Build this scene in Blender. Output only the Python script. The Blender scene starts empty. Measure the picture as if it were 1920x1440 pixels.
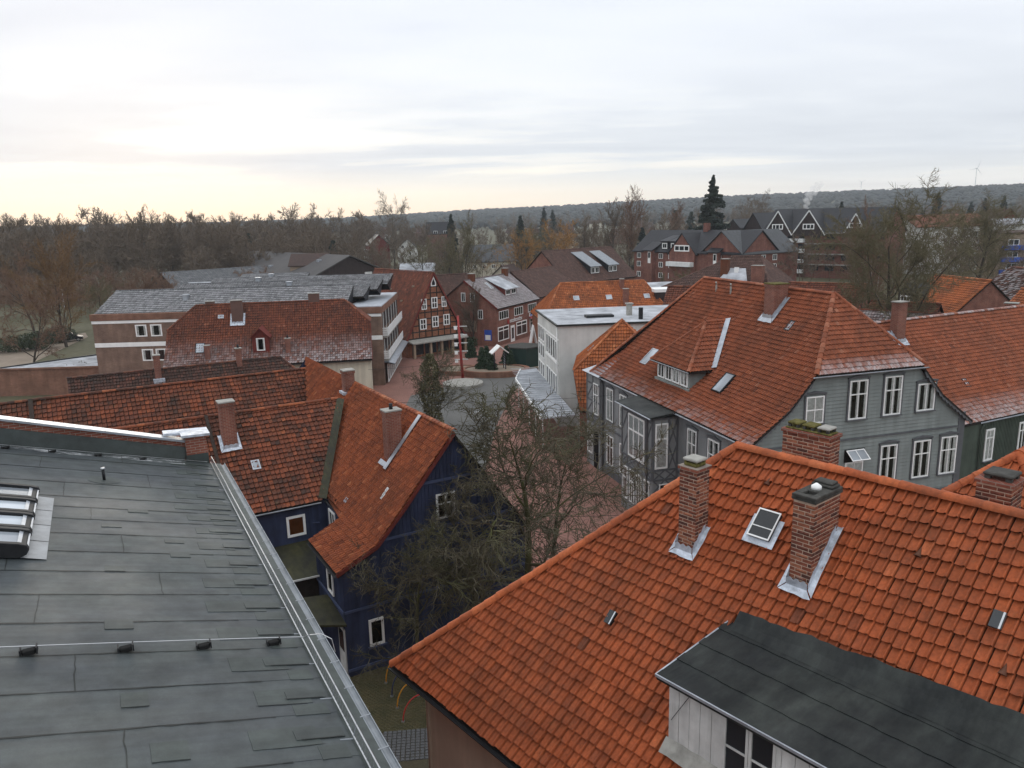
import bpy, math, random
import numpy as np
from mathutils import Matrix, Vector

# ------------------------------------------------------------------ camera
SC = bpy.context.scene
EYE, FPX, PITCH, ROLL = 20.0, 1440.0, math.radians(12.2), 0.0234
_fw = Vector((0, math.cos(PITCH), -math.sin(PITCH)))
_u0 = Vector((0, math.sin(PITCH), math.cos(PITCH)))
_R = Vector((1, 0, 0)) * math.cos(ROLL) - _u0 * math.sin(ROLL)
_U = Vector((1, 0, 0)) * math.sin(ROLL) + _u0 * math.cos(ROLL)
cam = bpy.data.cameras.new('camera')
cam.sensor_width = 36.0
cam.lens = 36.0 * FPX / 1920.0
cam.clip_start, cam.clip_end = 0.1, 20000
cam_ob = bpy.data.objects.new('camera', cam)
SC.collection.objects.link(cam_ob)
cam_ob.matrix_world = Matrix(((_R.x, _U.x, -_fw.x, 0), (_R.y, _U.y, -_fw.y, 0), (_R.z, _U.z, -_fw.z, EYE), (0, 0, 0, 1)))
SC.camera = cam_ob

# ------------------------------------------------------------------ light
SUN_AZ, SUN_EL = math.radians(-26), math.radians(7)
W = bpy.data.worlds.new('World'); SC.world = W; W.use_nodes = True
def build_world():
    nt = W.node_tree; N = nt.nodes; L = nt.links; N.clear()
    def nd(t, **k):
        n = N.new(t)
        for a, b in k.items(): setattr(n, a, b)
        return n
    def mth(op, a, b=None, clamp=False):
        n = nd('ShaderNodeMath', operation=op, use_clamp=clamp)
        for i, v in enumerate((a, b)):
            if v is None: continue
            if isinstance(v, (int, float)): n.inputs[i].default_value = v
            else: L.new(v, n.inputs[i])
        return n.outputs[0]
    def ramp(f, stops):
        n = nd('ShaderNodeValToRGB'); e = n.color_ramp.elements
        while len(e) < len(stops): e.new(0.5)
        for i, (p, c) in enumerate(stops): e[i].position = p; e[i].color = (*c, 1)
        L.new(f, n.inputs[0]); return n.outputs[0]
    def mix(f, a, b, t='MIX'):
        n = nd('ShaderNodeMix', data_type='RGBA', blend_type=t)
        if isinstance(f, (int, float)): n.inputs[0].default_value = f
        else: L.new(f, n.inputs[0])
        for i, v in ((6, a), (7, b)):
            if isinstance(v, tuple): n.inputs[i].default_value = (*v, 1)
            else: L.new(v, n.inputs[i])
        return n.outputs[2]
    out = nd('ShaderNodeOutputWorld'); bg = nd('ShaderNodeBackground'); L.new(bg.outputs[0], out.inputs[0])
    sky = nd('ShaderNodeTexSky', sky_type='NISHITA', sun_disc=False, sun_elevation=SUN_EL, sun_rotation=SUN_AZ)
    skyc = mix(1.0, sky.outputs[0], (0.08, 0.08, 0.08), 'MULTIPLY')
    tc = nd('ShaderNodeTexCoord'); sep = nd('ShaderNodeSeparateXYZ'); L.new(tc.outputs['Generated'], sep.inputs[0])
    x, y, z = sep.outputs
    zc = mth('MAXIMUM', z, 0.0)
    # cloud deck: direction projected on a high plane, stretched across the view
    k = mth('ADD', zc, 0.045)
    cx, cy = mth('DIVIDE', x, k), mth('DIVIDE', y, k)
    cmb = nd('ShaderNodeCombineXYZ'); L.new(mth('MULTIPLY', cx, 0.62), cmb.inputs[0]); L.new(cy, cmb.inputs[1])
    n1 = nd('ShaderNodeTexNoise'); n1.inputs['Scale'].default_value = 0.30; n1.inputs['Detail'].default_value = 4; n1.inputs['Roughness'].default_value = 0.5; n1.inputs['Distortion'].default_value = 0.5
    L.new(cmb.outputs[0], n1.inputs['Vector'])
    n2 = nd('ShaderNodeTexNoise'); n2.inputs['Scale'].default_value = 1.6; n2.inputs['Detail'].default_value = 5; n2.inputs['Roughness'].default_value = 0.55
    L.new(cmb.outputs[0], n2.inputs['Vector'])
    cloud = mth('ADD', mth('MULTIPLY', n1.outputs[0], 0.84), mth('MULTIPLY', n2.outputs[0], 0.16))
    # grey deck, brighter towards the zenith (overcast sky)
    deck = ramp(zc, [(0.0, (.73, .76, .80)), (0.10, (.765, .80, .855)), (0.26, (.83, .87, .945)), (0.6, (1.08, 1.12, 1.19)), (1.0, (1.36, 1.40, 1.46))])
    mod = ramp(cloud, [(0.32, (.84, .85, .875)), (0.5, (1.0, 1.0, 1.0)), (0.68, (1.10, 1.09, 1.07))])
    deck = mix(1.0, deck, mod, 'MULTIPLY')
    # thin bright gap over the horizon towards the low sun
    sd = mth('ADD', mth('MULTIPLY', x, math.sin(SUN_AZ)), mth('MULTIPLY', y, math.cos(SUN_AZ)))
    sunw = ramp(sd, [(0.0, (.18,) * 3), (0.66, (.34,) * 3), (0.82, (.72,) * 3), (0.93, (1,) * 3)])
    low = ramp(zc, [(0.0, (1,) * 3), (0.05, (.95,) * 3), (0.11, (.75,) * 3), (0.16, (.28,) * 3), (0.22, (0,) * 3)])
    rift = ramp(cloud, [(0.485, (0,) * 3), (0.585, (1,) * 3)])
    bot = ramp(zc, [(0.0, (1,) * 3), (0.032, (.9,) * 3), (0.066, (0,) * 3)])
    r2 = mth('MAXIMUM', rift, mth('MULTIPLY', bot, 1.0))
    g = mth('MULTIPLY', mth('MULTIPLY', sunw, low), r2, True)
    glow = ramp(zc, [(0.0, (1.13, .92, .68)), (0.045, (1.20, 1.09, .90)), (0.12, (1.08, 1.075, 1.04)), (0.25, (.98, 1.0, 1.02))])
    c = mix(g, deck, glow)
    c = mix(0.06, c, skyc)
    L.new(c, bg.inputs[0]); bg.inputs[1].default_value = 1.17
build_world()
sun = bpy.data.lights.new('sun', 'SUN'); sun.energy = 0.7; sun.angle = math.radians(18); sun.color = (1.0, .90, .76)
sun_ob = bpy.data.objects.new('sun', sun); SC.collection.objects.link(sun_ob)
_sd = Vector((math.sin(SUN_AZ) * math.cos(SUN_EL), math.cos(SUN_AZ) * math.cos(SUN_EL), math.sin(SUN_EL)))
sun_ob.rotation_euler = (-_sd).to_track_quat('-Z', 'Y').to_euler()
sun_ob.location = (-60, 120, 60)
vs = SC.view_settings
vs.view_transform = 'Standard'; vs.look = 'None'; vs.exposure = 0.0; vs.gamma = 1.0; vs.use_curve_mapping = False
SC.cycles.max_bounces = 5; SC.cycles.diffuse_bounces = 3; SC.cycles.glossy_bounces = 2; SC.cycles.transparent_max_bounces = 8; SC.cycles.transmission_bounces = 3
SC.cycles.volume_bounces = 2; SC.cycles.use_denoising = True

# ------------------------------------------------------------------ helpers
COL = SC.collection
rnd = random.Random(7)
NPR = np.random.RandomState(11)
MATS = {}

def tag(o, label=None, cat=None, group=None, kind=None):
    if label: o['label'] = label
    if cat: o['category'] = cat
    if group: o['group'] = group
    if kind: o['kind'] = kind
    return o

def empty(name, loc=(0, 0, 0), rz=0.0, label=None, cat=None, group=None, parent=None):
    o = bpy.data.objects.new(name, None); COL.objects.link(o)
    o.location = loc; o.rotation_euler = (0, 0, rz); o.empty_display_size = 0.3
    o.parent = parent
    return tag(o, label, cat, group)

def link(name, me, parent=None, M=None):
    o = bpy.data.objects.new(name, me); COL.objects.link(o); o.parent = parent
    if M is not None: o.matrix_local = M
    return o

def np_mesh(name, V, Q, mat, attrs=None, smooth=None):
    """V (n,3) floats, Q (m,4) or (m,3) ints"""
    V = np.asarray(V, np.float32); Q = np.asarray(Q, np.int32)
    me = bpy.data.meshes.new(name)
    me.vertices.add(len(V)); me.vertices.foreach_set('co', V.ravel())
    m, k = Q.shape
    me.loops.add(m * k); me.loops.foreach_set('vertex_index', Q.ravel())
    me.polygons.add(m)
    me.polygons.foreach_set('loop_start', np.arange(0, m * k, k, dtype=np.int32))
    me.polygons.foreach_set('loop_total', np.full(m, k, np.int32))
    if smooth is not None: me.polygons.foreach_set('use_smooth', np.broadcast_to(np.asarray(smooth, bool), m).copy())
    me.update(calc_edges=True)
    for a, v in (attrs or {}).items():
        at = me.attributes.new(a, 'FLOAT', 'POINT'); at.data.foreach_set('value', np.asarray(v, np.float32))
    if mat: me.materials.append(mat)
    return me

def rotz(a): return Matrix.Rotation(a, 4, 'Z')
def fr(x, y, z=0.0, a=0.0): return Matrix.Translation((x, y, z)) @ rotz(a)
def az2rz(az): return math.radians(90.0 - az)

class MB:
    """collects faces into one mesh"""
    def __init__(s, M=None): s.v, s.f, s.M = [], [], M
    def add(s, pts, faces):
        b = len(s.v)
        for p in pts:
            p = Vector(p)
            s.v.append(tuple(s.M @ p) if s.M else tuple(p))
        s.f += [tuple(i + b for i in f) for f in faces]
        return s
    def poly(s, pts): return s.add(pts, [tuple(range(len(pts)))])
    def box(s, x0, x1, y0, y1, z0, z1):
        return s.add([(x0, y0, z0), (x1, y0, z0), (x1, y1, z0), (x0, y1, z0), (x0, y0, z1), (x1, y0, z1), (x1, y1, z1), (x0, y1, z1)],
                     [(0, 3, 2, 1), (4, 5, 6, 7), (0, 1, 5, 4), (1, 2, 6, 5), (2, 3, 7, 6), (3, 0, 4, 7)])
    def prism(s, pts, vec):
        n = len(pts); v = Vector(vec); q = [Vector(p) for p in pts]
        return s.add(q + [p + v for p in q], [tuple(reversed(range(n))), tuple(range(n, 2 * n))] + [(i, (i + 1) % n, n + (i + 1) % n, n + i) for i in range(n)])
    def bar(s, a, b, w, h, up=(0, 0, 1)):
        a, b = Vector(a), Vector(b); d = (b - a).normalized(); u = Vector(up)
        r = d.cross(u)
        if r.length < 1e-4: r = d.cross(Vector((1, 0, 0)))
        r.normalize(); u = r.cross(d)
        c = []
        for p in (a, b):
            for i, j in ((-1, -1), (1, -1), (1, 1), (-1, 1)): c.append(p + r * (i * w / 2) + u * (j * h / 2))
        return s.add(c, [(3, 2, 1, 0), (4, 5, 6, 7), (0, 1, 5, 4), (1, 2, 6, 5), (2, 3, 7, 6), (3, 0, 4, 7)])
    def tube(s, pts, r, n=6, caps=True):
        pts = [Vector(p) for p in pts]; m = len(pts); rr = r if isinstance(r, (list, tuple)) else [r] * m
        ring = []; prev = None
        for i, p in enumerate(pts):
            d = (pts[min(i + 1, m - 1)] - pts[max(i - 1, 0)]).normalized()
            ref = prev if prev is not None else (Vector((0, 0, 1)) if abs(d.z) < .9 else Vector((1, 0, 0)))
            x = d.cross(ref)
            if x.length < 1e-4: x = d.cross(Vector((0, 1, 0)))
            x.normalize(); y = x.cross(d); prev = y
            ring += [p + (x * math.cos(2 * math.pi * k / n) + y * math.sin(2 * math.pi * k / n)) * rr[i] for k in range(n)]
        f = []
        for i in range(m - 1):
            for k in range(n):
                a, b = i * n + k, i * n + (k + 1) % n
                f.append((a, b, b + n, a + n))
        if caps: f += [tuple(reversed(range(n))), tuple(range((m - 1) * n, m * n))]
        return s.add(ring, f)
    def cyl(s, c, r, z0, z1, n=16, r1=None):
        r1 = r if r1 is None else r1
        return s.tube([(c[0], c[1], z0), (c[0], c[1], z1)], [r, r1], n)
    def build(s, name, mat, parent=None, smooth=False, kind=None, label=None, bevel=0.0, M=None):
        me = bpy.data.meshes.new(name); me.from_pydata(s.v, [], s.f); me.update()
        if mat: me.materials.append(mat)
        if smooth: me.polygons.foreach_set('use_smooth', [True] * len(me.polygons))
        o = link(name, me, parent, M)
        if bevel:
            b = o.modifiers.new('bevel', 'BEVEL'); b.width = bevel; b.segments = 1; b.limit_method = 'ANGLE'
        return tag(o, label, kind=kind)

# ------------------------------------------------------------------ materials
class NT:
    def __init__(s, name, rough=0.8, spec=0.3):
        s.m = bpy.data.materials.new(name); s.m.use_nodes = True; s.t = s.m.node_tree
        s.N, s.L = s.t.nodes, s.t.links; s.b = s.N['Principled BSDF']
        s.b.inputs['Roughness'].default_value = rough; s.b.inputs['Specular IOR Level'].default_value = spec
        s._c = None
    def nd(s, t, **k):
        n = s.N.new(t)
        for a, b in k.items(): setattr(n, a, b)
        return n
    def put(s, sock, v):
        if isinstance(v, (int, float)): sock.default_value = v
        elif isinstance(v, tuple): sock.default_value = (*v, 1) if len(v) == 3 and len(sock.default_value) == 4 else v
        else: s.L.new(v, sock)
    def co(s, which='Object'):
        if s._c is None: s._c = s.nd('ShaderNodeTexCoord')
        return s._c.outputs[which]
    def noise(s, scale, detail=3, rough=.55, vec=None, dist=0.0):
        n = s.nd('ShaderNodeTexNoise'); n.inputs['Scale'].default_value = scale; n.inputs['Detail'].default_value = detail
        n.inputs['Roughness'].default_value = rough; n.inputs['Distortion'].default_value = dist
        s.L.new(vec if vec is not None else s.co(), n.inputs['Vector']); return n.outputs[0]
    def mapv(s, scale=(1, 1, 1), loc=(0, 0, 0), rot=(0, 0, 0), vec=None):
        n = s.nd('ShaderNodeMapping'); n.inputs['Scale'].default_value = scale; n.inputs['Location'].default_value = loc; n.inputs['Rotation'].default_value = rot
        s.L.new(vec if vec is not None else s.co(), n.inputs['Vector']); return n.outputs[0]
    def ramp(s, f, stops, interp='LINEAR'):
        n = s.nd('ShaderNodeValToRGB'); n.color_ramp.interpolation = interp; e = n.color_ramp.elements
        while len(e) < len(stops): e.new(0.5)
        for i, (p, c) in enumerate(stops):
            e[i].position = p; e[i].color = (*((c,) * 3 if isinstance(c, (int, float)) else c), 1)
        s.L.new(f, n.inputs[0]); return n.outputs[0]
    def mix(s, f, a, b, t='MIX'):
        n = s.nd('ShaderNodeMix', data_type='RGBA', blend_type=t); s.put(n.inputs[0], f); s.put(n.inputs[6], a); s.put(n.inputs[7], b); return n.outputs[2]
    def math(s, op, a, b=0.0, clamp=False):
        n = s.nd('ShaderNodeMath', operation=op, use_clamp=clamp); s.put(n.inputs[0], a); s.put(n.inputs[1], b); return n.outputs[0]
    def attr(s, name): n = s.nd('ShaderNodeAttribute', attribute_name=name); return n.outputs['Fac']
    def objrand(s): return s.nd('ShaderNodeObjectInfo').outputs['Random']
    def bump(s, h, strength=.3, dist=.02):
        n = s.nd('ShaderNodeBump'); n.inputs['Strength'].default_value = strength; n.inputs['Distance'].default_value = dist
        s.put(n.inputs['Height'], h); s.L.new(n.outputs[0], s.b.inputs['Normal'])
    def col(s, c): s.put(s.b.inputs['Base Color'], c); return s
    def rough(s, r): s.put(s.b.inputs['Roughness'], r); return s
    def done(s): MATS[s.m.name] = s.m; return s.m

def m_plain(name, c, rough=.8, var=.25, scale=2.0, spec=.3, metal=0.0, bump=.15, bscale=30.0, streak=0.0):
    """one paint or stone with blotches, fine grain and weather streaks"""
    t = NT(name, rough, spec); t.b.inputs['Metallic'].default_value = metal
    n = t.ramp(t.noise(scale, 5, .6), [(.3, 1 - var), (.7, 1 + var * .6)])
    col = t.mix(1.0, c, n, 'MULTIPLY')
    if streak:
        st = t.ramp(t.noise(1.0, 4, .6, t.mapv((2.2, 2.2, .22))), [(.42, 1 - streak), (.62, 1.0)])
        col = t.mix(1.0, col, st, 'MULTIPLY')
    t.col(col)
    if bump: t.bump(t.noise(bscale, 3), bump, .01)
    return t.done()

def m_tile(name, stops, stain=(.04, .035, .03), stain_amt=.55, stain_scale=.8, moss=0.0, rough=.68, frostcol=(.56, .55, .56), spec=.16):
    t = NT(name, rough, spec)
    tint = t.attr('tint')
    wp = t.nd('ShaderNodeNewGeometry').outputs['Position']
    c = t.ramp(tint, stops)
    c = t.mix(1.0, c, t.ramp(t.noise(1.0, 4, .6, t.mapv((1.7, 1.7, .28), vec=wp)), [(.34, .80), (.60, 1.10)]), 'MULTIPLY')
    g = t.noise(14, 3, .6, vec=wp)
    c = t.mix(1.0, c, t.ramp(g, [(.25, .72), (.75, 1.22)]), 'MULTIPLY')
    big = t.noise(stain_scale, 5, .65, vec=wp, dist=.4)
    sm = t.noise(5.5, 4, .7, vec=wp)
    f = t.ramp(t.math('ADD', t.math('MULTIPLY', big, .65), t.math('MULTIPLY', sm, .35)), [(.42, 0.0), (.62, stain_amt)])
    f = t.math('MULTIPLY', f, t.ramp(tint, [(0.0, 1.0), (1.0, .55)]))
    c = t.mix(f, c, stain)
    if moss:
        mo = t.ramp(t.noise(2.4, 6, .72, vec=wp), [(.58, 0.0), (.70, moss)]); c = t.mix(mo, c, (.10, .095, .04))
    li = t.ramp(t.noise(26, 2, .5, vec=wp), [(.74, 0.0), (.79, .30)]); c = t.mix(li, c, (.34, .28, .20))
    fz = t.math('MULTIPLY', t.attr('frost'), t.ramp(t.noise(7.0, 5, .75), [(.30, .25), (.60, 1.0)]), True)
    c = t.mix(fz, c, frostcol)
    t.col(c); t.bump(t.noise(45, 3), .25, .006)
    return t.done()

def m_brick(name, c1, c2, mortar, scale=1.0, axis='xz', var=.3):
    """far brickwork: fine relief only"""
    t = NT(name, .85, .2)
    rot = {'xz': (math.pi / 2, 0, 0), 'yz': (math.pi / 2, 0, math.pi / 2)}
    b = t.nd('ShaderNodeTexBrick'); b.inputs['Scale'].default_value = 1.0
    b.inputs['Brick Width'].default_value = .25 * scale; b.inputs['Row Height'].default_value = .077 * scale; b.inputs['Mortar Size'].default_value = .007 * scale
    b.inputs['Color1'].default_value = (*c1, 1); b.inputs['Color2'].default_value = (*c2, 1); b.inputs['Mortar'].default_value = (*mortar, 1)
    # use x+y along the wall so every side of a box gets courses
    sp = t.nd('ShaderNodeSeparateXYZ'); t.L.new(t.co(), sp.inputs[0])
    cm = t.nd('ShaderNodeCombineXYZ'); t.L.new(t.math('ADD', sp.outputs[0], sp.outputs[1]), cm.inputs[0]); t.L.new(sp.outputs[2], cm.inputs[1])
    t.L.new(cm.outputs[0], b.inputs['Vector'])
    c = t.mix(1.0, b.outputs['Color'], t.ramp(t.noise(.7, 5, .6), [(.3, 1 - var), (.7, 1 + var * .5)]), 'MULTIPLY')
    st = t.ramp(t.noise(1.0, 4, .6, t.mapv((1.5, 1.5, .2))), [(.42, .8), (.62, 1.0)])
    t.col(t.mix(1.0, c, st, 'MULTIPLY')); t.bump(b.outputs['Fac'], -.25, .01)
    return t.done()

def m_glass(name, tintc=(.012, .014, .016), rough=.04):
    t = NT(name, rough, .5)
    t.col(t.mix(t.ramp(t.noise(.35, 2), [(.4, 0.0), (.65, 1.0)]), tintc, tuple(c * 2.6 for c in tintc)))
    t.b.inputs['IOR'].default_value = 1.5
    t.bump(t.noise(1.3, 2), .03, .02)
    return t.done()

def m_clear(name):
    t = NT(name, .03, .5); t.N.remove(t.b)
    gl = t.nd('ShaderNodeBsdfGlossy'); gl.inputs['Roughness'].default_value = .03
    tr = t.nd('ShaderNodeBsdfTransparent'); tr.inputs[0].default_value = (.92, .94, .94, 1)
    fz = t.nd('ShaderNodeFresnel'); fz.inputs[0].default_value = 1.5
    mx = t.nd('ShaderNodeMixShader'); t.L.new(t.math('MULTIPLY', fz.outputs[0], 1.5, True), mx.inputs[0]); t.L.new(tr.outputs[0], mx.inputs[1]); t.L.new(gl.outputs[0], mx.inputs[2])
    t.L.new(mx.outputs[0], t.N['Material Output'].inputs[0])
    return t.done()

# terracotta families ----------------------------------------------------
m_tile('tile_near', [(0.0, (.11, .046, .028)), (.12, (.20, .060, .030)), (.40, (.32, .078, .029)), (.65, (.39, .096, .034)), (.93, (.45, .118, .042)), (1.0, (.46, .14, .06))], stain=(.095, .048, .030), stain_amt=.55, stain_scale=.30, moss=.18)
m_tile('tile_villa', [(0.0, (.12, .042, .027)), (.3, (.23, .066, .032)), (.8, (.31, .092, .042)), (1.0, (.33, .14, .085))], stain=(.10, .048, .032), stain_amt=.6, stain_scale=.3)
m_tile('tile_blue', [(0.0, (.10, .034, .020)), (.3, (.22, .058, .026)), (.8, (.32, .090, .036)), (1.0, (.40, .15, .07))], stain=(.075, .038, .026), stain_amt=.55, stain_scale=.35)
m_tile('tile_old', [(0.0, (.045, .028, .022)), (.35, (.125, .043, .026)), (.75, (.235, .066, .030)), (1.0, (.36, .11, .045))], stain=(.034, .027, .022), stain_amt=.95, stain_scale=.45, moss=.35)
m_tile('tile_dark', [(0.0, (.035, .027, .023)), (.5, (.075, .038, .029)), (.85, (.13, .05, .034)), (1.0, (.20, .08, .045))], stain=(.028, .025, .022), stain_amt=.75, stain_scale=.5, moss=.5)
m_tile('tile_redbrown', [(0.0, (.065, .027, .020)), (.4, (.145, .046, .028)), (.8, (.215, .066, .034)), (1.0, (.30, .12, .07))], stain=(.045, .028, .022), stain_amt=.75, stain_scale=.3, moss=.25)
m_tile('tile_orange', [(0.0, (.15, .048, .022)), (.3, (.33, .096, .034)), (.8, (.44, .13, .043)), (1.0, (.52, .20, .085))], stain=(.085, .042, .026), stain_amt=.75, stain_scale=.5, moss=.2)
m_tile('tile_brown', [(0.0, (.070, .043, .036)), (.5, (.105, .058, .046)), (1.0, (.15, .088, .07))], stain=(.045, .036, .032), stain_amt=.5, stain_scale=.25)
m_tile('tile_greyred', [(0.0, (.10, .075, .07)), (.5, (.14, .10, .095)), (1.0, (.20, .155, .145))], stain=(.06, .05, .05), stain_amt=.5, stain_scale=.2)
m_tile('tile_grey', [(0.0, (.085, .088, .092)), (.5, (.135, .138, .142)), (1.0, (.20, .205, .21))], stain=(.06, .062, .065), stain_amt=.5, stain_scale=.2)
m_tile('tile_slate', [(0.0, (.028, .028, .032)), (.5, (.042, .042, .047)), (1.0, (.065, .065, .07))], stain=(.02, .02, .022), stain_amt=.5, stain_scale=.15, rough=.5)

m_plain('deck', (.022, .018, .015), .9, .3, 3)
m_plain('zinc', (.42, .45, .49), .42, .25, 3, .5, .55, .1)
m_plain('zinc_dull', (.25, .27, .29), .55, .25, 3, .5, .4, .1)
m_plain('tile_slate2', (.075, .07, .068), .75, .12, .3, .2, bump=.1, bscale=3)
m_plain('lead', (.50, .54, .60), .5, .45, 6, .5, .25, .35, 12)
m_plain('steel', (.50, .51, .52), .35, .15, 4, .5, .8, .05)
m_plain('black_metal', (.018, .019, .021), .6, .3, 4, .25)
m_plain('white_paint', (.84, .84, .82), .5, .08, 2, .4, bump=.05)
m_plain('old_white', (.66, .66, .64), .6, .16, 3, .3, bump=.2, streak=.22)
m_plain('wall_beige', (.56, .44, .35), .85, .10, .8, .2, bump=.2, bscale=60, streak=.12)
m_plain('wall_grey', (.245, .255, .258), .75, .12, .7, .25, bump=.12, streak=.14)
m_plain('wall_board', (.235, .262, .252), .7, .14, .7, .25, bump=.12, streak=.14)
m_plain('trim_grey', (.115, .12, .128), .65, .15, 1.5, .3, bump=.08, streak=.10)
m_plain('wall_blue', (.038, .050, .104), .7, .30, .9, .3, bump=.15, streak=.38)
m_plain('trim_blue', (.062, .080, .15), .65, .2, 1.2, .3)
m_plain('wall_green', (.075, .095, .075), .75, .2, 1.0, .25, streak=.2)
m_plain('wall_white', (.62, .62, .59), .85, .22, .30, .2, streak=.07)
m_plain('wall_cream', (.58, .53, .42), .85, .12, .4, .2, streak=.15)
m_plain('wall_tan', (.33, .25, .18), .85, .15, .4, .2, streak=.15)
m_plain('wall_darkwood', (.045, .032, .030), .8, .25, 1.2, .25, streak=.2)
m_plain('timber', (.035, .028, .024), .8, .3, 3, .2)
m_plain('fibre_brown', (.13, .075, .06), .75, .12, 1.5, .25)
m_plain('concrete', (.33, .32, .29), .9, .3, 4, .2, bump=.3)
m_plain('concrete_dark', (.062, .060, .054), .9, .5, 5, .2, bump=.4)
m_plain('moss', (.125, .11, .038), 1.0, .6, 9, .1, bump=.7, bscale=60)
m_plain('cap_snow', (.70, .71, .70), .8, .15, 6, .2)
m_plain('curtain', (.80, .80, .77), .9, .25, 5, .1)
m_plain('dark_inside', (.012, .010, .010), .9, .4, 1.2, .1, bump=0)  # dark colour of flat sheets standing in for unlit rooms and openings
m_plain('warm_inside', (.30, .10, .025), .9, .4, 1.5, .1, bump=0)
m_plain('kerb', (.30, .28, .26), .9, .25, 3, .2)
m_plain('red_paint', (.30, .025, .022), .55, .2, 2, .4)
m_plain('wood_red', (.16, .030, .022), .75, .25, 2, .3, streak=.2)
m_plain('green_booth', (.012, .035, .028), .55, .25, 1.5, .4)
m_plain('balcony_white', (.78, .79, .78), .6, .1, 1.5, .3, streak=.1)
m_plain('balcony_blue', (.035, .09, .40), .55, .1, 1.5, .3)
m_plain('snow_roof', (.40, .415, .44), .8, .5, .55, .25, bump=.3, bscale=6)
m_plain('car_dark', (.02, .02, .024), .25, .1, 2, .5, .2, 0)
m_plain('car_blue', (.10, .16, .24), .25, .1, 2, .5, .2, 0)
m_plain('car_red', (.35, .02, .02), .3, .1, 2, .5, .1, 0)
m_plain('rubber', (.015, .015, .015), .9, .1, 4, .2)
m_plain('hoop_yellow', (.62, .27, .025), .45, .1, 2, .4)
m_plain('hoop_red', (.46, .035, .03), .45, .1, 2, .4)
m_plain('hoop_blue', (.035, .045, .11), .45, .1, 2, .4)
m_plain('smoke_white', (.8, .8, .8), 1.0, .1)
m_brick('brick_red', (.20, .062, .042), (.27, .095, .062), (.30, .25, .21))
m_brick('brick_far', (.19, .065, .048), (.24, .09, .065), (.24, .17, .14), 2.0)
m_brick('brick_brown', (.20, .125, .090), (.245, .155, .115), (.26, .20, .17), 1.5)
m_brick('brick_fascia', (.22, .10, .065), (.26, .13, .085), (.22, .16, .13), 1.5)
m_brick('infill', (.24, .075, .035), (.33, .115, .055), (.30, .22, .17), 1.5)
m_glass('glass')
m_glass('glass_sky_tint', (.20, .22, .24), .08)  # pale base colour paints in the sky's reflection on tilted panes
m_clear('clear_glass')

def m_brickpiece():
    t = NT('brick_piece', .85, .25)
    c = t.ramp(t.attr('tint'), [(0.0, (.065, .036, .03)), (.3, (.15, .050, .034)), (.7, (.24, .080, .047)), (1.0, (.32, .13, .075))])
    c = t.mix(1.0, c, t.ramp(t.noise(18, 4, .65), [(.3, .65), (.7, 1.25)]), 'MULTIPLY')
    e = t.ramp(t.noise(3.2, 4, .7, vec=t.co('Object')), [(.60, 0.0), (.74, .45)])
    t.col(t.mix(e, c, (.36, .30, .26))); t.bump(t.noise(60, 3), .4, .006)
    return t.done()
m_brickpiece()
m_plain('mortar', (.46, .34, .26), .95, .25, 8, .15, bump=.4, bscale=80)

def m_bitumen(name, base, tintc, wet=.0):
    t = NT(name, .62, .5 - wet)
    sx = t.mapv((1, 1, 1))
    c = t.mix(t.ramp(t.noise(.7, 6, .7, t.mapv((1.6, .7, 1))), [(.38, 0.0), (.66, 1.0)]), base, tintc)
    c = t.mix(1.0, c, t.ramp(t.noise(2.6, 5, .65), [(.3, .72), (.7, 1.28)]), 'MULTIPLY')
    c = t.mix(1.0, c, t.ramp(t.noise(170, 2, .5), [(.25, .7), (.75, 1.35)]), 'MULTIPLY')
    str_ = t.ramp(t.noise(1.0, 4, .6, t.mapv((6.0, .45, 1))), [(.35, .84), (.65, 1.1)])
    c = t.mix(1.0, c, str_, 'MULTIPLY')
    t.col(t.mix(t.objrand(), c, t.mix(1.0, c, (1.12, 1.14, 1.10), 'MULTIPLY')))
    t.rough(t.ramp(t.noise(.5, 4, .6), [(.35, .52), (.65, .70)]))
    t.bump(t.noise(230, 2), .35, .004)
    return t.done()
m_bitumen('bitumen', (.041, .048, .053), (.054, .063, .062), .12)
m_bitumen('bitumen_green', (.039, .048, .047), (.042, .051, .048), .12)
m_bitumen('bitumen_black', (.0095, .0115, .012), (.034, .038, .035), .25)
m_bitumen('bitumen_mossy', (.020, .020, .015), (.045, .043, .018), .25)

def m_ground(name, c1, c2, scale=.3, fine=40, rough=.9, bump=.3, spec=.25):
    t = NT(name, rough, spec)
    c = t.mix(t.ramp(t.noise(scale, 6, .65), [(.35, 0.0), (.65, 1.0)]), c1, c2)
    c = t.mix(1.0, c, t.ramp(t.noise(fine, 3, .6), [(.25, .75), (.75, 1.2)]), 'MULTIPLY')
    t.col(c); t.bump(t.noise(fine, 3), bump, .02)
    return t.done()
m_ground('asphalt', (.095, .094, .089), (.14, .138, .13), .12, 25)
m_ground('grass_ground', (.075, .070, .035), (.105, .098, .060), .05, 1.2)
m_ground('field', (.07, .066, .045), (.12, .11, .075), .01, .4)
m_ground('soil', (.05, .042, .03), (.075, .065, .04), .4, 12)
m_ground('gravel_path', (.20, .16, .12), (.26, .21, .16), .3, 20)
m_ground('hill_wood', (.034, .038, .036), (.046, .047, .042), .006, .05)
m_ground('sett_grey', (.085, .088, .092), (.15, .15, .15), 1.2, 30)
m_ground('sett_moss', (.060, .058, .028), (.105, .088, .045), 1.0, 30)
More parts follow.
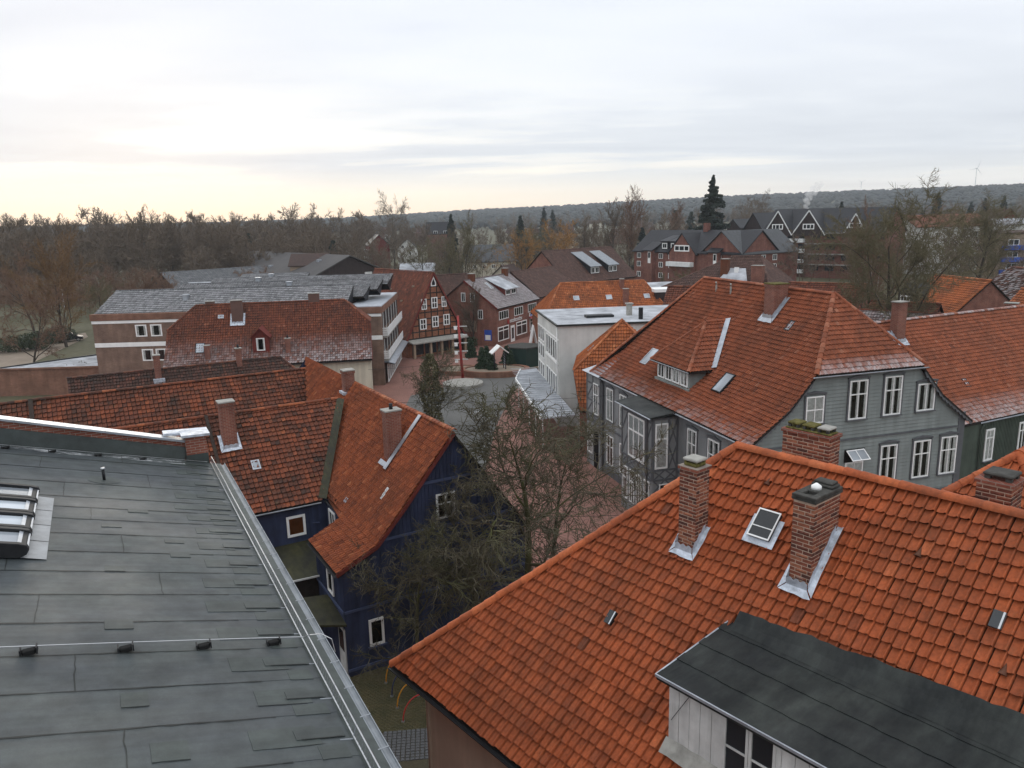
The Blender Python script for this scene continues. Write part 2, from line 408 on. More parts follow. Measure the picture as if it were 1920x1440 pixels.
def m_paving():
    t = NT('paving_red', .8, .3)
    b = t.nd('ShaderNodeTexBrick'); b.inputs['Scale'].default_value = 1.0; b.inputs['Brick Width'].default_value = .21; b.inputs['Row Height'].default_value = .105; b.inputs['Mortar Size'].default_value = .006
    b.inputs['Color1'].default_value = (.235, .110, .086, 1); b.inputs['Color2'].default_value = (.29, .140, .110, 1); b.inputs['Mortar'].default_value = (.13, .09, .07, 1)
    t.L.new(t.mapv((1, 1, 1), rot=(0, 0, .6)), b.inputs['Vector'])
    c = t.mix(1.0, b.outputs['Color'], t.ramp(t.noise(.18, 5, .65), [(.3, .72), (.7, 1.15)]), 'MULTIPLY')
    t.col(c); t.bump(b.outputs['Fac'], -.2, .01); return t.done()
m_paving()

def m_bark(name, c1, c2, moss=0.0):
    t = NT(name, .95, .15)
    c = t.mix(t.ramp(t.noise(1.4, 4, .65), [(.35, 0.0), (.65, 1.0)]), c1, c2)
    if moss: c = t.mix(t.ramp(t.noise(.55, 4, .65), [(.48, 0.0), (.64, moss)]), c, (.075, .085, .022))
    t.col(c); return t.done()
m_bark('bark', (.080, .070, .048), (.125, .110, .076), .45)
m_bark('bark_moss', (.055, .050, .032), (.090, .080, .050), .75)
m_bark('bark_dark', (.050, .042, .036), (.080, .066, .052))
m_bark('twig_brown', (.125, .095, .070), (.165, .128, .094))
m_bark('twig_red', (.15, .092, .063), (.20, .125, .088))
m_bark('twig_orange', (.26, .14, .05), (.33, .185, .07))
m_bark('twig_rust', (.16, .094, .046), (.21, .125, .062))
m_bark('twig_olive', (.12, .105, .062), (.155, .135, .080))
m_bark('birch', (.42, .40, .37), (.18, .16, .14))
def m_leaf(name, c1, c2):
    t = NT(name, .6, .35); t.col(t.mix(t.objrand(), t.mix(t.ramp(t.noise(1.3, 3), [(.35, 0.0), (.65, 1.0)]), c1, c2), c2)); return t.done()
m_leaf('conifer', (.016, .026, .018), (.028, .042, .028))
m_leaf('conifer_blue', (.022, .032, .028), (.036, .050, .042))
m_leaf('ivy', (.075, .070, .030), (.13, .115, .058))
m_leaf('hedge', (.024, .036, .016), (.045, .058, .026))
m_leaf('xmas', (.018, .042, .022), (.035, .062, .030))
M = MATS
# ------------------------------------------------------------------ roofs
class Slope:
    """one roof slope in its house's local frame. fr_: slope frame (x along the eave, y inward, outward = -y);
    prof: [(y, z)] from eave up; left/right: [(arc, u)] boundary of the slope"""
    def __init__(s, fr_, prof, left, right):
        s.F = fr_; s.prof = prof
        p = np.array(prof, float); seg = np.linalg.norm(np.diff(p, axis=0), axis=1)
        s.S = np.concatenate([[0], np.cumsum(seg)]); s.py, s.pz = p[:, 0], p[:, 1]
        s.len = s.S[-1]; s.left, s.right = left, right; s.sag = .016; s.ph = (len(prof) * 1.7 + prof[-1][1] * 3.1) % 6.28
        s.R = np.array(fr_.to_3x3()); s.T = np.array(fr_.translation)
    def umin(s, a): return np.interp(a, [q[0] for q in s.left], [q[1] for q in s.left])
    def umax(s, a): return np.interp(a, [q[0] for q in s.right], [q[1] for q in s.right])
    def arc_at_z(s, z): return float(np.interp(z, s.pz, s.S))
    def pos(s, u, a, h):
        u, a, h = np.broadcast_arrays(np.asarray(u, float), np.asarray(a, float), np.asarray(h, float))
        y = np.interp(a, s.S, s.py); z = np.interp(a, s.S, s.pz)
        i = np.clip(np.searchsorted(s.S, a, 'right') - 1, 0, len(s.S) - 2)
        dy = (s.py[i + 1] - s.py[i]); dz = (s.pz[i + 1] - s.pz[i]); l = np.hypot(dy, dz)
        over = np.maximum(a - s.len, 0); under = np.minimum(a, 0)
        y = y + (over + under) * dy / l; z = z + (over + under) * dz / l
        h = h + s.sag * (np.sin(.83 * u + 1.1 * a + s.ph) + np.sin(.37 * u - .74 * a + 2.1 * s.ph) + .6 * np.sin(2.3 * u + .5 * a)) * np.clip(a / 1.2, 0, 1) * np.clip((s.len - a) / 1.0, 0, 1)
        y = y - h * dz / l; z = z + h * dy / l
        P = np.stack([u, y, z], -1)
        return P @ s.R.T + s.T
    def pt(s, u, a, h=0.0): return Vector(s.pos(u, a, h).tolist())

_PROF = {}
def tile_profile(k, style):
    if (k, style) not in _PROF:
        x = np.linspace(0, 1, k + 1)
        # pan rising to a roll whose outer edge drops over the next tile
        if k >= 8: x = np.array([0, .10, .26, .46, .66, .77, .84, .895, .905]); h = np.array([.20, .06, 0, .10, .46, .86, 1.0, .80, -.5])
        else: x = np.array([0, .28, .66, .87, .90]); h = np.array([.28, 0, .55, 1.0, -.4])
        if style == 'wave': h = h * .85
        _PROF[(k, style)] = (x, h)
    return _PROF[(k, style)]

def tile_arrays(sl, tw, th, seed=0, k=4, style='roll', amp=.03, lift=.03, thick=.025, frost=None, jit=.006, u0=None, tvar=.15):
    rs = np.random.RandomState(seed)
    px, ph = tile_profile(k, style); k = len(px) - 1
    n = max(1, int(math.ceil(sl.len / th - .25)))
    allu = [q[1] for q in sl.left] + [q[1] for q in sl.right]
    ua, ub = min(allu), max(allu)
    if u0 is None: u0 = ua
    nc = int(math.ceil((ub - u0) / tw)) + 1
    I, J = np.meshgrid(np.arange(n), np.arange(nc), indexing='ij'); I = I.ravel(); J = J.ravel()
    a0 = I * th; a1 = np.minimum(a0 + th * 1.10, sl.len + .02); ul = u0 + J * tw
    lo = np.minimum(sl.umin(a0), sl.umin(np.minimum(a1, sl.len))); hi = np.maximum(sl.umax(a0), sl.umax(np.minimum(a1, sl.len)))
    keep = (ul + tw > lo + .02) & (ul < hi - .02)
    I, J, a0, a1, ul = I[keep], J[keep], a0[keep], a1[keep], ul[keep]
    T = len(I)
    tint = np.clip(rs.normal(.55, tvar, T), .12, .97); odd = rs.rand(T); tint = np.where(odd < .0015, .10, np.where(odd > .997, .95, tint))
    dz = (rs.rand(T) - .5) * jit * 2; du = (rs.rand(T) - .5) * jit * 1.5; da = (rs.rand(T) - .5) * jit * 3
    A0 = a0 + da
    U = (ul + du)[:, None] + px[None, :] * tw * 1.0
    rows = []
    for arc, hh in ((a1, ph[None, :] * amp + 0 * dz[:, None]), (A0, ph[None, :] * amp + lift + dz[:, None]), (A0, ph[None, :] * amp + lift - thick + dz[:, None])):
        A = np.broadcast_to(arc[:, None], U.shape)
        Ac = np.clip(A, 0, sl.len)
        Uc = np.clip(U, sl.umin(Ac), sl.umax(Ac))
        rows.append(sl.pos(Uc, A, np.broadcast_to(hh, U.shape)))
    V = np.stack(rows, 1)                      # T,3,k+1,3
    V = V.reshape(T, 3 * (k + 1), 3)
    # lip gets its own copy of the lower edge so the edge stays crisp
    V = np.concatenate([V, V[:, (k + 1):2 * (k + 1)]], 1)   # 4 rows: up, low, lipbottom, lowcopy
    c = np.arange(k); r = k + 1
    q1 = np.stack([r + c, r + c + 1, c + 1, c], 1)
    q2 = np.stack([2 * r + c, 2 * r + c + 1, 3 * r + c + 1, 3 * r + c], 1)
    Qt = np.concatenate([q1, q2])
    fz = np.zeros(T)
    if frost is not None:
        fz = np.clip(frost(ul + tw / 2, (a0 + th / 2) / sl.len, rs.rand(T)), 0, 1)
    cen = V.mean(1)
    return V, Qt, tint, fz, cen

def merge_tiles(parts):
    Vs, Qs, Ts, Fs = [], [], [], []; off = 0
    for V, Qt, tint, fz in parts:
        T, nv, _ = V.shape
        Vs.append(V.reshape(-1, 3)); Qs.append((Qt[None] + (np.arange(T) * nv)[:, None, None]).reshape(-1, 4) + off)
        Ts.append(np.repeat(tint, nv)); Fs.append(np.repeat(fz, nv)); off += T * nv
    return np.concatenate(Vs), np.concatenate(Qs), np.concatenate(Ts), np.concatenate(Fs)

def deck_mesh(slopes, sink=.025, thick=.13):
    mb = MB()
    for s in slopes:
        br = sorted(set([round(float(x), 4) for x in s.S] + [round(float(q[0]), 4) for q in s.left] + [round(float(q[0]), 4) for q in s.right]))
        br = [b for b in br if 0 <= b <= s.len + 1e-3]
        top = [(s.pt(s.umin(b), b, -sink), s.pt(s.umax(b), b, -sink)) for b in br]
        n = len(top); pts = []
        for l, r in top: pts += [l, r]
        dn = Vector((0, 0, -thick)); pts += [p + dn for p in pts]
        f = []
        for i in range(n - 1):
            a, b, c, d = 2 * i, 2 * i + 1, 2 * i + 3, 2 * i + 2; o = 2 * n
            f += [(a, b, c, d), (o + d, o + c, o + b, o + a), (a, d, o + d, o + a), (c, b, o + b, o + c)]
        f.append((1, 0, 2 * n, 2 * n + 1))
        mb.add(pts, f)
    return mb

def cap_arrays(p0, p1, r=.12, L=.38, seed=0, n=6, sag=.0):
    rs = np.random.RandomState(seed)
    p0, p1 = np.array(p0, float), np.array(p1, float); d = p1 - p0; ln = np.linalg.norm(d); d = d / ln
    m = max(1, int(round(ln / L))); st = ln / m
    side = np.cross(d, [0, 0, 1.]); side /= np.linalg.norm(side); up = np.cross(side, d)
    ang = np.linspace(-.15, math.pi + .15, n + 1)
    Vs = []
    for i in range(m):
        a = p0 + d * (i * st - .02); b = p0 + d * ((i + 1) * st + .02)
        j = (rs.rand(3) - .5) * .012
        ra, rb = r * 1.08, r * .90
        rows = []
        for c, q in ((a, ra), (b, rb), (a, ra - .025)):
            rows.append(c + j + q * (np.cos(ang)[:, None] * side + np.sin(ang)[:, None] * up * .8))
        rows.append(rows[0])
        Vs.append(np.concatenate(rows))
    V = np.array(Vs); c = np.arange(n); q = n + 1
    Qt = np.concatenate([np.stack([c, c + 1, q + c + 1, q + c], 1), np.stack([2 * q + c, 2 * q + c + 1, 3 * q + c + 1, 3 * q + c], 1)])
    return V, Qt, rs.rand(m) * .7 + .3, np.zeros(m)

def add_caps(parent, lines, mat, r=.12, L=.38, seed=0, name='ridge_tiles', n=6, frost=0.0, pieces=False):
    arr = [cap_arrays(a, b, r, L, seed + i, n) for i, (a, b) in enumerate(lines)]
    if frost: arr = [(V, Q, t, np.clip(np.random.RandomState(i).rand(len(t)) * frost * 1.6, 0, 1)) for i, (V, Q, t, f) in enumerate(arr)]
    if pieces:
        for V, Q, t, f in arr:
            for i in range(len(V)):
                nv = V.shape[1]
                me = np_mesh('ridge_tile', V[i], Q, M[mat], {'tint': np.full(nv, t[i]), 'frost': np.full(nv, f[i])}, smooth=True)
                link('ridge_tile', me, parent)
        return
    V, Q, t, f = merge_tiles(arr)
    o = link(name, np_mesh(name, V, Q, M[mat], {'tint': t, 'frost': f}, smooth=True), parent)
    return tag(o, kind='stuff')

def gable_slopes(w, d, prof, ov=.25, L=('gable',), R=('gable',)):
    """slopes of a roof with its ridge along x over a w x d plan; prof [(y,z)] eave..ridge for the front (back mirrored)"""
    yr, zr = prof[-1]
    def side(e, s, end):
        if e[0] == 'gable': return [(0, -ov), (s.len, -ov)]
        if e[0] == 'hip':   return [(0, prof[0][0]), (s.len, e[1])]
        if e[0] == 'half':
            a = s.arc_at_z(e[1]); return [(0, -ov), (a, -ov), (s.len, e[2])]
    out = {}
    tmp = Slope(Matrix.Identity(4), prof, [(0, 0)], [(0, 0)])
    lf, rf = side(L, tmp, 0), side(R, tmp, 1)
    mir = lambda b: [(a, w - u) for a, u in b]
    out['F'] = Slope(Matrix.Identity(4), prof, lf, mir(rf))
    out['B'] = Slope(fr(w, d, 0, math.pi), prof, rf, mir(lf))
    for key, e, f_ in (('L', L, fr(0, d, 0, -math.pi / 2)), ('R', R, fr(w, 0, 0, math.pi / 2))):
        if e[0] == 'hip':
            pr = [(prof[0][0], prof[0][1]), (e[1], zr)]
            out[key] = Slope(f_, pr, [(0, prof[0][0]), (math.hypot(pr[1][0] - pr[0][0], zr - pr[0][1]), d / 2)], [(0, d - prof[0][0]), (math.hypot(pr[1][0] - pr[0][0], zr - pr[0][1]), d / 2)])
        elif e[0] == 'half':
            hz, run = e[1], e[2]; yh = float(np.interp(hz, [p[1] for p in prof], [p[0] for p in prof]))
            pr = [(-ov - .02, hz), (run, zr)]; l_ = math.hypot(run + ov, zr - hz)
            out[key] = Slope(f_, pr, [(0, yh), (l_, d / 2)], [(0, d - yh), (l_, d / 2)])
    return out

def roof(root, slopes, tile, which=None, caps=(), name='roof', deckmat='deck', capmat=None, nparts=0, seed=1, pieces_caps=False, cap_r=.12, cap_frost=0.0, cap_L=.38):
    """deck + tiles. tile: dict(mat, tw, th, ...)"""
    ro = deck_mesh(slopes.values()).build(name, M[deckmat], root)
    arr, cens = [], []
    for i, (key, s) in enumerate(slopes.items()):
        if which and key not in which: continue
        kw = {q: v for q, v in tile.items() if q not in ('mat', 'frost')}
        fz = tile.get('frost'); fz = fz.get(key) if isinstance(fz, dict) else fz
        V, Q, t, f, c = tile_arrays(s, seed=seed * 17 + i, frost=fz, **kw)
        arr.append((V, Q, t, f)); cens.append(c)
    if nparts:
        V0, Q0, t0, f0 = arr[0]
        wc = (np.array(root.matrix_basis.to_3x3()) @ cens[0].T).T + np.array(root.location)
        rel = wc - np.array([0, 0, EYE]); dep = rel @ np.array(_fw); sx = (rel @ np.array(_R)) / dep * FPX; sy = -(rel @ np.array(_U)) / dep * FPX
        dist = np.linalg.norm(rel, axis=1) + np.where((abs(sx) > 950) | (abs(sy) > 700), 1000, 0)
        dist = dist + 1000 * tile_hidden(cens[0])
        sel = np.argsort(dist)[:nparts]
        for i in sel:
            c = cens[0][i]; nv = V0.shape[1]
            me = np_mesh('roof_tile', V0[i] - c, Q0, M[tile['mat']], {'tint': np.full(nv, t0[i]), 'frost': np.full(nv, f0[i])}, smooth=True)
            link('roof_tile', me, ro, Matrix.Translation(c))
        rest = np.setdiff1d(np.arange(len(t0)), sel); arr[0] = (V0[rest], Q0, t0[rest], f0[rest])
    if arr:
        V, Q, t, f = merge_tiles(arr)
        tag(link('roof_tiles', np_mesh('roof_tiles', V, Q, M[tile['mat']], {'tint': t, 'frost': f}, smooth=True), ro), kind='stuff')
    if caps: add_caps(ro, caps, capmat or tile['mat'], cap_r, seed=seed, pieces=pieces_caps, frost=cap_frost, L=cap_L)
    return ro
def tile_hidden(c): return np.zeros(len(c))

def gutter(root, a, b, mat='zinc', r=.075, name='gutter', n=5):
    a, b = Vector(a), Vector(b); d = (b - a).normalized(); s = d.cross(Vector((0, 0, 1))).normalized()
    mb = MB(); ring = []
    for p in (a, b):
        for q in (r, r - .012):
            for k in range(n + 1):
                t = math.pi + math.pi * k / n; ring.append(p + s * math.cos(t) * q + Vector((0, 0, math.sin(t) * q)))
    m = n + 1; f = []
    for k in range(n):
        f += [(k, k + 1, 2 * m + k + 1, 2 * m + k), (m + k + 1, m + k, 3 * m + k, 3 * m + k + 1)]
    f += [(0, 2 * m, 3 * m, m), (n, m + n, 3 * m + n, 2 * m + n)]
    mb.add(ring, f)
    return mb.build(name, M[mat], root)

# ------------------------------------------------------------------ walls
def body(root, w, d, prof, z0, mat, L=('gable',), R=('gable',), name='wall', drop=.06, inset=0.0):
    """outer walls of a gabled house following the roof profile"""
    pr = [(y, z - drop) for y, z in prof]
    ys = [p[0] for p in pr]; zs = [p[1] for p in pr]
    def zat(y): return float(np.interp(y, ys, zs))
    def end(e):
        if e[0] == 'hip': return [(0, zat(0)), (d, zat(0))]
        pts = [(0, zat(0))] + [p for p in pr if p[0] > 0]
        if e[0] == 'half':
            yh = float(np.interp(e[1] - drop, zs, ys)); pts = [p for p in pts if p[1] < e[1] - drop - .05] + [(yh, e[1] - drop)]
        back = [(d - y, z) for y, z in reversed(pts) if not (e[0] == 'gable' and abs(y - d / 2) < 1e-3)]
        return pts + back
    mb = MB()
    ze = zat(0)
    mb.poly([(0, 0, z0), (w, 0, z0), (w, 0, ze), (0, 0, ze)])
    mb.poly([(w, d, z0), (0, d, z0), (0, d, ze), (w, d, ze)])
    e = end(L); mb.poly([(0, 0, z0)] + [(0, y, z) for y, z in e] + [(0, d, z0)])
    e = end(R); mb.poly([(w, d, z0)] + [(w, y, z) for y, z in reversed(e)] + [(w, 0, z0)])
    return mb.build(name, M[mat], root)

def sidef(w, d, side, off=0.0):
    return {'F': fr(0, -off, 0, 0), 'R': fr(w + off, 0, 0, math.pi / 2), 'L': fr(-off, d, 0, -math.pi / 2), 'B': fr(w, d + off, 0, math.pi)}[side]

def window(root, F, u0, z0, u1, z1, cols=2, rows=(1.0,), fw=.07, bar=.045, mat='white_paint', glass='clear_glass', curtain=0.0, sill=None, hood=None, depth=.06, inside='dark_inside', name='window', label=None):
    """frame with its glazing bars (part); panes, curtains, sill and hood are sub-parts. F: wall frame, outward -y"""
    w, h = u1 - u0, z1 - z0
    f = MB(F @ Matrix.Translation((u0, 0, z0)))
    f.box(0, fw, -depth, 0, 0, h); f.box(w - fw, w, -depth, 0, 0, h)
    f.box(fw, w - fw, -depth, 0, 0, fw); f.box(fw, w - fw, -depth, 0, h - fw, h)
    b2 = bar / 2
    for i in range(1, cols):
        x = w * i / cols; f.box(x - b2, x + b2, -depth + .008, 0, fw, h - fw)
    acc = 0
    for r in rows[:-1]:
        acc += r; z = h * acc / sum(rows)
        xs = [fw] + [w * i / cols for i in range(1, cols)] + [w - fw]
        for i in range(cols):
            f.box(xs[i] + (b2 if i else 0), xs[i + 1] - (b2 if i < cols - 1 else 0), -depth + .004, 0, z - b2 * 1.3, z + b2 * 1.3)
    wo = f.build(name, M[mat], root, label=label)
    T = F @ Matrix.Translation((u0, 0, z0))
    if glass == 'clear_glass':
        q = MB(T); q.poly([(fw, -.004, fw), (w - fw, -.004, fw), (w - fw, -.004, h - fw), (fw, -.004, h - fw)]); q.build('inside_backing', M[inside], wo)
        if curtain:
            if .2 < curtain < .45: curtain = rnd.choice([.22, .34, .38, .42, .5])
            c = MB(T); cw = (w - 2 * fw) / cols
            for i in range(cols):
                a, b = fw + cw * i, fw + cw * (i + 1)
                lw = cw * curtain * rnd.uniform(.75, 1.15)
                n = 5
                for (s0, s1) in (((a, a + lw), (b - lw, b)) if curtain < .45 else ((a, b),)):
                    for j in range(n):
                        xa, xb = s0 + (s1 - s0) * j / n, s0 + (s1 - s0) * (j + 1) / n
                        ya, yb = (-.010, -.016) if j % 2 else (-.016, -.010)
                        c.poly([(xa, ya, fw), (xb, yb, fw), (xb, yb, h - fw), (xa, ya, h - fw)])
            c.build('curtain', M['curtain'], wo)
        g = MB(T); g.poly([(fw, -.026, fw), (w - fw, -.026, fw), (w - fw, -.026, h - fw), (fw, -.026, h - fw)]); g.build('pane', M[glass], wo)
    else:
        g = MB(T); g.poly([(fw, -.02, fw), (w - fw, -.02, fw), (w - fw, -.02, h - fw), (fw, -.02, h - fw)]); g.build('pane', M[glass], wo)
    if sill:
        s_ = MB(T); s_.box(-.09, w + .09, -.13, 0, -.07, -.005); s_.build('sill', M[sill], wo)
    if hood:
        k = MB(T); k.box(-.10, -.012, -.05, 0, -.02, h + .10); k.box(w + .012, w + .10, -.05, 0, -.02, h + .10)
        k.box(-.14, w + .14, -.07, 0, h + .102, h + .17)
        k.prism([(-.16, -.10, h + .172), (w + .16, -.10, h + .172), (w / 2, -.10, h + .31)], (0, .10, 0)); k.build('window_hood', M[hood], wo)
    return wo

def chimney(root, x, y, w, d, z0, z1, mat='brick_red', flash=True, pots=0, cap='concrete', label=None, name='chimney', slope=1.0, crown=True):
    """mid-distance chimney with a corbelled head, a slab and a lead apron"""
    mb = MB(); mb.box(x, x + w, y, y + d, z0, z1)
    if crown: mb.box(x - .04, x + w + .04, y - .04, y + d + .04, z1 - .16, z1 + .002)
    c = mb.build(name, M[mat], root, label=label)
    k = MB(); k.box(x - .06, x + w + .06, y - .06, y + d + .06, z1 + .004, z1 + .07); k.build('cap', M[cap], c)
    if pots:
        p = MB()
        for i in range(pots): p.tube([(x + w * (i + .5) / pots, y + d / 2, z1 + .07), (x + w * (i + .5) / pots, y + d / 2, z1 + .35)], [.10, .09], 8)
        p.build('pot', M['black_metal'], c, smooth=True)
    return c

def flashing(root, x0, x1, y0, y1, sl, mat='lead', wdt=.10, up=.12, name='flashing'):
    """lead apron round a chimney on slope sl (slope frame = house frame)"""
    def arc(y): return float(np.interp(y, sl.py, sl.S))
    mb = MB(); H = .14
    P = lambda u, y, h: sl.pt(u, arc(y), h)
    n = 6
    def strip(pts_in, pts_out):
        for i in range(len(pts_in) - 1): mb.poly([pts_out[i], pts_out[i + 1], pts_in[i + 1], pts_in[i]])
    for (ua, ya, ub, yb, ou, oy) in ((x0, y0, x1, y0, 0, -1), (x1, y0, x1, y1, 1, 0), (x0, y0, x0, y1, -1, 0), (x0, y1, x1, y1, 0, .6)):
        inn, out, top = [], [], []
        for i in range(n + 1):
            t = i / n; u, y = ua + (ub - ua) * t, ya + (yb - ya) * t
            eu = wdt * ou + ((t - .5) * 2 * wdt if ou == 0 else 0); ey = wdt * oy + ((t - .5) * 2 * wdt * (.8) if oy == 0 else 0)
            j = rnd.uniform(-.012, .012)
            inn.append(P(u + ou * .012, y + oy * .012, H)); out.append(P(u + eu + j, y + ey + j, H - .01 + rnd.uniform(0, .004)))
            top.append(Vector(inn[-1]) + Vector((0, 0, up + (.05 if (i % 2) else 0))))
        strip(inn, out); strip(top, inn)
    return mb.build(name, M[mat], root)

def roof_window(root, sl, u, a, w, h, up=.07, frame='black_metal', glass='glass_sky_tint', name='roof_window', label=None):
    """tilted skylight lying on slope sl, lower edge at arc a"""
    mb = MB(); t = .06
    def bx(u0, u1, a0, a1, h0, h1, m):
        p = [sl.pt(x, y, z) for z in (h0, h1) for x, y in ((u0, a0), (u1, a0), (u1, a1), (u0, a1))]
        m.add(p, [(0, 3, 2, 1), (4, 5, 6, 7), (0, 1, 5, 4), (1, 2, 6, 5), (2, 3, 7, 6), (3, 0, 4, 7)])
    bx(u, u + t, a, a + h, .0, up, mb); bx(u + w - t, u + w, a, a + h, .0, up, mb)
    bx(u + t, u + w - t, a, a + t, .0, up, mb); bx(u + t, u + w - t, a + h - t, a + h, .0, up, mb)
    o = mb.build(name, M[frame], root, label=label)
    g = MB(); bx(u + t, u + w - t, a + t, a + h - t, .01, up - .02, g); g.build('pane', M[glass], o)
    return o

def half_timber(root, F, width_at, z0, z1, nx, nz, mat='timber', t=.14, dep=.03, braces=True, seed=0, name='timber_frame'):
    """posts, rails and braces, each its own piece; width_at(z) -> (u0,u1)"""
    rs = random.Random(seed)
    zs = [z0 + (z1 - z0) * i / nz for i in range(nz + 1)]
    fo = None
    def piece(a, b, nm, d_=dep):
        nonlocal fo
        m = MB(F); m.bar((a[0], -d_ / 2, a[1]), (b[0], -d_ / 2, b[1]), d_, t, up=(1, 0, 0) if abs(a[0] - b[0]) < abs(a[1] - b[1]) else (0, 0, 1))
        o = m.build(nm, M[mat], fo if fo else root)
        return o
    f0 = MB(F); u0, u1 = width_at(zs[0]); f0.box(u0, u1, -dep - .006, 0, zs[0] - t / 2, zs[0] + t / 2)
    fo = f0.build(name, M[mat], root)
    for i, z in enumerate(zs):
        if i:
            u0, u1 = width_at(z)
            if u1 - u0 > .4: piece((u0, z), (u1, z), 'rail', dep + .004)
    for i in range(nz):
        za, zb = zs[i], zs[i + 1]; u0, u1 = width_at(za); v0, v1 = width_at(zb)
        n = max(2, nx)
        L_, R_ = width_at(zs[0])
        for k in range(n + 1):
            u = L_ + (R_ - L_) * k / n
            if u < v0 - .05 or u > v1 + .05: continue
            u = min(max(u, v0 + t / 2), v1 - t / 2)
            piece((u, za), (u, zb), 'post')
        if braces and i % 2 == 0:
            w_ = (R_ - L_) / n
            if v1 - v0 > 3 * w_:
                piece((v0 + .1, za), (v0 + w_ * .9, zb), 'brace', dep - .004); piece((v1 - .1, za), (v1 - w_ * .9, zb), 'brace', dep - .004)
    return fo
# ------------------------------------------------------------------ survey helper: plan point seen at photo pixel (x, y) at height z
def G(px, py, z=0.0):
    r = _fw + _R * ((px - 960) / FPX) - _U * ((py - 720) / FPX)
    t = (z - EYE) / r.z
    return Vector((r.x * t, r.y * t, z))
def GD(px, dist, z=0.0):
    """plan point in the direction of photo column px at a given distance"""
    r = _fw + _R * ((px - 960) / FPX) - _U * ((400 - 720) / FPX)
    l = math.hypot(r.x, r.y); return Vector((r.x / l * dist, r.y / l * dist, z))

# ------------------------------------------------------------------ ground
def sheet(name, pts, mat, kind='structure', z=None):
    mb = MB(); mb.poly([(p[0], p[1], p[2] if z is None else z) for p in pts]); o = mb.build(name, M[mat], None, kind=kind); return o

def terrain_h(x, y):
    r = np.hypot(x, y)
    az = np.degrees(np.arctan2(x, y))
    rise = np.clip((r - 140) / 140, 0, 1) * np.clip((az - 2) / 12, 0, 1) * 3.2
    hillA = np.interp(az, [-60, -20, -12, -2, 4, 8, 14, 18, 22, 27, 34, 60], [10, 16, 24, 36, 40, 44, 49, 53, 55, 57, 60, 54])
    f = np.clip((r - 650) / 1750, 0, 1); f = f * f * (3 - 2 * f)
    return rise + hillA * f + np.sin(x * .004 + y * .003) * 2.2 * np.clip((r - 400) / 600, 0, 1)

def build_ground():
    rr = np.concatenate([[0], np.geomspace(12, 6500, 60)]); aa = np.radians(np.linspace(-180, 180, 145))
    Rr, Aa = np.meshgrid(rr, aa, indexing='ij'); X, Y = Rr * np.sin(Aa), Rr * np.cos(Aa)
    Z = terrain_h(X, Y) - .02
    V = np.stack([X, Y, Z], -1).reshape(-1, 3); n = len(aa); i, j = np.meshgrid(np.arange(len(rr) - 1), np.arange(n - 1), indexing='ij'); a = (i * n + j).ravel()
    Q = np.stack([a, a + n, a + n + 1, a + 1], 1)
    tag(link('ground', np_mesh('ground', V, Q, M['grass_ground'], smooth=True)), kind='structure')
build_ground()
# market square and lanes
sheet('paving', [(-60, 20), (-16, 12), (16, 12), (34, 24), (30, 60), (24, 140), (10, 175), (-12, 160), (-18, 120), (-17, 96), (-52, 92), (-60, 60)], 'paving_red', z=.0)
street = sheet('street', [G(*p) for p in ((756, 770), (770, 742), (872, 716), (905, 702), (965, 688), (1012, 655), (1030, 650), (1012, 690), (985, 712), (958, 742), (930, 800), (905, 900), (880, 1010), (840, 1090), (770, 1090), (770, 900))], 'asphalt', z=.006)
sheet('garden_soil', [(-34, 20), (-9, 22), (-9, 29.5), (-13, 40), (-34, 38)], 'soil', z=.006)

# courtyard setts between the houses
def build_courtyard():
    base = sheet('courtyard', [G(*p) for p in ((600, 1250), (700, 1220), (830, 1180), (900, 1230), (900, 1440), (830, 1500), (640, 1500))], 'soil', z=.008)
    o = G(735, 1372); dx = (G(806, 1366) - o).normalized(); dy = Vector((-dx.y, dx.x, 0))
    rs = random.Random(3)
    meshes = []
    for k in range(6):
        mb = MB(); a, b, h = .085 + rs.uniform(-.006, .004), .075 + rs.uniform(-.006, .004), .035
        q = [(-a, -b), (a, -b + rs.uniform(-.006, .006)), (a + rs.uniform(-.008, .004), b), (-a, b + rs.uniform(-.006, .006))]
        mb.add([(x, y, 0) for x, y in q] + [(x * .86, y * .86, h) for x, y in q], [(4, 5, 6, 7), (0, 1, 5, 4), (1, 2, 6, 5), (2, 3, 7, 6), (3, 0, 4, 7)])
        me = bpy.data.meshes.new('sett'); me.from_pydata(mb.v, [], mb.f); me.materials.append(M['sett_grey']); meshes.append(me)
    rz = math.atan2(dx.y, dx.x)
    for i in range(13):
        for j in range(11):
            p = o + dx * (i * .185 - .25) - dy * (j * .165 + .08)
            ob = link('sett', rs.choice(meshes), base); ob.location = (p.x, p.y, .010 + rs.uniform(-.006, .006)); ob.rotation_euler = (rs.uniform(-.04, .04), rs.uniform(-.04, .04), rz + rs.uniform(-.05, .05))
    # mossy pavers, too many and too small to pick apart
    V, Q = [], []
    for i in range(-14, 34):
        for j in range(0, 44):
            p = o + dx * ((i + (j % 2) * .5) * .205) + dy * (j * .105 + .03)
            a, b = .097, .048; z = .010 + rs.uniform(0, .01); t = len(V)
            for (x, y, zz) in ((-a, -b, z), (a, -b, z), (a, b, z), (-a, b, z), (-a * .92, -b * .86, z + .03), (a * .92, -b * .86, z + .03), (a * .92, b * .86, z + .03), (-a * .92, b * .86, z + .03)):
                w = p + dx * x + dy * y; V.append((w.x, w.y, zz))
            Q += [(t + 4, t + 5, t + 6, t + 7), (t, t + 1, t + 5, t + 4), (t + 1, t + 2, t + 6, t + 5), (t + 2, t + 3, t + 7, t + 6), (t + 3, t, t + 4, t + 7)]
    tag(link('mossy_pavers', np_mesh('mossy_pavers', V, Q, M['sett_moss']), base), kind='stuff')
build_courtyard()

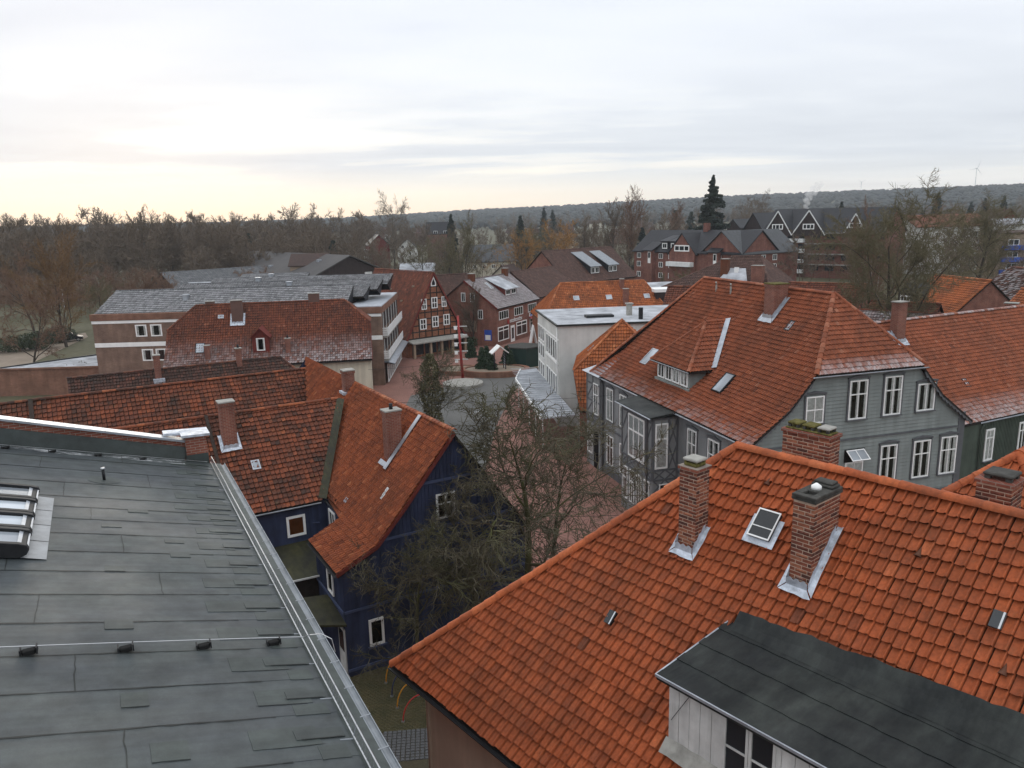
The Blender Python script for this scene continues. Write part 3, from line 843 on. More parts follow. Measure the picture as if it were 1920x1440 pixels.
def hoop(foot, top, mat, label):
    f, t = Vector(foot), Vector(top); run = Vector((t.x - f.x, t.y - f.y, 0)); pts = []
    for i in range(17):
        a = math.pi * i / 16; pts.append(f + run * (1 - math.cos(a)) + Vector((0, 0, t.z * math.sin(a))))
    e = empty('bicycle_hoop', f, 0, label, 'bicycle rack', 'coloured hoops in the courtyard')
    m = MB(); m.tube([p - f for p in pts], .028, 8); m.build('hoop_tube', M[mat], e, smooth=True)
    for p in (pts[0], pts[-1]): b = MB(); b.cyl((p.x - f.x, p.y - f.y), .07, .0, .05, 10); b.build('foot_plate', M['steel'], e)
for ft, tp, mt, lb in (((724, 1281), (745, 1238), 'hoop_yellow', 'yellow steel hoop at the roof corner, farthest of the coloured hoops'),
                       ((735, 1306), (757, 1262), 'hoop_blue', 'dark blue steel hoop standing between the two yellow hoops'),
                       ((745, 1328), (776, 1279), 'hoop_yellow', 'yellow steel hoop between the blue hoop and the red hoop'),
                       ((756, 1354), (791, 1303), 'hoop_red', 'red steel hoop in the paved yard under the tiled eave')):
    hoop(G(*ft, .04), G(*tp, 1.15), mt, lb)

# ------------------------------------------------------------------ hall with the grey bitumen roof
def build_hall():
    root = empty('flat_roofed_hall', (-1.72, 8.77, 0), az2rz(-28.13), 'large building with grey bitumen sheet roof, metal edge and snow guard at bottom left', 'building')
    z0, t, X0, X1, Y1 = 13.0, .27, -4.0, 15.0, 9.5
    RZ = lambda y: z0 + t * y
    w = MB(); w.poly([(X0, .35, 0), (X1 + .45, .35, 0), (X1 + .45, .35, RZ(.35) - .1), (X0, .35, RZ(.35) - .1)])
    w.poly([(X1 + .45, .35, 0), (X1 + .45, 14, 0), (X1 + .45, 14, RZ(4.65) - .1), (X1 + .45, Y1, RZ(Y1) - .1), (X1 + .45, .35, RZ(.35) - .1)])
    w.poly([(X0, 14, 0), (X0, .35, 0), (X0, .35, RZ(.35) - .1), (X0, Y1, RZ(Y1) - .1), (X0, 14, RZ(4.65) - .1)])
    w.poly([(X1 + .45, 14, 0), (X0, 14, 0), (X0, 14, RZ(4.65) - .1), (X1 + .45, 14, RZ(4.65) - .1)])
    w.build('wall', M['brick_red'], root)
    dk = MB(); n = Vector((0, -t, 1)).normalized()
    dk.add([(X0, 0, z0 - .16), (X1 + .02, 0, z0 - .16), (X1 + .02, Y1, RZ(Y1) - .16), (X0, Y1, RZ(Y1) - .16), (X0, 0, z0 - .012), (X1 + .02, 0, z0 - .012), (X1 + .02, Y1, RZ(Y1) - .012), (X0, Y1, RZ(Y1) - .012)],
           [(0, 3, 2, 1), (4, 5, 6, 7), (0, 1, 5, 4), (1, 2, 6, 5), (2, 3, 7, 6), (3, 0, 4, 7)])
    dk.poly([(X1 + .02, Y1, RZ(Y1) - .012), (X0, Y1, RZ(Y1) - .012), (X0, 14, RZ(4.65)), (X1 + .02, 14, RZ(4.65))][::-1])
    ro = dk.build('roof', M['bitumen'], root)
    rs = random.Random(5)
    def P(x, y, h): return (x, y - h * t * .96, RZ(y) + h * .965)
    seams = [-4.0, -2.9, -1.8, -.72, .33, 1.38, 2.35, 3.38, 4.43, 5.5, 6.52, 7.5, 8.5, 9.4, 10.2, 10.95, 12.05, 13.2, 14.25, 15.0]
    def slab(name, x0, x1, y0, y1, h, mat, parent, wob=.010, n=22, thick=.006, slope=0.004):
        """thin sheet with uneven edges; x0 edge stands h proud"""
        ys = [y0 + (y1 - y0) * i / n for i in range(n + 1)]
        ea = [rs.uniform(-wob, wob) for _ in ys]; eb = [rs.uniform(-wob, wob) * .3 for _ in ys]
        for i in range(1, n): ea[i] = ea[i] * .45 + ea[i - 1] * .55
        m = MB(); pts = []
        for i, y in enumerate(ys): pts += [P(x0 + ea[i], y, h + slope), P(x1 + eb[i], y, h), P(x0 + ea[i], y, h - thick)]
        f = []
        for i in range(n): a = 3 * i; f += [(a, a + 3, a + 4, a + 1), (a, a + 2, a + 5, a + 3)]
        m.add(pts, f)
        m.poly([pts[0], pts[1], P(x1, y0, h - thick), pts[2]]); m.poly([pts[-3], pts[-1], P(x1, y1, h - thick), pts[-2]])
        return m.build(name, M[mat], parent)
    def bead(x, y0, y1, parent, wd=.024, wob=.012):
        n = max(6, int((y1 - y0) / .16)); m = MB(); pts = []; w = 0
        for i in range(n + 1):
            w = w * .7 + rs.uniform(-wob, wob) * .5; y = y0 + (y1 - y0) * i / n; k = wd * rs.uniform(.35, 1.25)
            pts += [P(x + w - k, y, .0165), P(x + w - .004 + k * .5, y, .0165)]
        m.add(pts, [(2 * i, 2 * i + 2, 2 * i + 3, 2 * i + 1) for i in range(n)]); return m.build('seam', M['bitumen_black'], parent)
    for i in range(len(seams) - 1):
        a, b = seams[i], seams[i + 1]
        s = slab('bitumen_sheet', a, b + .03, .30, Y1, .008, 'bitumen', ro)
        bead(a - .006, 1.15, Y1, s)
        # cross joint of the roll
        yj = 1.9 + (i * 2.37) % 4.2
        m = MB(); k = 7; pts = []
        for q in range(k + 1):
            x = a + (b - a) * q / k; j = rs.uniform(-.012, .012); pts += [P(x, yj + j, .0172), P(x, yj + j + .010 + rs.uniform(0, .008), .0172)]
        m.add(pts, [(2 * q, 2 * q + 1, 2 * q + 3, 2 * q + 2) for q in range(k)]); m.build('cross_seam', M['bitumen_black'], s)
    # edge sheets and repair patches along the gutter
    for i in range(3, len(seams) - 1):
        a, b = seams[i], seams[i + 1]; w_ = b - a
        p = slab('bitumen_patch', a + .30 * w_, a + .72 * w_, .62 + rs.uniform(-.05, .1), 1.42 + rs.uniform(-.15, .25), .014, 'bitumen_green', ro, n=6); bead(a + .30 * w_, .65, 1.36, p, .012)
        p = slab('bitumen_patch', a + .42 * w_, a + .64 * w_, .36, .98 + rs.uniform(-.1, .1), .021, 'bitumen_green', ro, n=5)
        m = MB(); m.poly([P(a + .42 * w_ - .014, .40, .0285), P(a + .42 * w_ + .006, .40, .0285), P(a + .42 * w_ + .008, .95, .0285), P(a + .42 * w_ - .012, .93, .0285)]); m.build('seam', M['bitumen_black'], p)
        p = slab('bitumen_patch', a - .02, a + .26 * w_, .40, .80 + rs.uniform(-.1, .12), .014, 'bitumen_green', ro, n=5)
    for (x, y, dx, dy) in ((4.16, 2.75, .34, .40), (1.86, 2.67, .36, .33), (8.94, 2.76, .22, .37), (8.1, 1.64, .2, .36), (6.53, 2.78, .25, .33), (7.3, 1.6, .3, .36), (.6, 2.3, .4, .42), (10.0, 2.2, .25, .4)):
        p = slab('bitumen_patch', x, x + dx, y, y + dy, .016, 'bitumen_green', ro, n=5, wob=.006); bead(x - .004, y, y + dy, p, .010)
    # gutter side: edge flashing, gutter, snow guard
    e = MB()
    e.add([P(X0, -.02, .012), P(X1, -.02, .012), P(X1, .30, .012), P(X0, .30, .012)], [(0, 1, 2, 3)])
    e.build('eave_sheet', M['bitumen_green'], root)
    gt = gutter(root, (X0, -.075, z0 + .01), (X1, -.075, z0 + .01), 'zinc_dull', .062)
    for i in range(24): k = MB(); x = X0 + .4 + i * .8; k.box(x - .012, x + .012, -.138, .02, z0 + .012, z0 + .018); k.build('gutter_bracket', M['zinc_dull'], gt)
    sg = empty('snow_guard', (0, 0, 0), parent=root)
    for h, nm in ((.045, 'rail'), (.215, 'rail')):
        m = MB(); m.tube([P(X0 + i * .95, .27 + rs.uniform(-.004, .004), h) for i in range(21)], .0125, 5); m.build(nm, M['steel'], sg)
    m = MB(); x = X0
    while x < X1: m.bar(P(x, .27, .04), P(x, .27, .215), .006, .006); x += .115
    m.build('grille_wire', M['steel'], sg)
    for i in range(18):
        x = X0 + .5 + i * 1.05; m = MB(); m.bar(P(x, .27, .02), P(x, .27, .23), .02, .006); m.bar(P(x, .27, .012), P(x, .45, .012), .03, .006); m.build('bracket', M['zinc_dull'], sg)
    # lightning conductor across the roof with its holders
    lw = MB(); lw.tube([P(3.50 - .012 * y * y * .3, y, .125) for y in [.30, .7, 1.8, 2.9, 4.0, 5.2, 6.4, 7.6, 9.0]], .0095, 5); lw.tube([P(3.50, .30, .125), P(3.30, .26, .26), P(3.15, .12, .34), P(3.05, -.02, .30), P(3.0, -.1, .10)], .008, 6)
    cw = lw.build('lightning_wire', M['steel'], root)
    def holder(x, y, parent, s=1.0):
        m = MB(); c = P(x, y, 0)
        m.box(c[0] - .055 * s, c[0] + .055 * s, c[1] - .085 * s, c[1] + .085 * s, c[2] + .012, c[2] + .085 * s)
        o = m.build('wire_holder', M['rubber'], parent, bevel=.012)
        c2 = MB(); c2.box(c[0] - .07 * s, c[0] + .07 * s, c[1] - .11 * s, c[1] - .09 * s, c[2] + .02, c[2] + .12 * s); c2.box(c[0] - .07 * s, c[0] + .07 * s, c[1] + .09 * s, c[1] + .11 * s, c[2] + .02, c[2] + .12 * s); c2.build('clip', M['black_metal'], o)
    for x, y in ((3.43, 4.08), (3.43, 2.88), (3.44, 1.81), (3.49, .75), (3.42, 5.3)): holder(x, y, cw)
    lt = MB(); lt.tube([P(14.72, y, .11) for y in (.4, 1, 2, 3, 4, 5, 6, 7, 8)], .006, 5); lt = lt.build('lightning_wire', M['steel'], root)
    for y in (2.04, 3.12, 4.18, 5.2): holder(14.72, y, lt, .8)
    # vent pipe on a round patch
    m = MB(); c = [P(12.43 + .33 * math.cos(a), 3.02 + .36 * math.sin(a), .0205) for a in [2 * math.pi * i / 18 for i in range(18)]]; m.poly(c); vp = m.build('vent_pipe', M['bitumen_green'], root)
    m = MB(); q = Vector(P(12.43, 3.02, 0)); m.tube([q, q + Vector((0, 0, .30))], .035, 8); m.build('pipe', M['black_metal'], vp, smooth=True)
    m = MB(); m.tube([q + Vector((0, 0, .30)), q + Vector((0, 0, .34))], [.06, .05], 10); m.build('rain_cap', M['steel'], vp, smooth=True)
    # row of four skylights
    m = MB()
    for i in range(4): x = 7.0 + i * .93; m.add([P(x, 4.02, .026), P(x + .90, 4.02, .026), P(x + .90, 4.42, .05), P(x, 4.42, .05)], [(0, 1, 2, 3)])
    sk = m.build('skylight', M['zinc_dull'], root)
    for i in range(4):
        x = 7.0 + i * .93; y0, y1 = 4.30, 5.9; m = MB()
        for (xa, xb) in ((x, x + .12), (x + .78, x + .90)):
            pr = [(y0 + .14, .03), (y0 + .03, .10), (y0, .2), (y0 + .05, .28), (y0 + .18, .30), (y1, .34), (y1, .03)]
            m.prism([P(xa, y, h) for y, h in pr], Vector((xb - xa, 0, 0)))
        m.prism([P(x + .121, y, h) for y, h in [(y0 + .14, .03), (y0 + .05, .1), (y0 + .02, .19), (y0 + .06, .25), (y0 + .16, .26), (y0 + .16, .03)]], Vector((.658, 0, 0)))
        s = m.build('skylight_frame', M['black_metal'], sk, bevel=.015)
        g = MB(); g.add([P(x + .13, y0 + .17, .24), P(x + .77, y0 + .17, .24), P(x + .77, y1, .27), P(x + .13, y1, .27)], [(0, 1, 2, 3)]); g.build('pane', M['glass_sky_tint'], sk)
        g = MB(); g.add([P(x + .12, y0 + .02, .225), P(x + .78, y0 + .02, .225), P(x + .78, y0 + .20, .275), P(x + .12, y0 + .20, .275)], [(0, 1, 2, 3)]); g.build('cover_strip', M['zinc'], sk)
    # parapet at the far end: upstand, brick, metal coping; brick pier with zinc slab
    pa = MB()
    pa.add([P(X1 + .01, .95, -.05), P(X1 + .01, 9.4, -.05), P(X1 + .10, 9.4, .50), P(X1 + .10, .95, .40), P(X1 + .14, 9.4, .50), P(X1 + .14, .95, .40)], [(0, 1, 2, 3), (3, 2, 4, 5)])
    par = pa.build('parapet', M['bitumen_green'], root)
    m = MB(); m.add([P(X1 + .141, .95, .2), P(X1 + .141, 9.4, .2), P(X1 + .145, 9.4, .80), P(X1 + .145, .95, .58), P(X1 + .46, 9.4, .80), P(X1 + .46, .95, .58), P(X1 + .46, .95, -.5), P(X1 + .46, 9.4, -.5), P(X1 + .141, .95, -.5)], [(0, 1, 2, 3), (3, 2, 4, 5), (5, 4, 7, 6), (0, 3, 5, 6, 8)]); m.build('parapet_wall', M['brick_red'], par)
    for i in range(4):
        y0, y1 = .95 + i * 2.1, .95 + i * 2.1 + 2.095; h0, h1 = .60 + .22 * (y0 - .95) / 8.4, .60 + .22 * (y1 - .95) / 8.4
        m = MB(); m.add([P(X1 + .06, y0, h0), P(X1 + .54, y0, h0 - .02), P(X1 + .54, y1, h1 - .02), P(X1 + .06, y1, h1), P(X1 + .06, y0, h0 - .06), P(X1 + .06, y1, h1 - .06), P(X1 + .54, y0, h0 - .08), P(X1 + .54, y1, h1 - .08)], [(0, 1, 2, 3), (0, 3, 5, 4), (2, 1, 6, 7), (1, 0, 4, 6), (3, 2, 7, 5)]); m.build('coping', M['zinc'], par)
    pm = MB(); pm.box(X1 + .0, X1 + .60, .30, .88, 11.5, 13.95); pier = pm.build('brick_pier', M['brick_red'], root)
    m = MB(); m.box(X1 - .012, X1 + .612, .285, .895, 12.9, 13.42); m.build('pier_flashing', M['bitumen_green'], pier)
    m = MB(); m.prism([(X1 - .10, .20, 13.955), (X1 + .70, .20, 13.955), (X1 + .70, 1.42, 14.02), (X1 + .28, 1.42, 14.02), (X1 + .28, .98, 13.98), (X1 - .10, .98, 13.98)], (0, 0, .07)); m.build('pier_cap', M['lead'], pier)
    bead_pos = MB(); bead_pos.add([P(X1 - .42, .95, .0166), P(X1 - .05, .95, .0166), P(X1 - .01, 9.4, .0166), P(X1 - .20, 9.4, .0166)], [(0, 1, 2, 3)])
    t_ = NT('frost_film', .7, .3); tr = t_.nd('ShaderNodeBsdfTransparent'); mx = t_.nd('ShaderNodeMixShader'); t_.col((.55, .57, .58))
    f_ = t_.ramp(t_.noise(2.2, 6, .7, t_.mapv((3.0, .8, 1))), [(.46, 0.0), (.62, .75)])
    t_.L.new(f_, mx.inputs[0]); t_.L.new(tr.outputs[0], mx.inputs[1]); t_.L.new(t_.b.outputs[0], mx.inputs[2]); t_.L.new(mx.outputs[0], t_.N['Material Output'].inputs[0]); t_.done()
    bead_pos.build('frost', M['frost_film'], root)
build_hall()

# ------------------------------------------------------------------ near tiled house
def brick_stack(parent, x0, x1, y0, y1, z0, z1, nobj, seed=0, keep=None):
    """individually laid bricks round a mortar core; the nobj that face the camera are single pieces"""
    rs = random.Random(seed); H, BL, J = .060, .232, .017
    core = MB(); core.box(x0 + .001, x1 - .001, y0 + .001, y1 - .001, z0, z1); co = core.build('chimney', M['mortar'], parent)
    protos = {}
    def proto(ln, dp, tq):
        key = (round(ln, 2), round(dp, 2), tq)
        if key not in protos:
            m = MB(); m.box(-ln / 2, ln / 2, -dp / 2, dp / 2, 0, H); b = len(m.v)
            me = bpy.data.meshes.new('brick'); me.from_pydata(m.v, [], m.f); me.materials.append(M['brick_piece'])
            at = me.attributes.new('tint', 'FLOAT', 'POINT'); at.data.foreach_set('value', [(tq + .5) / 6.0] * len(m.v)); protos[key] = me
        return protos[key]
    items = []; row = 0; z = z0
    while z + H < z1 + .01:
        for side in range(4):
            ax0, ax1 = (x0, x1) if side % 2 == 0 else (y0, y1)
            u = ax0 - (BL / 2 + J) * ((row + side) % 2) * 1.0
            while u < ax1 - .02:
                a, b = max(u, ax0), min(u + BL, ax1)
                if b - a > .035:
                    c = (a + b) / 2; ln = b - a
                    q = .003 + rs.uniform(-.0015, .002)
                    if side == 0: p = (c, y0 + .02 - q, 0)
                    elif side == 1: p = (x1 - .02 + q, c, 1)
                    elif side == 2: p = (c, y1 - .02 + q, 2)
                    else: p = (x0 + .02 - q, c, 3)
                    items.append((p[0], p[1], z + rs.uniform(-.002, .002), ln, side, rs.randrange(6)))
                u += BL + J
        z += H + .0172; row += 1
    front = [i for i in items if i[4] in (0, 1)]; rest = [i for i in items if i[4] not in (0, 1)]
    rs.shuffle(front); objs, more = front[:nobj], front[nobj:]
    for x, y, z_, ln, side, tq in objs:
        o = link('brick', proto(ln, .04, tq), co); o.location = (x, y, z_); o.rotation_euler = (0, 0, (math.pi / 2 if side % 2 else 0) + rs.uniform(-.012, .012))
    V, Q, T = [], [], []
    for x, y, z_, ln, side, tq in more + rest:
        m = MB(fr(x, y, z_, math.pi / 2 if side % 2 else 0)); m.box(-ln / 2, ln / 2, -.02, .02, 0, H); b = len(V); V += m.v; Q += [tuple(i + b for i in f) for f in m.f]; T += [(tq + .5) / 6] * 8
    tag(link('bricks', np_mesh('bricks', V, Q, M['brick_piece'], {'tint': T}), co), kind='stuff')
    return co

def build_near_house():
    azn = 140.4165; dv = Vector((math.sin(math.radians(azn)), math.cos(math.radians(azn)), 0)); nv = Vector((-dv.y, dv.x, 0))
    o = Vector((-3.17, 17.55, 0)) + dv * .6 + nv * .6
    root = empty('tiled_house', o, az2rz(azn), 'house with bright orange pantile hip roof, three brick chimneys and white box dormer', 'house')
    Wd, D = 20.8, 10.56; prof = [(-.6, 9.0), (5.28, 14.78)]
    sl = gable_slopes(Wd, D, prof, .3, ('hip', 5.28), ('hip', 5.28))
    for q_ in sl.values(): q_.sag = .007
    body(root, Wd, D, prof, 0, 'wall_beige', ('hip', 5.28), ('hip', 5.28))
    F = sl['F']; th = math.hypot(5.88, 5.78)
    cx = lambda x: x - .6       # survey coordinates start at the eave corner
    dormer_x = (cx(7.75), cx(15.2)); dy = 1.31 - .6
    global tile_hidden
    def hid(c):
        x, y = c[:, 0], c[:, 1]
        inner = (x > dormer_x[0] + .15) & (y > dy + .15) & (y < 2.65)
        ch = ((x > cx(5.85)) & (x < cx(6.2)) & (y > 3.4) & (y < 3.7)) | ((x > cx(8.4)) & (x < cx(8.8)) & (y > 3.45) & (y < 4.3))
        return inner | ch
    old = tile_hidden; tile_hidden = hid
    hipL = (F.pt(-.6, 0, .05), F.pt(5.28, F.len, .05)); rg = (F.pt(5.28, F.len, .05), F.pt(Wd - 5.28, F.len, .05))
    ro = roof(root, {'F': F, 'L': sl['L'], 'B': sl['B'], 'R': sl['R']}, dict(mat='tile_near', tw=.198, th=.292, k=8, style='roll', amp=.070, lift=.068, thick=.015, jit=.011, tvar=.09), nparts=300, seed=4)
    tile_hidden = old
    add_caps(ro, [hipL, rg], 'tile_near', .125, .37, 3, pieces=True, n=8)
    add_caps(ro, [(Vector((-.6, D + .6, 9.05)), Vector((5.28, D / 2, 14.83)))], 'tile_near', .125, .37, 9)
    gutter(root, (-.72, -.66, 8.93), (Wd + .6, -.66, 8.93), 'black_metal', .075)
    gutter(root, (-.68, D + .6, 8.93), (-.68, -.60, 8.93), 'black_metal', .075)
    m = MB(); m.tube([(.12, -.62, 8.85), (.12, -.45, 8.65), (.12, -.10, 8.42), (.12, -.10, .1)], .05, 8); m.build('downpipe', M['wall_beige'], root, smooth=True)
    # chimneys of single bricks
    def head(co, x0, x1, y0, y1, z, mat):
        m = MB(); m.box(x0 - .035, x1 + .035, y0 - .035, y1 + .035, z, z + .07); return m.build('chimney_head', M[mat], co)
    x0, x1, y0, y1 = cx(5.79), cx(6.23), 3.31, 3.74
    c = brick_stack(ro, x0, x1, y0, y1, 12.7, 14.72, 95, 1); h = head(c, x0, x1, y0, y1, 14.72, 'brick_red')
    m = MB(); m.box(x0 + .05, x1 - .05, y0 + .05, y1 - .05, 14.79, 14.86); m.build('mossy_block', M['moss'], h, bevel=.02)
    m = MB(); m.box(x0 + .03, x1 - .03, y0 + .03, y1 - .03, 14.90, 14.965); m.build('cover_slab', M['concrete'], h, bevel=.02)
    for a in (x0 + .09, x1 - .09):
        for b in (y0 + .09, y1 - .09): m = MB(); m.box(a - .03, a + .03, b - .03, b + .03, 14.855, 14.905); m.build('slab_foot', M['moss'], h)
    flashing(c, x0, x1, y0, y1, F)
    x0, x1, y0, y1 = cx(8.37), cx(8.80), 3.41, 4.34
    c = brick_stack(ro, x0, x1, y0, y1, 12.75, 14.72, 115, 2)
    hd = MB(); hd.box(x0 - .03, x1 + .03, y0 - .03, y1 + .03, 14.72, 14.77); h = hd.build('chimney_head', M['concrete_dark'], c)
    m = MB()
    for (a0, a1, b0, b1) in ((x0 - .03, x1 + .03, y0 - .03, y0 + .10), (x0 - .03, x0 + .11, y0 + .10, y0 + .32), (x1 - .11, x1 + .03, y0 + .10, y0 + .32), (x0 - .03, x1 + .03, y0 + .32, y1 + .03)): m.box(a0, a1, b0, b1, 14.772, 14.835 + rnd.uniform(0, .006))
    m.build('head_slab', M['concrete_dark'], h, bevel=.01)
    m = MB(); m.box(x0 + .0, x1 - .0, y1 - .32, y1 - .02, 14.845, 14.90); m.box(x0 + .03, x1 - .03, y1 - .29, y1 - .05, 14.90, 14.95); m.build('cover_slab', M['concrete_dark'], h, bevel=.015)
    m = MB(); m.tube([((x0 + x1) / 2 - .03, y0 + .47, 14.84), ((x0 + x1) / 2 - .03, y0 + .47, 14.90), ((x0 + x1) / 2 - .03, y0 + .47, 14.955)], [.10, .095, .02], 14); m.build('flue_cap', M['white_paint'], h, smooth=True)
    flashing(c, x0, x1, y0, y1, F, wdt=.12)
    x0, x1, y0, y1 = cx(6.62), cx(7.72), 5.9, 6.34
    c = brick_stack(ro, x0, x1, y0, y1, 13.2, 15.2, 75, 3); h = head(c, x0, x1, y0, y1, 15.2, 'brick_red')
    m = MB(); m.box(x0 + .02, x1 - .02, y0 + .03, y1 - .03, 15.27, 15.31); m.build('moss_layer', M['moss'], h, bevel=.02)
    for i, mt in enumerate(('moss', 'moss', 'concrete')):
        a = x0 + .06 + i * .35; m = MB(); m.box(a, a + .29, y0 + .05, y1 - .05, 15.37, 15.425); m.build('cover_slab', M[mt], h, bevel=.02)
        for p in (a + .05, a + .24):
            for q in (y0 + .09, y1 - .09): m = MB(); m.box(p - .03, p + .03, q - .03, q + .03, 15.30, 15.375); m.build('slab_foot', M['concrete_dark'], h)
    x0, x1, y0, y1 = cx(10.45), cx(11.05), 6.35, 6.95
    c = brick_stack(ro, x0, x1, y0, y1, 13.0, 14.88, 60, 7); h = head(c, x0, x1, y0, y1, 14.88, 'brick_red')
    m = MB(); m.box(x0 + .06, x1 - .02, y0 + .06, y1 - .04, 15.02, 15.08); m.build('cover_slab', M['concrete_dark'], h, bevel=.02)
    for a in (x0 + .14, x1 - .1):
        for b in (y0 + .14, y1 - .12): m = MB(); m.box(a - .05, a + .05, b - .05, b + .05, 14.95, 15.025); m.build('slab_foot', M['concrete_dark'], h)
    # skylight with a raised lid, glass tiles
    a0 = float(np.interp(3.88, F.py, F.S))
    u = cx(7.2)
    m = MB()
    for (h0, h1, q) in ((.02, .05, .10),):
        m.add([F.pt(u - q, a0 - .14, .135), F.pt(u + .50 + q, a0 - .14, .135), F.pt(u + .50 + q, a0 + .5, .135), F.pt(u - q, a0 + .5, .135)], [(0, 1, 2, 3)])
    rw = m.build('roof_hatch', M['lead'], ro)
    m = MB(); pts = [F.pt(u + a * .48, a0 + b * .62, .07) for a, b in ((0, 0), (1, 0), (1, 1), (0, 1))] + [F.pt(u + a * .48, a0 + b * .62, .19) for a, b in ((0, 0), (1, 0), (1, 1), (0, 1))]
    m.add(pts, [(0, 1, 5, 4), (1, 2, 6, 5), (2, 3, 7, 6), (3, 0, 4, 7)]); m.build('hatch_box', M['black_metal'], rw)
    m = MB()
    for (a, b, c_, d_) in ((-.02, .03, -.02, 1.02), (.97, 1.02, -.02, 1.02), (.03, .97, -.02, .03), (.03, .97, .97, 1.02), (.03, .97, .36, .39)):
        p = [F.pt(u + x * .48, a0 + y * .62, h) for h in (.192, .215) for x, y in ((a, c_), (b, c_), (b, d_), (a, d_))]; m.add(p, [(4, 5, 6, 7), (0, 1, 5, 4), (1, 2, 6, 5), (2, 3, 7, 6), (3, 0, 4, 7)])
    m.build('hatch_lid', M['white_paint'], rw)
    m = MB(); m.add([F.pt(u + x * .48, a0 + y * .62, .197) for x, y in ((.03, .03), (.97, .03), (.97, .97), (.03, .97))], [(0, 1, 2, 3)]); m.build('pane', M['glass'], rw)
    for (x, y) in ((cx(5.08), 1.80), (cx(11.70), 3.78)):
        a = float(np.interp(y, F.py, F.S)); m = MB(); m.add([F.pt(x + i * .19, a + j * .30, .13) for i, j in ((0, 0), (1, 0), (1, 1), (0, 1))] + [F.pt(x + i * .19, a + j * .30, .03) for i, j in ((0, 0), (1, 0), (1, 1), (0, 1))], [(0, 1, 2, 3), (4, 5, 1, 0), (5, 6, 2, 1), (6, 7, 3, 2), (7, 4, 0, 3)])
        g = m.build('glass_tile', M['glass'], ro); m = MB(); m.add([F.pt(x + i, a + j * .30, .137) for i, j in ((.145, 0), (.175, 0), (.175, 1), (.145, 1))], [(0, 1, 2, 3)]); m.build('glass_tile_rib', M['steel'], g)
    for (x, y) in ((cx(6.9), 4.75), (cx(8.3), 4.65), (cx(10.2), 4.35), (cx(12.0), 3.3)):
        a = float(np.interp(y, F.py, F.S)); m = MB(); q = [F.pt(x + .10 + .07 * math.cos(t), a, .06 + .07 * math.sin(t)) for t in [math.pi * i / 6 for i in range(7)]]
        m.add(q + [F.pt(x + .10, a + .22, .05)], [tuple(range(7))] + [(i, i + 1, 7) for i in range(6)]); m.build('vent_tile', M['tile_near'], ro)
    # white box dormer with bitumen roof ------------------------------------------------
    dx0, dx1 = dormer_x; zt = 11.78
    dm = empty('dormer', (0, 0, 0), parent=root)
    m = MB(); m.poly([(dx0 + .01, dy + .02, 10.0), (dx1, dy + .02, 10.0), (dx1, dy + .02, zt), (dx0 + .01, dy + .02, zt)])
    m.poly([(dx0 + .02, dy + 2.4, zt + .3), (dx0 + .02, dy + .02, zt), (dx0 + .02, dy + .02, 9.9), (dx0 + .02, dy + 2.4, 12.3)]); m.poly([(dx1, dy + .02, 9.9), (dx1, dy + .02, zt), (dx1, dy + 2.4, zt + .3), (dx1, dy + 2.4, 12.3)]); m.build('dormer_body', M['timber'], dm)
    Fd = fr(0, dy, 0, 0)
    wx0, wx1 = cx(8.87), cx(9.86); xs = [dx0 - .02, cx(7.92), cx(8.15), cx(8.38), cx(8.62), wx0 - .09]
    rs = random.Random(2)
    def board(a, b): m = MB(Fd); q = rs.uniform(0, .004); m.box(a + .005, b - .005, -.022 - q, 0, 10.25 + rs.uniform(-.02, .02), zt - .003); m.build('board', M['old_white'], dm)
    for a, b in zip(xs[:-1], xs[1:]): board(a, b)
    xx = wx1 + .09
    while xx < dx1 - .1: board(xx, min(xx + .235, dx1)); xx += .235
    m = MB(Fd); m.box(dx0 - .045, dx0 + .03, -.03, .02, 10.2, zt); m.build('corner_board', M['old_white'], dm)
    n = 9
    for i in range(n):   # boards on the cheek
        y0, y1 = dy + .03 + i * 1.9 / n, dy + .03 + (i + 1) * 1.9 / n - .008; m = MB(); m.box(dx0 - .012, dx0 + .018, y0, y1, 9.9 + (y0 - dy) * .98, zt + .02 * i); m.build('board', M['old_white'], dm)
    # casing and casement
    for (a, b) in ((wx0 - .09, wx0), (wx1, wx1 + .09)):
        m = MB(Fd); m.box(a, b, -.035, 0, 10.3, zt - .004); m.build('window_casing', M['old_white'], dm)
    for k in range(2):
        a = wx0 + k * (wx1 - wx0) / 2 + (.006 if k else 0); b = a + (wx1 - wx0) / 2 - .006; m = MB(Fd); z0_, z1_ = 10.45, zt - .03
        m.box(a, a + .05, -.05, -.004, z0_, z1_); m.box(b - .05, b, -.05, -.004, z0_, z1_); m.box(a + .05, b - .05, -.05, -.004, z0_, z0_ + .05); m.box(a + .05, b - .05, -.05, -.004, z1_ - .05, z1_); m.box(a + .05, b - .05, -.045, -.004, 11.12, 11.15)
        c = m.build('casement', M['old_white'], dm)
        for (za, zb) in ((z0_ + .05, 11.12), (11.15, z1_ - .05)): g = MB(Fd); g.poly([(a + .05, -.02, za), (b - .05, -.02, za), (b - .05, -.02, zb), (a + .05, -.02, zb)]); g.build('pane', M['glass'], c)
    m = MB(); m.box(wx0, wx1, dy - .001, dy + .01, 10.3, 10.45); m.build('window_ledge', M['old_white'], dm)
    # apron of mortar at the foot of the dormer
    m = MB(); n = 40; pts = []
    for i in range(n + 1): x = dx0 - .10 + (dx1 - dx0 + .1) * i / n; pts += [(x, dy - .026, 10.60 + rs.uniform(-.02, .02)), (x, dy - .20 - rs.uniform(0, .05), 10.36 + rs.uniform(-.015, .015))]
    m.add(pts, [(2 * i, 2 * i + 1, 2 * i + 3, 2 * i + 2) for i in range(n)]); m.build('mortar_apron', M['concrete'], dm)
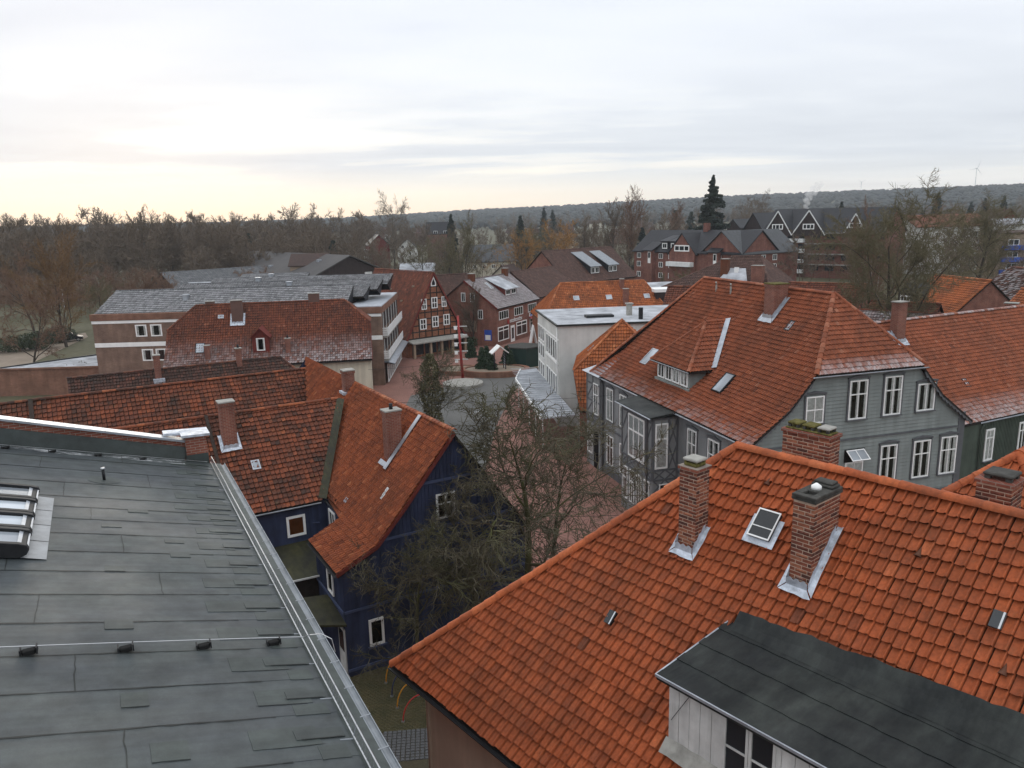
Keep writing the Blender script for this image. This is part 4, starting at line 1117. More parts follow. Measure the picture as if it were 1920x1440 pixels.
    # dormer roof: lapped bitumen sheets, drip edges
    ex0 = dx0 - .16; ez = lambda y: 11.93 + .115 * (y - (dy - .26)) / 1.0
    yb = lambda x: 2.62 + .10 * (x - ex0) / 1.9 if x < ex0 + 1.9 else 2.72 + .10 * min(1, (x - ex0 - 1.9) / 3)
    def top(x): return yb(x) + .10
    m = MB(); m.add([(ex0, dy - .26, ez(dy - .26) - .10), (dx1, dy - .26, ez(dy - .26) - .10), (dx1, 3.0, ez(3.0) - .10), (ex0 + .25, 3.0, ez(3.0) - .10), (ex0, dy - .26, ez(dy - .26) - .004), (dx1, dy - .26, ez(dy - .26) - .004), (dx1, 3.0, ez(3.0) - .004), (ex0 + .25, 3.0, ez(3.0) - .004)], [(0, 3, 2, 1), (4, 5, 6, 7), (0, 1, 5, 4), (1, 2, 6, 5), (2, 3, 7, 6), (3, 0, 4, 7)]); dr = m.build('dormer_roof', M['bitumen_black'], dm)
    ys = [dy - .26, dy + .30, dy + .95, dy + 1.55, 3.02]
    for i in range(4):
        y0, y1 = ys[i], ys[i + 1] + .05
        cuts = [ex0, ex0 + .55 + .5 * i, ex0 + 2.3 + (i * .9) % 1.3, ex0 + 4.6, dx1]
        for c0, c1 in zip(cuts[:-1], cuts[1:]):
            n = 14; pts = []
            for k in range(n + 1):
                x = c0 + (c1 + .02 - c0) * k / n; sh = .25 * max(0, 1 - (x - ex0) / .5) * 0
                w0 = rs.uniform(-.012, .012) if i else 0; wr = rs.uniform(0, .006)
                pts += [(x, y0 + w0, ez(y0) + .016 + wr), (x, (y0 + y1) / 2, ez((y0 + y1) / 2) + .008 + rs.uniform(0, .006)), (x, y1, ez(y1) + .002), (x, y0 + w0, ez(y0) + .002)]
            f = []
            for k in range(n): a = 4 * k; f += [(a, a + 4, a + 5, a + 1), (a + 1, a + 5, a + 6, a + 2), (a + 3, a + 7, a + 4, a)]
            m = MB(); m.add(pts, f); m.build('bitumen_sheet', M['bitumen_black'], dr, smooth=False)
    n = 46; pts = []
    for i in range(n + 1):   # ragged top flap lapped over the tiles
        x = ex0 + .2 + (dx1 - ex0 - .2) * i / n; yy = 2.60 + .30 * i / n + .008 * math.sin(i * .9) + rs.uniform(-.014, .014)
        z_ = 9.0 + (yy + .6) * .983 + .215
        pts += [(x, 2.35, ez(2.35) + .022), (x, yy - .10, max(ez(yy - .1) + .02, z_ - .10)), (x, yy + .07, z_ + .07 + rs.uniform(-.006, .010))]
    m = MB(); m.add(pts, [(3 * i + r, 3 * i + 3 + r, 3 * i + 4 + r, 3 * i + 1 + r) for i in range(n) for r in (0, 1)]); m.build('top_flap', M['bitumen_black'], dr)
    m = MB(); m.bar((ex0 - .01, dy - .275, ez(dy - .26) - .01), (dx1, dy - .275, ez(dy - .26) - .01), .03, .05); m.bar((ex0 - .01, dy - .28, ez(dy - .28) - .012), (ex0 + .02, 2.75, ez(2.75) - .012), .03, .05); m.build('drip_edge', M['zinc'], dr)
    m = MB(); m.tube([(dx0 + .45, dy - .05, 11.74), (dx0 + .02, dy - .05, 11.0)], .006, 4); m.build('cable', M['black_metal'], dm)
build_near_house()
# ------------------------------------------------------------------ mid-distance houses
T_VILLA = dict(mat='tile_villa', tw=.20, th=.30, k=4, style='roll', amp=.075, lift=.07, thick=.018)
def frosty(lo, hi, side=0.0):
    """hoar frost lying on the shaded lower courses"""
    return lambda u, v, r: np.clip((hi - v) / max(hi - lo, .01), 0, 1) * (.35 + .65 * r)

def slope_h(z_of, y): return z_of(y)

# ---- grey villa
def build_villa():
    root = empty('villa', (6.81, 59.99, 0), az2rz(163.5), 'large grey boarded villa with red tiled roof, bay window and white window frames', 'house')
    w, d = 21.3, 14.25; prof = [(-.4, 7.8), (2.0, 9.6), (7.125, 15.25)]; L, R = ('hip', 3.9), ('half', 11.35, 3.1)
    sl = gable_slopes(w, d, prof, .30, L, R); F = sl['F']
    body(root, w, d, prof, -.4, 'wall_grey', L, R)
    aF = F.arc_at_z(11.35)
    caps = [(F.pt(3.9, F.len, .04), F.pt(w - 3.1, F.len, .04)), (F.pt(-.4, 0, .04), F.pt(3.9, F.len, .04)), (F.pt(w + .3, aF, .04), F.pt(w - 3.1, F.len, .04)), (Vector((w + .3, d - 3.4, 11.4)), Vector((w - 3.1, d / 2, 15.3)))]
    fz = lambda u, v, r: np.where((v < .12), (.12 - v) / .12 * .5 * r, 0) + np.where((v < .35) & (u > 6.5), 0, 0)
    ro = roof(root, sl, dict(T_VILLA, frost={'R': lambda u, v, r: np.clip((.20 - v) / .16, 0, 1) * (.15 + .6 * r) + np.clip((u - 8.5) / 3, 0, 1) * np.clip((.35 - v) / .3, 0, 1) * .4 * r, 'F': fz}), which=('F', 'R', 'L'), caps=caps, seed=21, cap_r=.14)
    gutter(root, (-.4, -.47, 7.72), (w + .3, -.47, 7.72), 'zinc', .07)
    gutter(root, (w + .42, 3.3, 11.28), (w + .42, d - 3.3, 11.28), 'zinc', .06)
    FR, FF = sidef(w, d, 'R'), sidef(w, d, 'F')
    # verge boards with the scalloped lower edge
    for sgn in (0, 1):
        m = MB(FR); n = 14; pr = [(y, z) for y, z in prof]
        for i in range(n):
            ya, yb = -.35 + i * (3.75 / n), -.35 + (i + 1) * (3.75 / n)
            za, zb = np.interp(ya, [p[0] for p in pr], [p[1] for p in pr]), np.interp(yb, [p[0] for p in pr], [p[1] for p in pr])
            q = [(ya, za - .05), (yb, zb - .05), (yb, zb - .24), ((ya + yb) / 2, (za + zb) / 2 - .36), (ya, za - .24)]
            if sgn: q = [(d - a, b) for a, b in q]
            m.prism([(a, -.29, b) for a, b in q], (0, .03, 0))
        m.build('verge_board', M['trim_grey'], root)
    # clapboards, one piece each
    rs = random.Random(8); z = 2.2
    gp = [(0, 7.94 + .1)] + [(2.0, 9.6), (7.125, 15.25)]
    bw = None
    m = MB(FR); m.box(0.02, d - .02, -.012, 0, 1.9, 2.2); bw = m.build('boarding', M['wall_board'], root)
    while z < 11.15:
        zz = z + .205
        y0 = .02 if zz < 8.05 else float(np.interp(zz, [p[1] for p in gp], [p[0] for p in gp])) + .12
        m = MB(FR); m.add([(y0, -.050, z), (d - y0, -.050, z), (d - y0, -.012, zz + .01), (y0, -.012, zz + .01), (y0, 0, z), (d - y0, 0, z)], [(0, 1, 2, 3), (1, 0, 4, 5)])
        m.build('board', M['wall_board'], bw); z = zz
    # belts, corner post
    m = MB(FR); m.box(-.02, d + .02, -.10, -.036, 7.42, 7.50); m.build('belt_moulding', M['trim_grey'], root)
    m = MB(FR); m.box(d - .42, d + .03, -.09, -.002, -.2, 8.3); m.build('corner_post', M['trim_grey'], root)
    m = MB(FR); m.box(-.02, d + .06, -.13, -.036, 3.62, 3.76); m.build('belt_moulding', M['trim_grey'], root)
    for (a, b, c, e, cols, rows) in ((3.17, 8.62, 4.32, 10.15, 2, (1, 1)), (5.95, 8.60, 7.14, 10.82, 2, (.64, .36)), (8.30, 8.62, 9.49, 10.86, 2, (.64, .36)), (10.62, 8.65, 11.86, 10.25, 2, (1,)),
                                     (3.4, 4.62, 4.6, 6.82, 2, (.64, .36)), (8.38, 4.60, 9.52, 6.84, 2, (.64, .36)), (10.70, 4.62, 11.90, 6.86, 2, (.64, .36)), (12.66, 4.62, 13.84, 6.90, 2, (.64, .36))):
        FRo = FR @ Matrix.Translation((0, -.052, 0)); window(root, FRo, a, c * 0 + b, c, e, cols, rows, fw=.075, curtain=.36, sill='trim_grey', hood='trim_grey')
    FRo = FR @ Matrix.Translation((0, -.052, 0))
    wo = window(root, FRo, 6.0, 4.62, 7.2, 6.10, 2, (1,), fw=.075, curtain=.36, sill='trim_grey')
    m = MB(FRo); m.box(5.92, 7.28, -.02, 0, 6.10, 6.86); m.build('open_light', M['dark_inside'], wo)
    T = FRo @ Matrix.Translation((6.0, -.03, 6.80)) @ Matrix.Rotation(math.radians(-52), 4, 'X')
    m = MB(T); m.box(0, .06, -.03, 0, -.74, 0); m.box(1.14, 1.2, -.03, 0, -.74, 0); m.box(.06, 1.14, -.03, 0, -.06, 0); m.box(.06, 1.14, -.03, 0, -.74, -.68); m.box(.575, .625, -.028, 0, -.68, -.06); m.build('tilted_casement', M['white_paint'], wo)
    m = MB(T); m.poly([(.06, -.014, -.68), (1.14, -.014, -.68), (1.14, -.014, -.06), (.06, -.014, -.06)]); m.build('pane', M['glass_sky_tint'], wo)
    # street front
    for (a, b, c, e) in ((1.92, 4.45, 3.18, 7.0), (4.35, 4.5, 5.55, 7.0), (14.42, 4.45, 15.55, 6.98), (16.85, 4.45, 18.1, 6.98), (19.2, 4.45, 20.35, 6.98), (6.55, 4.5, 7.7, 7.0)):
        window(root, FF, a, b, c, e, 2, (.64, .36), fw=.08, curtain=.38, sill='trim_grey', hood='trim_grey')
    for (a, b, c, e) in ((2.0, .9, 3.2, 3.25), (4.4, .9, 5.5, 3.2), (6.6, .9, 7.7, 3.2), (14.4, .9, 15.5, 3.2), (16.8, .9, 18.0, 3.2)):
        window(root, FF, a, b, c, e, 2, (.64, .36), fw=.08, curtain=.38, sill='trim_grey')
    m = MB(FF); m.box(1.5, 8.5, -.08, 0, 3.72, 3.86); m.box(13.3, w, -.08, 0, 3.72, 3.86); m.build('string_course', M['trim_grey'], root)
    m = MB(FF); m.box(1.4, w, -.10, 0, -.3, .55); m.build('plinth', M['trim_grey'], root)
    m = MB(); m.tube([(1.42, -.45, 7.65), (1.42, -.2, 7.3), (1.42, -.12, 7.1), (1.42, -.12, 0)], .055, 8); m.build('downpipe', M['trim_grey'], root, smooth=True)
    def xpanel(Fm, a, b, z0, z1, par, cross=True, t=.09, dp=.035):
        for (p, q, nm) in (((a, z0), (b, z1), 'brace'), ((a, z1), (b, z0), 'brace')) if cross else (((a, z0), (b, z1), 'brace'),):
            mm = MB(Fm); mm.bar((p[0], -dp / 2, p[1]), (q[0], -dp / 2, q[1]), dp, t, up=(0, 0, 1)); mm.build(nm, M['trim_grey'], par)
    def frame(Fm, us, zs, par, t=.12, dp=.045):
        for u in us: mm = MB(Fm); mm.box(u - t / 2, u + t / 2, -dp, 0, zs[0], zs[-1]); mm.build('post', M['trim_grey'], par)
        for z_ in zs: mm = MB(Fm); mm.box(us[0], us[-1], -dp - .006, 0, z_ - t / 2, z_ + t / 2); mm.build('rail', M['trim_grey'], par)
    # corner pavilion at the far end
    pv = MB(); pv.box(-1.5, 1.32, -.28, 3.2, -.3, 7.72); pav = pv.build('pavilion', M['wall_grey'], root)
    Fp = fr(0, -.28, 0, 0)
    frame(Fp, [-1.44, -.2, 1.26], [3.75, 4.35, 5.5, 6.9, 7.6], pav); xpanel(Fp, -1.44, -.2, 5.5, 6.9, pav, False); xpanel(Fp, -1.44, -.2, 4.35, 5.5, pav, False); xpanel(Fp, -.2, 1.26, 3.75, 4.35, pav); xpanel(Fp, -1.44, -.2, 3.75, 4.35, pav)
    window(pav, Fp, -.05, 4.47, .95, 7.0, 2, (.64, .36), fw=.08, curtain=.3); window(pav, Fp, -1.25, 1.0, -.3, 3.2, 2, (.6, .4), fw=.08, curtain=.3)
    m = MB(Fp); m.box(.05, .95, -.03, 0, 0, 3.1); m.build('doorway', M['dark_inside'], pav)
    m = MB(); m.add([(-1.8, -.6, 7.74), (1.6, -.6, 7.74), (1.6, 3.4, 7.74), (-1.8, 3.4, 7.74), (1.4, 1.6, 9.3), (.9, 2.2, 9.3)], [(0, 1, 4), (0, 4, 5), (0, 5, 3), (1, 2, 4), (2, 3, 5, 4)]); m.build('pavilion_roof', M['zinc'], pav)
    # bay
    b = MB(); b.box(8.6, 13.2, -1.8, 0, -.3, 7.42); bay = b.build('bay', M['wall_grey'], root)
    Fb, Rb = fr(0, -1.8, 0, 0), fr(13.2, -1.8, 0, math.pi / 2)
    frame(Fb, [8.66, 9.55, 12.25, 13.14], [3.3, 3.95, 7.1, 7.36], bay); frame(Rb, [.06, 1.74], [3.3, 3.95, 7.36], bay); frame(Rb, [1.12], [3.95, 7.36], bay)
    for a, bb in ((8.66, 9.55), (12.25, 13.14)): xpanel(Fb, a, bb, 5.6, 7.1, bay, False); xpanel(Fb, a, bb, 3.95, 5.6, bay, False)
    for a, bb in ((8.66, 9.55), (9.55, 10.9), (10.9, 12.25), (12.25, 13.14)): xpanel(Fb, a, bb, 3.3, 3.95, bay)
    for za, zb in ((2.4, 3.3), (3.3, 3.95)): xpanel(Rb, .06, .9, za, zb, bay); xpanel(Rb, .9, 1.74, za, zb, bay)
    for za, zb in ((3.95, 5.6), (5.6, 7.3)): xpanel(Rb, 1.12, 1.74, za, zb, bay)
    window(bay, Fb, 9.7, 4.05, 12.1, 7.0, 3, (.64, .36), fw=.10, bar=.08, curtain=.5); window(bay, Rb, .16, 4.05, 1.06, 7.05, 1, (.66, .34), fw=.10, bar=.09, curtain=.5)
    for a in (8.9, 9.95, 11.0, 12.15): window(bay, Fb, a, .8, a + .72, 3.1, 2 if a > 9 else 1, (.65, .35), fw=.06, curtain=.3)
    window(bay, Rb, .5, 1.0, 1.5, 3.0, 2, (.7, .3), fw=.06)
    m = MB(); m.add([(8.3, -2.15, 7.44), (13.5, -2.15, 7.44), (13.5, .0, 7.70), (8.3, .0, 7.70), (8.3, -2.15, 7.56), (13.5, -2.15, 7.56), (13.5, .0, 7.80), (8.3, .0, 7.80)], [(0, 3, 2, 1), (4, 5, 6, 7), (0, 1, 5, 4), (1, 2, 6, 5), (2, 3, 7, 6), (3, 0, 4, 7)]); br = m.build('bay_roof', M['bitumen_black'], bay)
    gutter(br, (8.25, -2.22, 7.52), (13.55, -2.22, 7.52), 'zinc', .06)
    m = MB(); m.tube([(12.6, -2.15, 7.45), (12.6, -1.88, 7.2), (12.6, -1.88, 0)], .05, 8); m.build('downpipe', M['trim_grey'], bay, smooth=True)
    # hipped dormer
    dr = MB(); dr.box(8.3, 12.7, 1.0, 3.6, 8.6, 10.2); dm = dr.build('dormer', M['wall_board'], root)
    Fd = fr(0, 1.0, 0, 0)
    for i in range(4): window(dm, Fd, 8.45 + i * 1.05, 9.05, 9.37 + i * 1.05, 10.12, 2, (1,), fw=.085, bar=.06, curtain=.25)
    m = MB(Fd); m.box(8.15, 12.85, -.14, 0, 8.80, 8.98); m.build('sill', M['wall_board'], dm)
    ap = Vector((10.5, 3.35, 12.92)); e0, e1, ey = 7.9, 13.1, .72; ez = 10.18
    pr = [(0, 0)]
    run = ap.y - ey; hyp = math.hypot(run, ap.z - ez)
    sF = Slope(fr(0, 0, 0, 0), [(ey, ez), (ap.y, ap.z)], [(0, e0), (hyp, ap.x)], [(0, e1), (hyp, ap.x)])
    hr = math.hypot(e1 - ap.x, ap.z - ez)
    zm = lambda y: 9.6 + (y - 2.0) * 1.1024
    yv0 = 2.0 + (ez - 9.6) / 1.1024; yv1 = 2.0 + (ap.z - 9.6) / 1.1024
    sR = Slope(fr(e1, 0, 0, math.pi / 2), [(0, ez), (e1 - ap.x, ap.z)], [(0, ey), (hr, ap.y)], [(0, yv0), (hr, yv1)])
    sL = Slope(fr(e0, 0, 0, -math.pi / 2), [(0, ez), (ap.x - e0, ap.z)], [(0, -yv0), (hr, -yv1)], [(0, -ey), (hr, -ap.y)])
    roof(dm, {'F': sF, 'R': sR, 'L': sL}, dict(T_VILLA, th=.32), caps=[(sF.pt(e0, 0, .04), ap), (sF.pt(e1, 0, .04), ap), (ap + Vector((0, 0, .03)), Vector((10.5, yv1, ap.z + .03)))], seed=23, cap_r=.13, name='dormer_roof')
    m = MB(); m.bar((e1 + .10, yv0 - .08, ez + .20), (ap.x + .16, yv1 - .05, ap.z + .18), .36, .02, up=(.3, -.7, .7)); m.build('valley_sheet', M['zinc'], dm)
    gutter(dm, (e0, ey - .07, ez - .04), (e1, ey - .07, ez - .04), 'zinc', .05)
    # roof lights, chimney, vents
    ar = lambda y: float(np.interp(y, F.py, F.S))
    roof_window(ro, F, 14.6, ar(1.50), 1.0, 1.5, .16); roof_window(ro, F, 4.6, ar(1.50), .95, 1.5, .14, 'zinc', 'glass_sky_tint'); roof_window(ro, F, 16.45, ar(5.12), .5, .72, .10)
    c = chimney(ro, 13.8, 5.5, 1.0, 1.0, 12.6, 15.6, 'brick_red', cap='moss'); flashing(c, 13.8, 14.8, 5.5, 6.5, F, 'zinc', .22, .2)
    for x in (6.7, 8.6): m = MB(); p = F.pt(x, ar(6.4), 0); m.tube([p, p + Vector((0, 0, .55)), p + Vector((.12, -.1, .72))], .07, 6); m.build('vent_pipe', M['concrete'], ro)
build_villa()

# ---- red roofed house with the green wall
def build_green():
    root = empty('boarded_house', (30.28, 47.7, 0), az2rz(64), 'house with red tiled roof above dark green boarded wall, right of the villa', 'house')
    w, d = 26, 12.0; ox = -8.0; prof = [(-.1, 6.55), (1.4, 7.75), (6.0, 12.45)]
    sl = gable_slopes(w, d, prof, .2); F = sl['F']
    g = empty('house_body', (ox, 0, 0), parent=root)
    body(g, w, d, [(0, 6.55), (1.4, 7.65), (6.0, 12.35)], -.3, 'wall_green')
    ro = roof(g, sl, dict(T_VILLA, frost={'F': lambda u, v, r: np.clip((.24 - v) / .22, 0, 1) * (.15 + .6 * r)}), which=('F',), caps=[(F.pt(-.2, F.len, .05), F.pt(w + .2, F.len, .05))], seed=31, cap_r=.14, cap_frost=.5)
    gutter(g, (7.6, -.18, 6.5), (w, -.18, 6.5), 'zinc', .07)
    FF = sidef(w, d, 'F')
    rs = random.Random(4)
    x = 8.0
    while x < 14: m = MB(FF); m.box(x + .012, x + .1, -.03, 0, 0, 6.4); m.build('board', M['wall_green'], g); x += .16 + rs.uniform(-.01, .01)
    window(g, FF @ Matrix.Translation((0, -.03, 0)), 8.35, 3.75, 9.25, 5.9, 2, (.72, .28), fw=.11, curtain=.4, sill='trim_grey'); window(g, FF @ Matrix.Translation((0, -.03, 0)), 11.9, 3.75, 12.8, 5.9, 2, (.72, .28), fw=.11, curtain=.4)
    m = MB(); m.tube([(8.0, -.2, 6.45), (7.75, -.1, 6.1), (7.75, -.1, 0)], .05, 8); m.build('downpipe', M['wall_green'], g, smooth=True)
    ar = lambda y: float(np.interp(y, F.py, F.S))
    c = chimney(ro, 5.35, 4.75, .85, .55, 10.5, 13.9, 'brick_red', crown=False); flashing(c, 5.35, 6.2, 4.75, 5.3, F, 'lead', .2, .2)
    roof_window(ro, F, 8.9, ar(1.9), .45, .7, .08)
build_green()

# ---- low wing behind the near ridge, right edge
def build_backwing():
    a = G(1908, 853, 14.1); az = 52; ux = Vector((math.sin(math.radians(az)), math.cos(math.radians(az)), 0)); uy = Vector((-ux.y, ux.x, 0))
    o = a - ux * 2.3 - uy * 2.3
    root = empty('rear_building', (o.x, o.y, 0), az2rz(az), 'orange tiled hip peeping over the near ridge at right edge', 'house')
    prof = [(-.3, 11.7), (2.3, 14.1)]; w, d = 6.0, 4.6
    sl = gable_slopes(w, d, prof, .15, ('hip', 2.3)); F = sl['F']
    body(root, w, d, prof, 0, 'brick_red', ('hip', 2.3))
    roof(root, sl, dict(mat='tile_near', tw=.20, th=.30, k=8, amp=.055, lift=.066, thick=.016), caps=[(F.pt(-.3, 0, .05), F.pt(2.3, F.len, .05)), (F.pt(2.3, F.len, .05), F.pt(w, F.len, .05)), (Vector((-.3, d + .3, 11.75)), F.pt(2.3, F.len, .05))], seed=77)
build_backwing()

# ---- blue house and its wings
T_OLD = dict(mat='tile_old', tw=.235, th=.30, k=4, style='wave', amp=.065, lift=.07, thick=.02, jit=.014, tvar=.14)
def build_blue():
    root = empty('blue_house', (-7.6, 30.89, 0), az2rz(60), 'dark blue boarded house with steep orange tiled roof and white windows behind the bare tree', 'house')
    w, apx = 9.3, 5.56
    # local x = across the gable (s), local y = along the ridge (r)
    g = [(0, 5.35), (1.6, 6.0), (apx, 10.5), (w, 5.2)]
    m = MB(); m.poly([(0, 0, -.2), (w, 0, -.2), (w, 0, 5.2), (apx, 0, 10.45), (1.6, 0, 5.95), (0, 0, 5.25)])
    m.poly([(0, 4.0, -.2), (0, 0, -.2), (0, 0, 5.25), (0, 4.0, 5.25)]); m.poly([(1.5, 4.0, -.2), (0, 4.0, -.2), (0, 4.0, 5.25), (1.5, 4.0, 5.9)])
    m.poly([(1.5, 24, -.2), (1.5, 4.0, -.2), (1.5, 4.0, 5.9), (1.5, 24, 5.9)]); m.poly([(w, 0, -.2), (w, 24, -.2), (w, 24, 5.2), (w, 0, 5.2)]); m.poly([(w, 24, -.2), (1.5, 24, -.2), (1.5, 24, 5.9), (apx, 24, 10.45), (w, 24, 5.2)])
    m.build('wall', M['wall_blue'], root)
    FG = fr(0, 0, 0, 0); FLm = fr(0, 4.0, 0, -math.pi / 2)
    # vertical boards with cover strips (only a few pixels wide)
    def battens(Fm, u0, u1, z0, ztop, nm, step=.19):
        m = MB(Fm); u = u0
        while u < u1: m.box(u, u + .035, -.022, 0, z0, ztop(u)); u += step
        tag(m.build(nm, M['wall_blue'], root), kind='stuff')
    battens(FG, .1, w, 3.3, lambda u: float(np.interp(u, [0, 1.6, apx, w], [5.2, 5.9, 10.4, 5.1])), 'cover_strips'); battens(FLm, .05, 3.95, 3.3, lambda u: 5.2, 'cover_strips')
    for z in (3.2, 6.18, 8.4):
        a, b = (0, w) if z < 5.2 else (float(np.interp(z, [5.25, 5.95, 10.45], [0, 1.6, apx])), float(np.interp(z, [5.2, 10.45], [w, apx])) if z > 5.2 else w)
        if z > 5.2: b = w - (w - apx) * (z - 5.2) / 5.25
        m = MB(FG); m.box(a, b, -.07, -.024, z - .06, z + .06); m.build('belt', M['trim_blue'], root)
    m = MB(FLm); m.box(0, 4.0, -.07, -.024, 3.14, 3.26); m.build('belt', M['trim_blue'], root)
    m = MB(FG); m.box(0, w, -.05, 0, .3, .42); m.build('belt', M['trim_blue'], root)
    Fo = FG @ Matrix.Translation((0, -.024, 0))
    window(root, Fo, 1.05, 1.25, 1.75, 2.55, 1, (1,), fw=.11, sill='trim_blue'); window(root, Fo, 4.6, 6.55, 5.55, 7.75, 2, (.6, .4), fw=.07, curtain=.2)
    window(root, FLm @ Matrix.Translation((0, -.024, 0)), 1.9, 3.45, 2.75, 5.05, 1, (1,), fw=.10)
    FW = fr(1.5, 24, 0, -math.pi / 2); window(root, FW @ Matrix.Translation((0, -.02, 0)), 17.6, 4.2, 18.6, 5.7, 2, (1,), fw=.10)
    # door with its canopy on the yard side
    m = MB(FLm); m.box(3.0, 3.9, -.05, 0, .15, 2.35); dd = m.build('door', M['old_white'], root)
    m = MB(FLm); m.box(3.12, 3.78, -.06, -.05, 1.2, 2.2); m.build('pane', M['glass'], dd)
    m = MB(); m.add([(-2.0, 1.0, 2.75), (.0, -.25, 2.75), (.0, 2.4, 3.05), (-2.0, 3.3, 2.9)], [(0, 1, 2, 3)]); m.v += [(x, y, z - .1) for x, y, z in m.v]; m.f += [(7, 6, 5, 4), (0, 4, 5, 1), (3, 7, 4, 0)]
    m.build('door_canopy', M['bitumen_mossy'], root)
    m = MB(); [m.box(a - .05, a + .05, b - .05, b + .05, 0, 2.7) for a, b in ((-1.85, 1.1), (-1.85, 3.1))]; m.build('canopy_post', M['timber'], root)
    m = MB(); m.box(-1.6, .0, -.2, 1.6, 0, .16); m.build('door_step', M['concrete'], root)
    # lean-to with a bitumen roof between the wings
    m = MB(); m.box(-2.6, 1.45, 4.1, 7.4, 0, 3.5); lt = m.build('lean_to', M['timber'], root)
    m = MB(); m.add([(-2.9, 3.9, 3.4), (.05, 3.7, 3.4), (1.5, 4.0, 3.6), (1.5, 7.5, 4.0), (-2.9, 7.5, 4.0)], [(0, 1, 2, 3, 4)]); m.v += [(x, y, z + .09) for x, y, z in m.v]; m.f = [(4, 3, 2, 1, 0), (5, 6, 7, 8, 9), (0, 1, 6, 5), (1, 2, 7, 6), (4, 0, 5, 9)]; m.build('lean_to_roof', M['bitumen_mossy'], lt)
    m = MB(); m.bar((-2.92, 3.86, 3.46), (.05, 3.66, 3.46), .05, .08); m.build('drip_edge', M['old_white'], lt)
    # main roof: steep slope towards the yard with the flared tail over the near bay
    rise = math.hypot(apx - 1.6, 4.6)
    prof = [(-.25, 5.15), (1.6, 6.05), (3.0, 7.55), (apx, 10.6)]
    sW = Slope(fr(0, 24, 0, -math.pi / 2), prof, [(0, 24 - 4.1), (2.05, 24 - 4.1), (2.06, 24 - 4.9), (2.3, 11.4), (9.0, 11.4)], [(0, 24.25), (9.0, 24.25)])
    sW.left = [(0, 24 - 4.15), (2.0, 24 - 4.15), (2.12, 24 - 10.2), (sW.len, 0.0)]
    sE = Slope(fr(w, 0, 0, math.pi / 2), [(-.3, 5.0), (w - apx, 10.6)], [(0, -.25), (9, -.25)], [(0, 24), (9, 24)])
    T_B = dict(mat='tile_blue', tw=.20, th=.29, k=4, style='roll', amp=.08, lift=.055, thick=.018, jit=.008)
    ro = roof(root, {'W': sW, 'E': sE}, T_B, which=('W',), caps=[(Vector((apx, -.25, 10.68)), Vector((apx, 23.5, 10.4)))], seed=41, cap_r=.13)
    m = MB()
    for a, b in (((-.3, 5.12), (1.6, 6.0)), ((1.6, 6.0), (3.0, 7.5)), ((3.0, 7.5), (apx, 10.55))): m.bar((a[0], -.27, a[1]), (b[0], -.27, b[1]), .03, .16)
    m.build('verge_board', M['wood_red'], ro)
    gutter(ro, (-.34, 4.1, 5.08), (-.34, -.2, 5.08), 'black_metal', .06); gutter(ro, (1.42, 10.2, 5.98), (1.42, 4.2, 5.98), 'black_metal', .06)
    sl = sW
    def onW(r, x): return sW.pt(24 - r, float(np.interp(x, sW.py, sW.S)), 0)
    c = chimney(ro, 3.75, 3.45, .75, .62, 7.9, 11.0, 'brick_red', pots=1, crown=True)
    m = MB(); a, b = onW(3.25, 3.5), onW(3.25, 5.5); m.bar(a + Vector((-.08, 0, .16)), b + Vector((-.08, 0, .16)), .30, .03, up=(-.75, 0, .66)); a, b = onW(3.2, 3.62), onW(4.2, 3.62); m.bar(a + Vector((-.08, 0, .16)), b + Vector((-.08, 0, .16)), .25, .03, up=(-.75, 0, .66)); m.build('flashing', M['zinc'], c)
    roof_window(ro, sW, 24 - 2.05, float(np.interp(2.75, sW.py, sW.S)), .22, .62, .10, 'old_white'); roof_window(ro, sW, 24 - 5.0, float(np.interp(1.9, sW.py, sW.S)), .3, .25, .08, 'zinc')
    # second chimney far along the ridge
    c = chimney(ro, 4.9, 13.2, .62, .6, 9.5, 11.3, 'brick_red'); m = MB(); m.box(4.75, 5.7, 13.05, 13.95, 9.9, 10.05); m.build('flashing', M['lead'], c)
    roof_window(ro, sW, 24 - 13.0, float(np.interp(3.9, sW.py, sW.S)), .3, .9, .10, 'old_white')
    # wing towards the hall
    wg = empty('wing', (-15.5, 6.95, 0), parent=root)
    W2, D2 = 19.5, 10.6; pr = [(-.15, 6.0), (5.3, 9.95)]
    s2 = gable_slopes(W2, D2, pr, .1); Fw = s2['F']; Fw.right = [(0, 16.75), (Fw.len, 19.9)]; s2['B'].left = [(0, 3.2), (s2['B'].len, 0)]
    m = MB(); m.poly([(0, 0, -.2), (W2 - 2.4, 0, -.2), (W2 - 2.4, 0, 6.0), (0, 0, 6.0)]); m.poly([(0, D2, -.2), (0, 0, -.2), (0, 0, 6.0), (0, 5.3, 9.8), (0, D2, 6.0)]); m.build('wing_wall', M['wall_blue'], wg)
    r2 = roof(wg, s2, dict(T_OLD, th=.31), which=('F',), caps=[(Fw.pt(0, Fw.len, .04), Fw.pt(19.6, Fw.len, .04))], seed=43, cap_r=.12, name='wing_roof')
    gutter(r2, (3, -.22, 5.95), (16.7, -.22, 5.95), 'zinc', .055)
    m = MB(); m.bar(Fw.pt(16.8, .1, .08), Fw.pt(19.75, Fw.len - .1, .10), .42, .03, up=(0, -.6, .8)); m.build('valley', M['bitumen_mossy'], r2)
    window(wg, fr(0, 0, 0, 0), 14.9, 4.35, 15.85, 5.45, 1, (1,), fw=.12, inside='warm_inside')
    m = MB(); m.tube([(16.2, -.1, 4.9), (16.5, -.25, 4.9)], .04, 6); m.build('vent', M['wall_blue'], wg)
    ar = lambda y: float(np.interp(y, Fw.py, Fw.S))
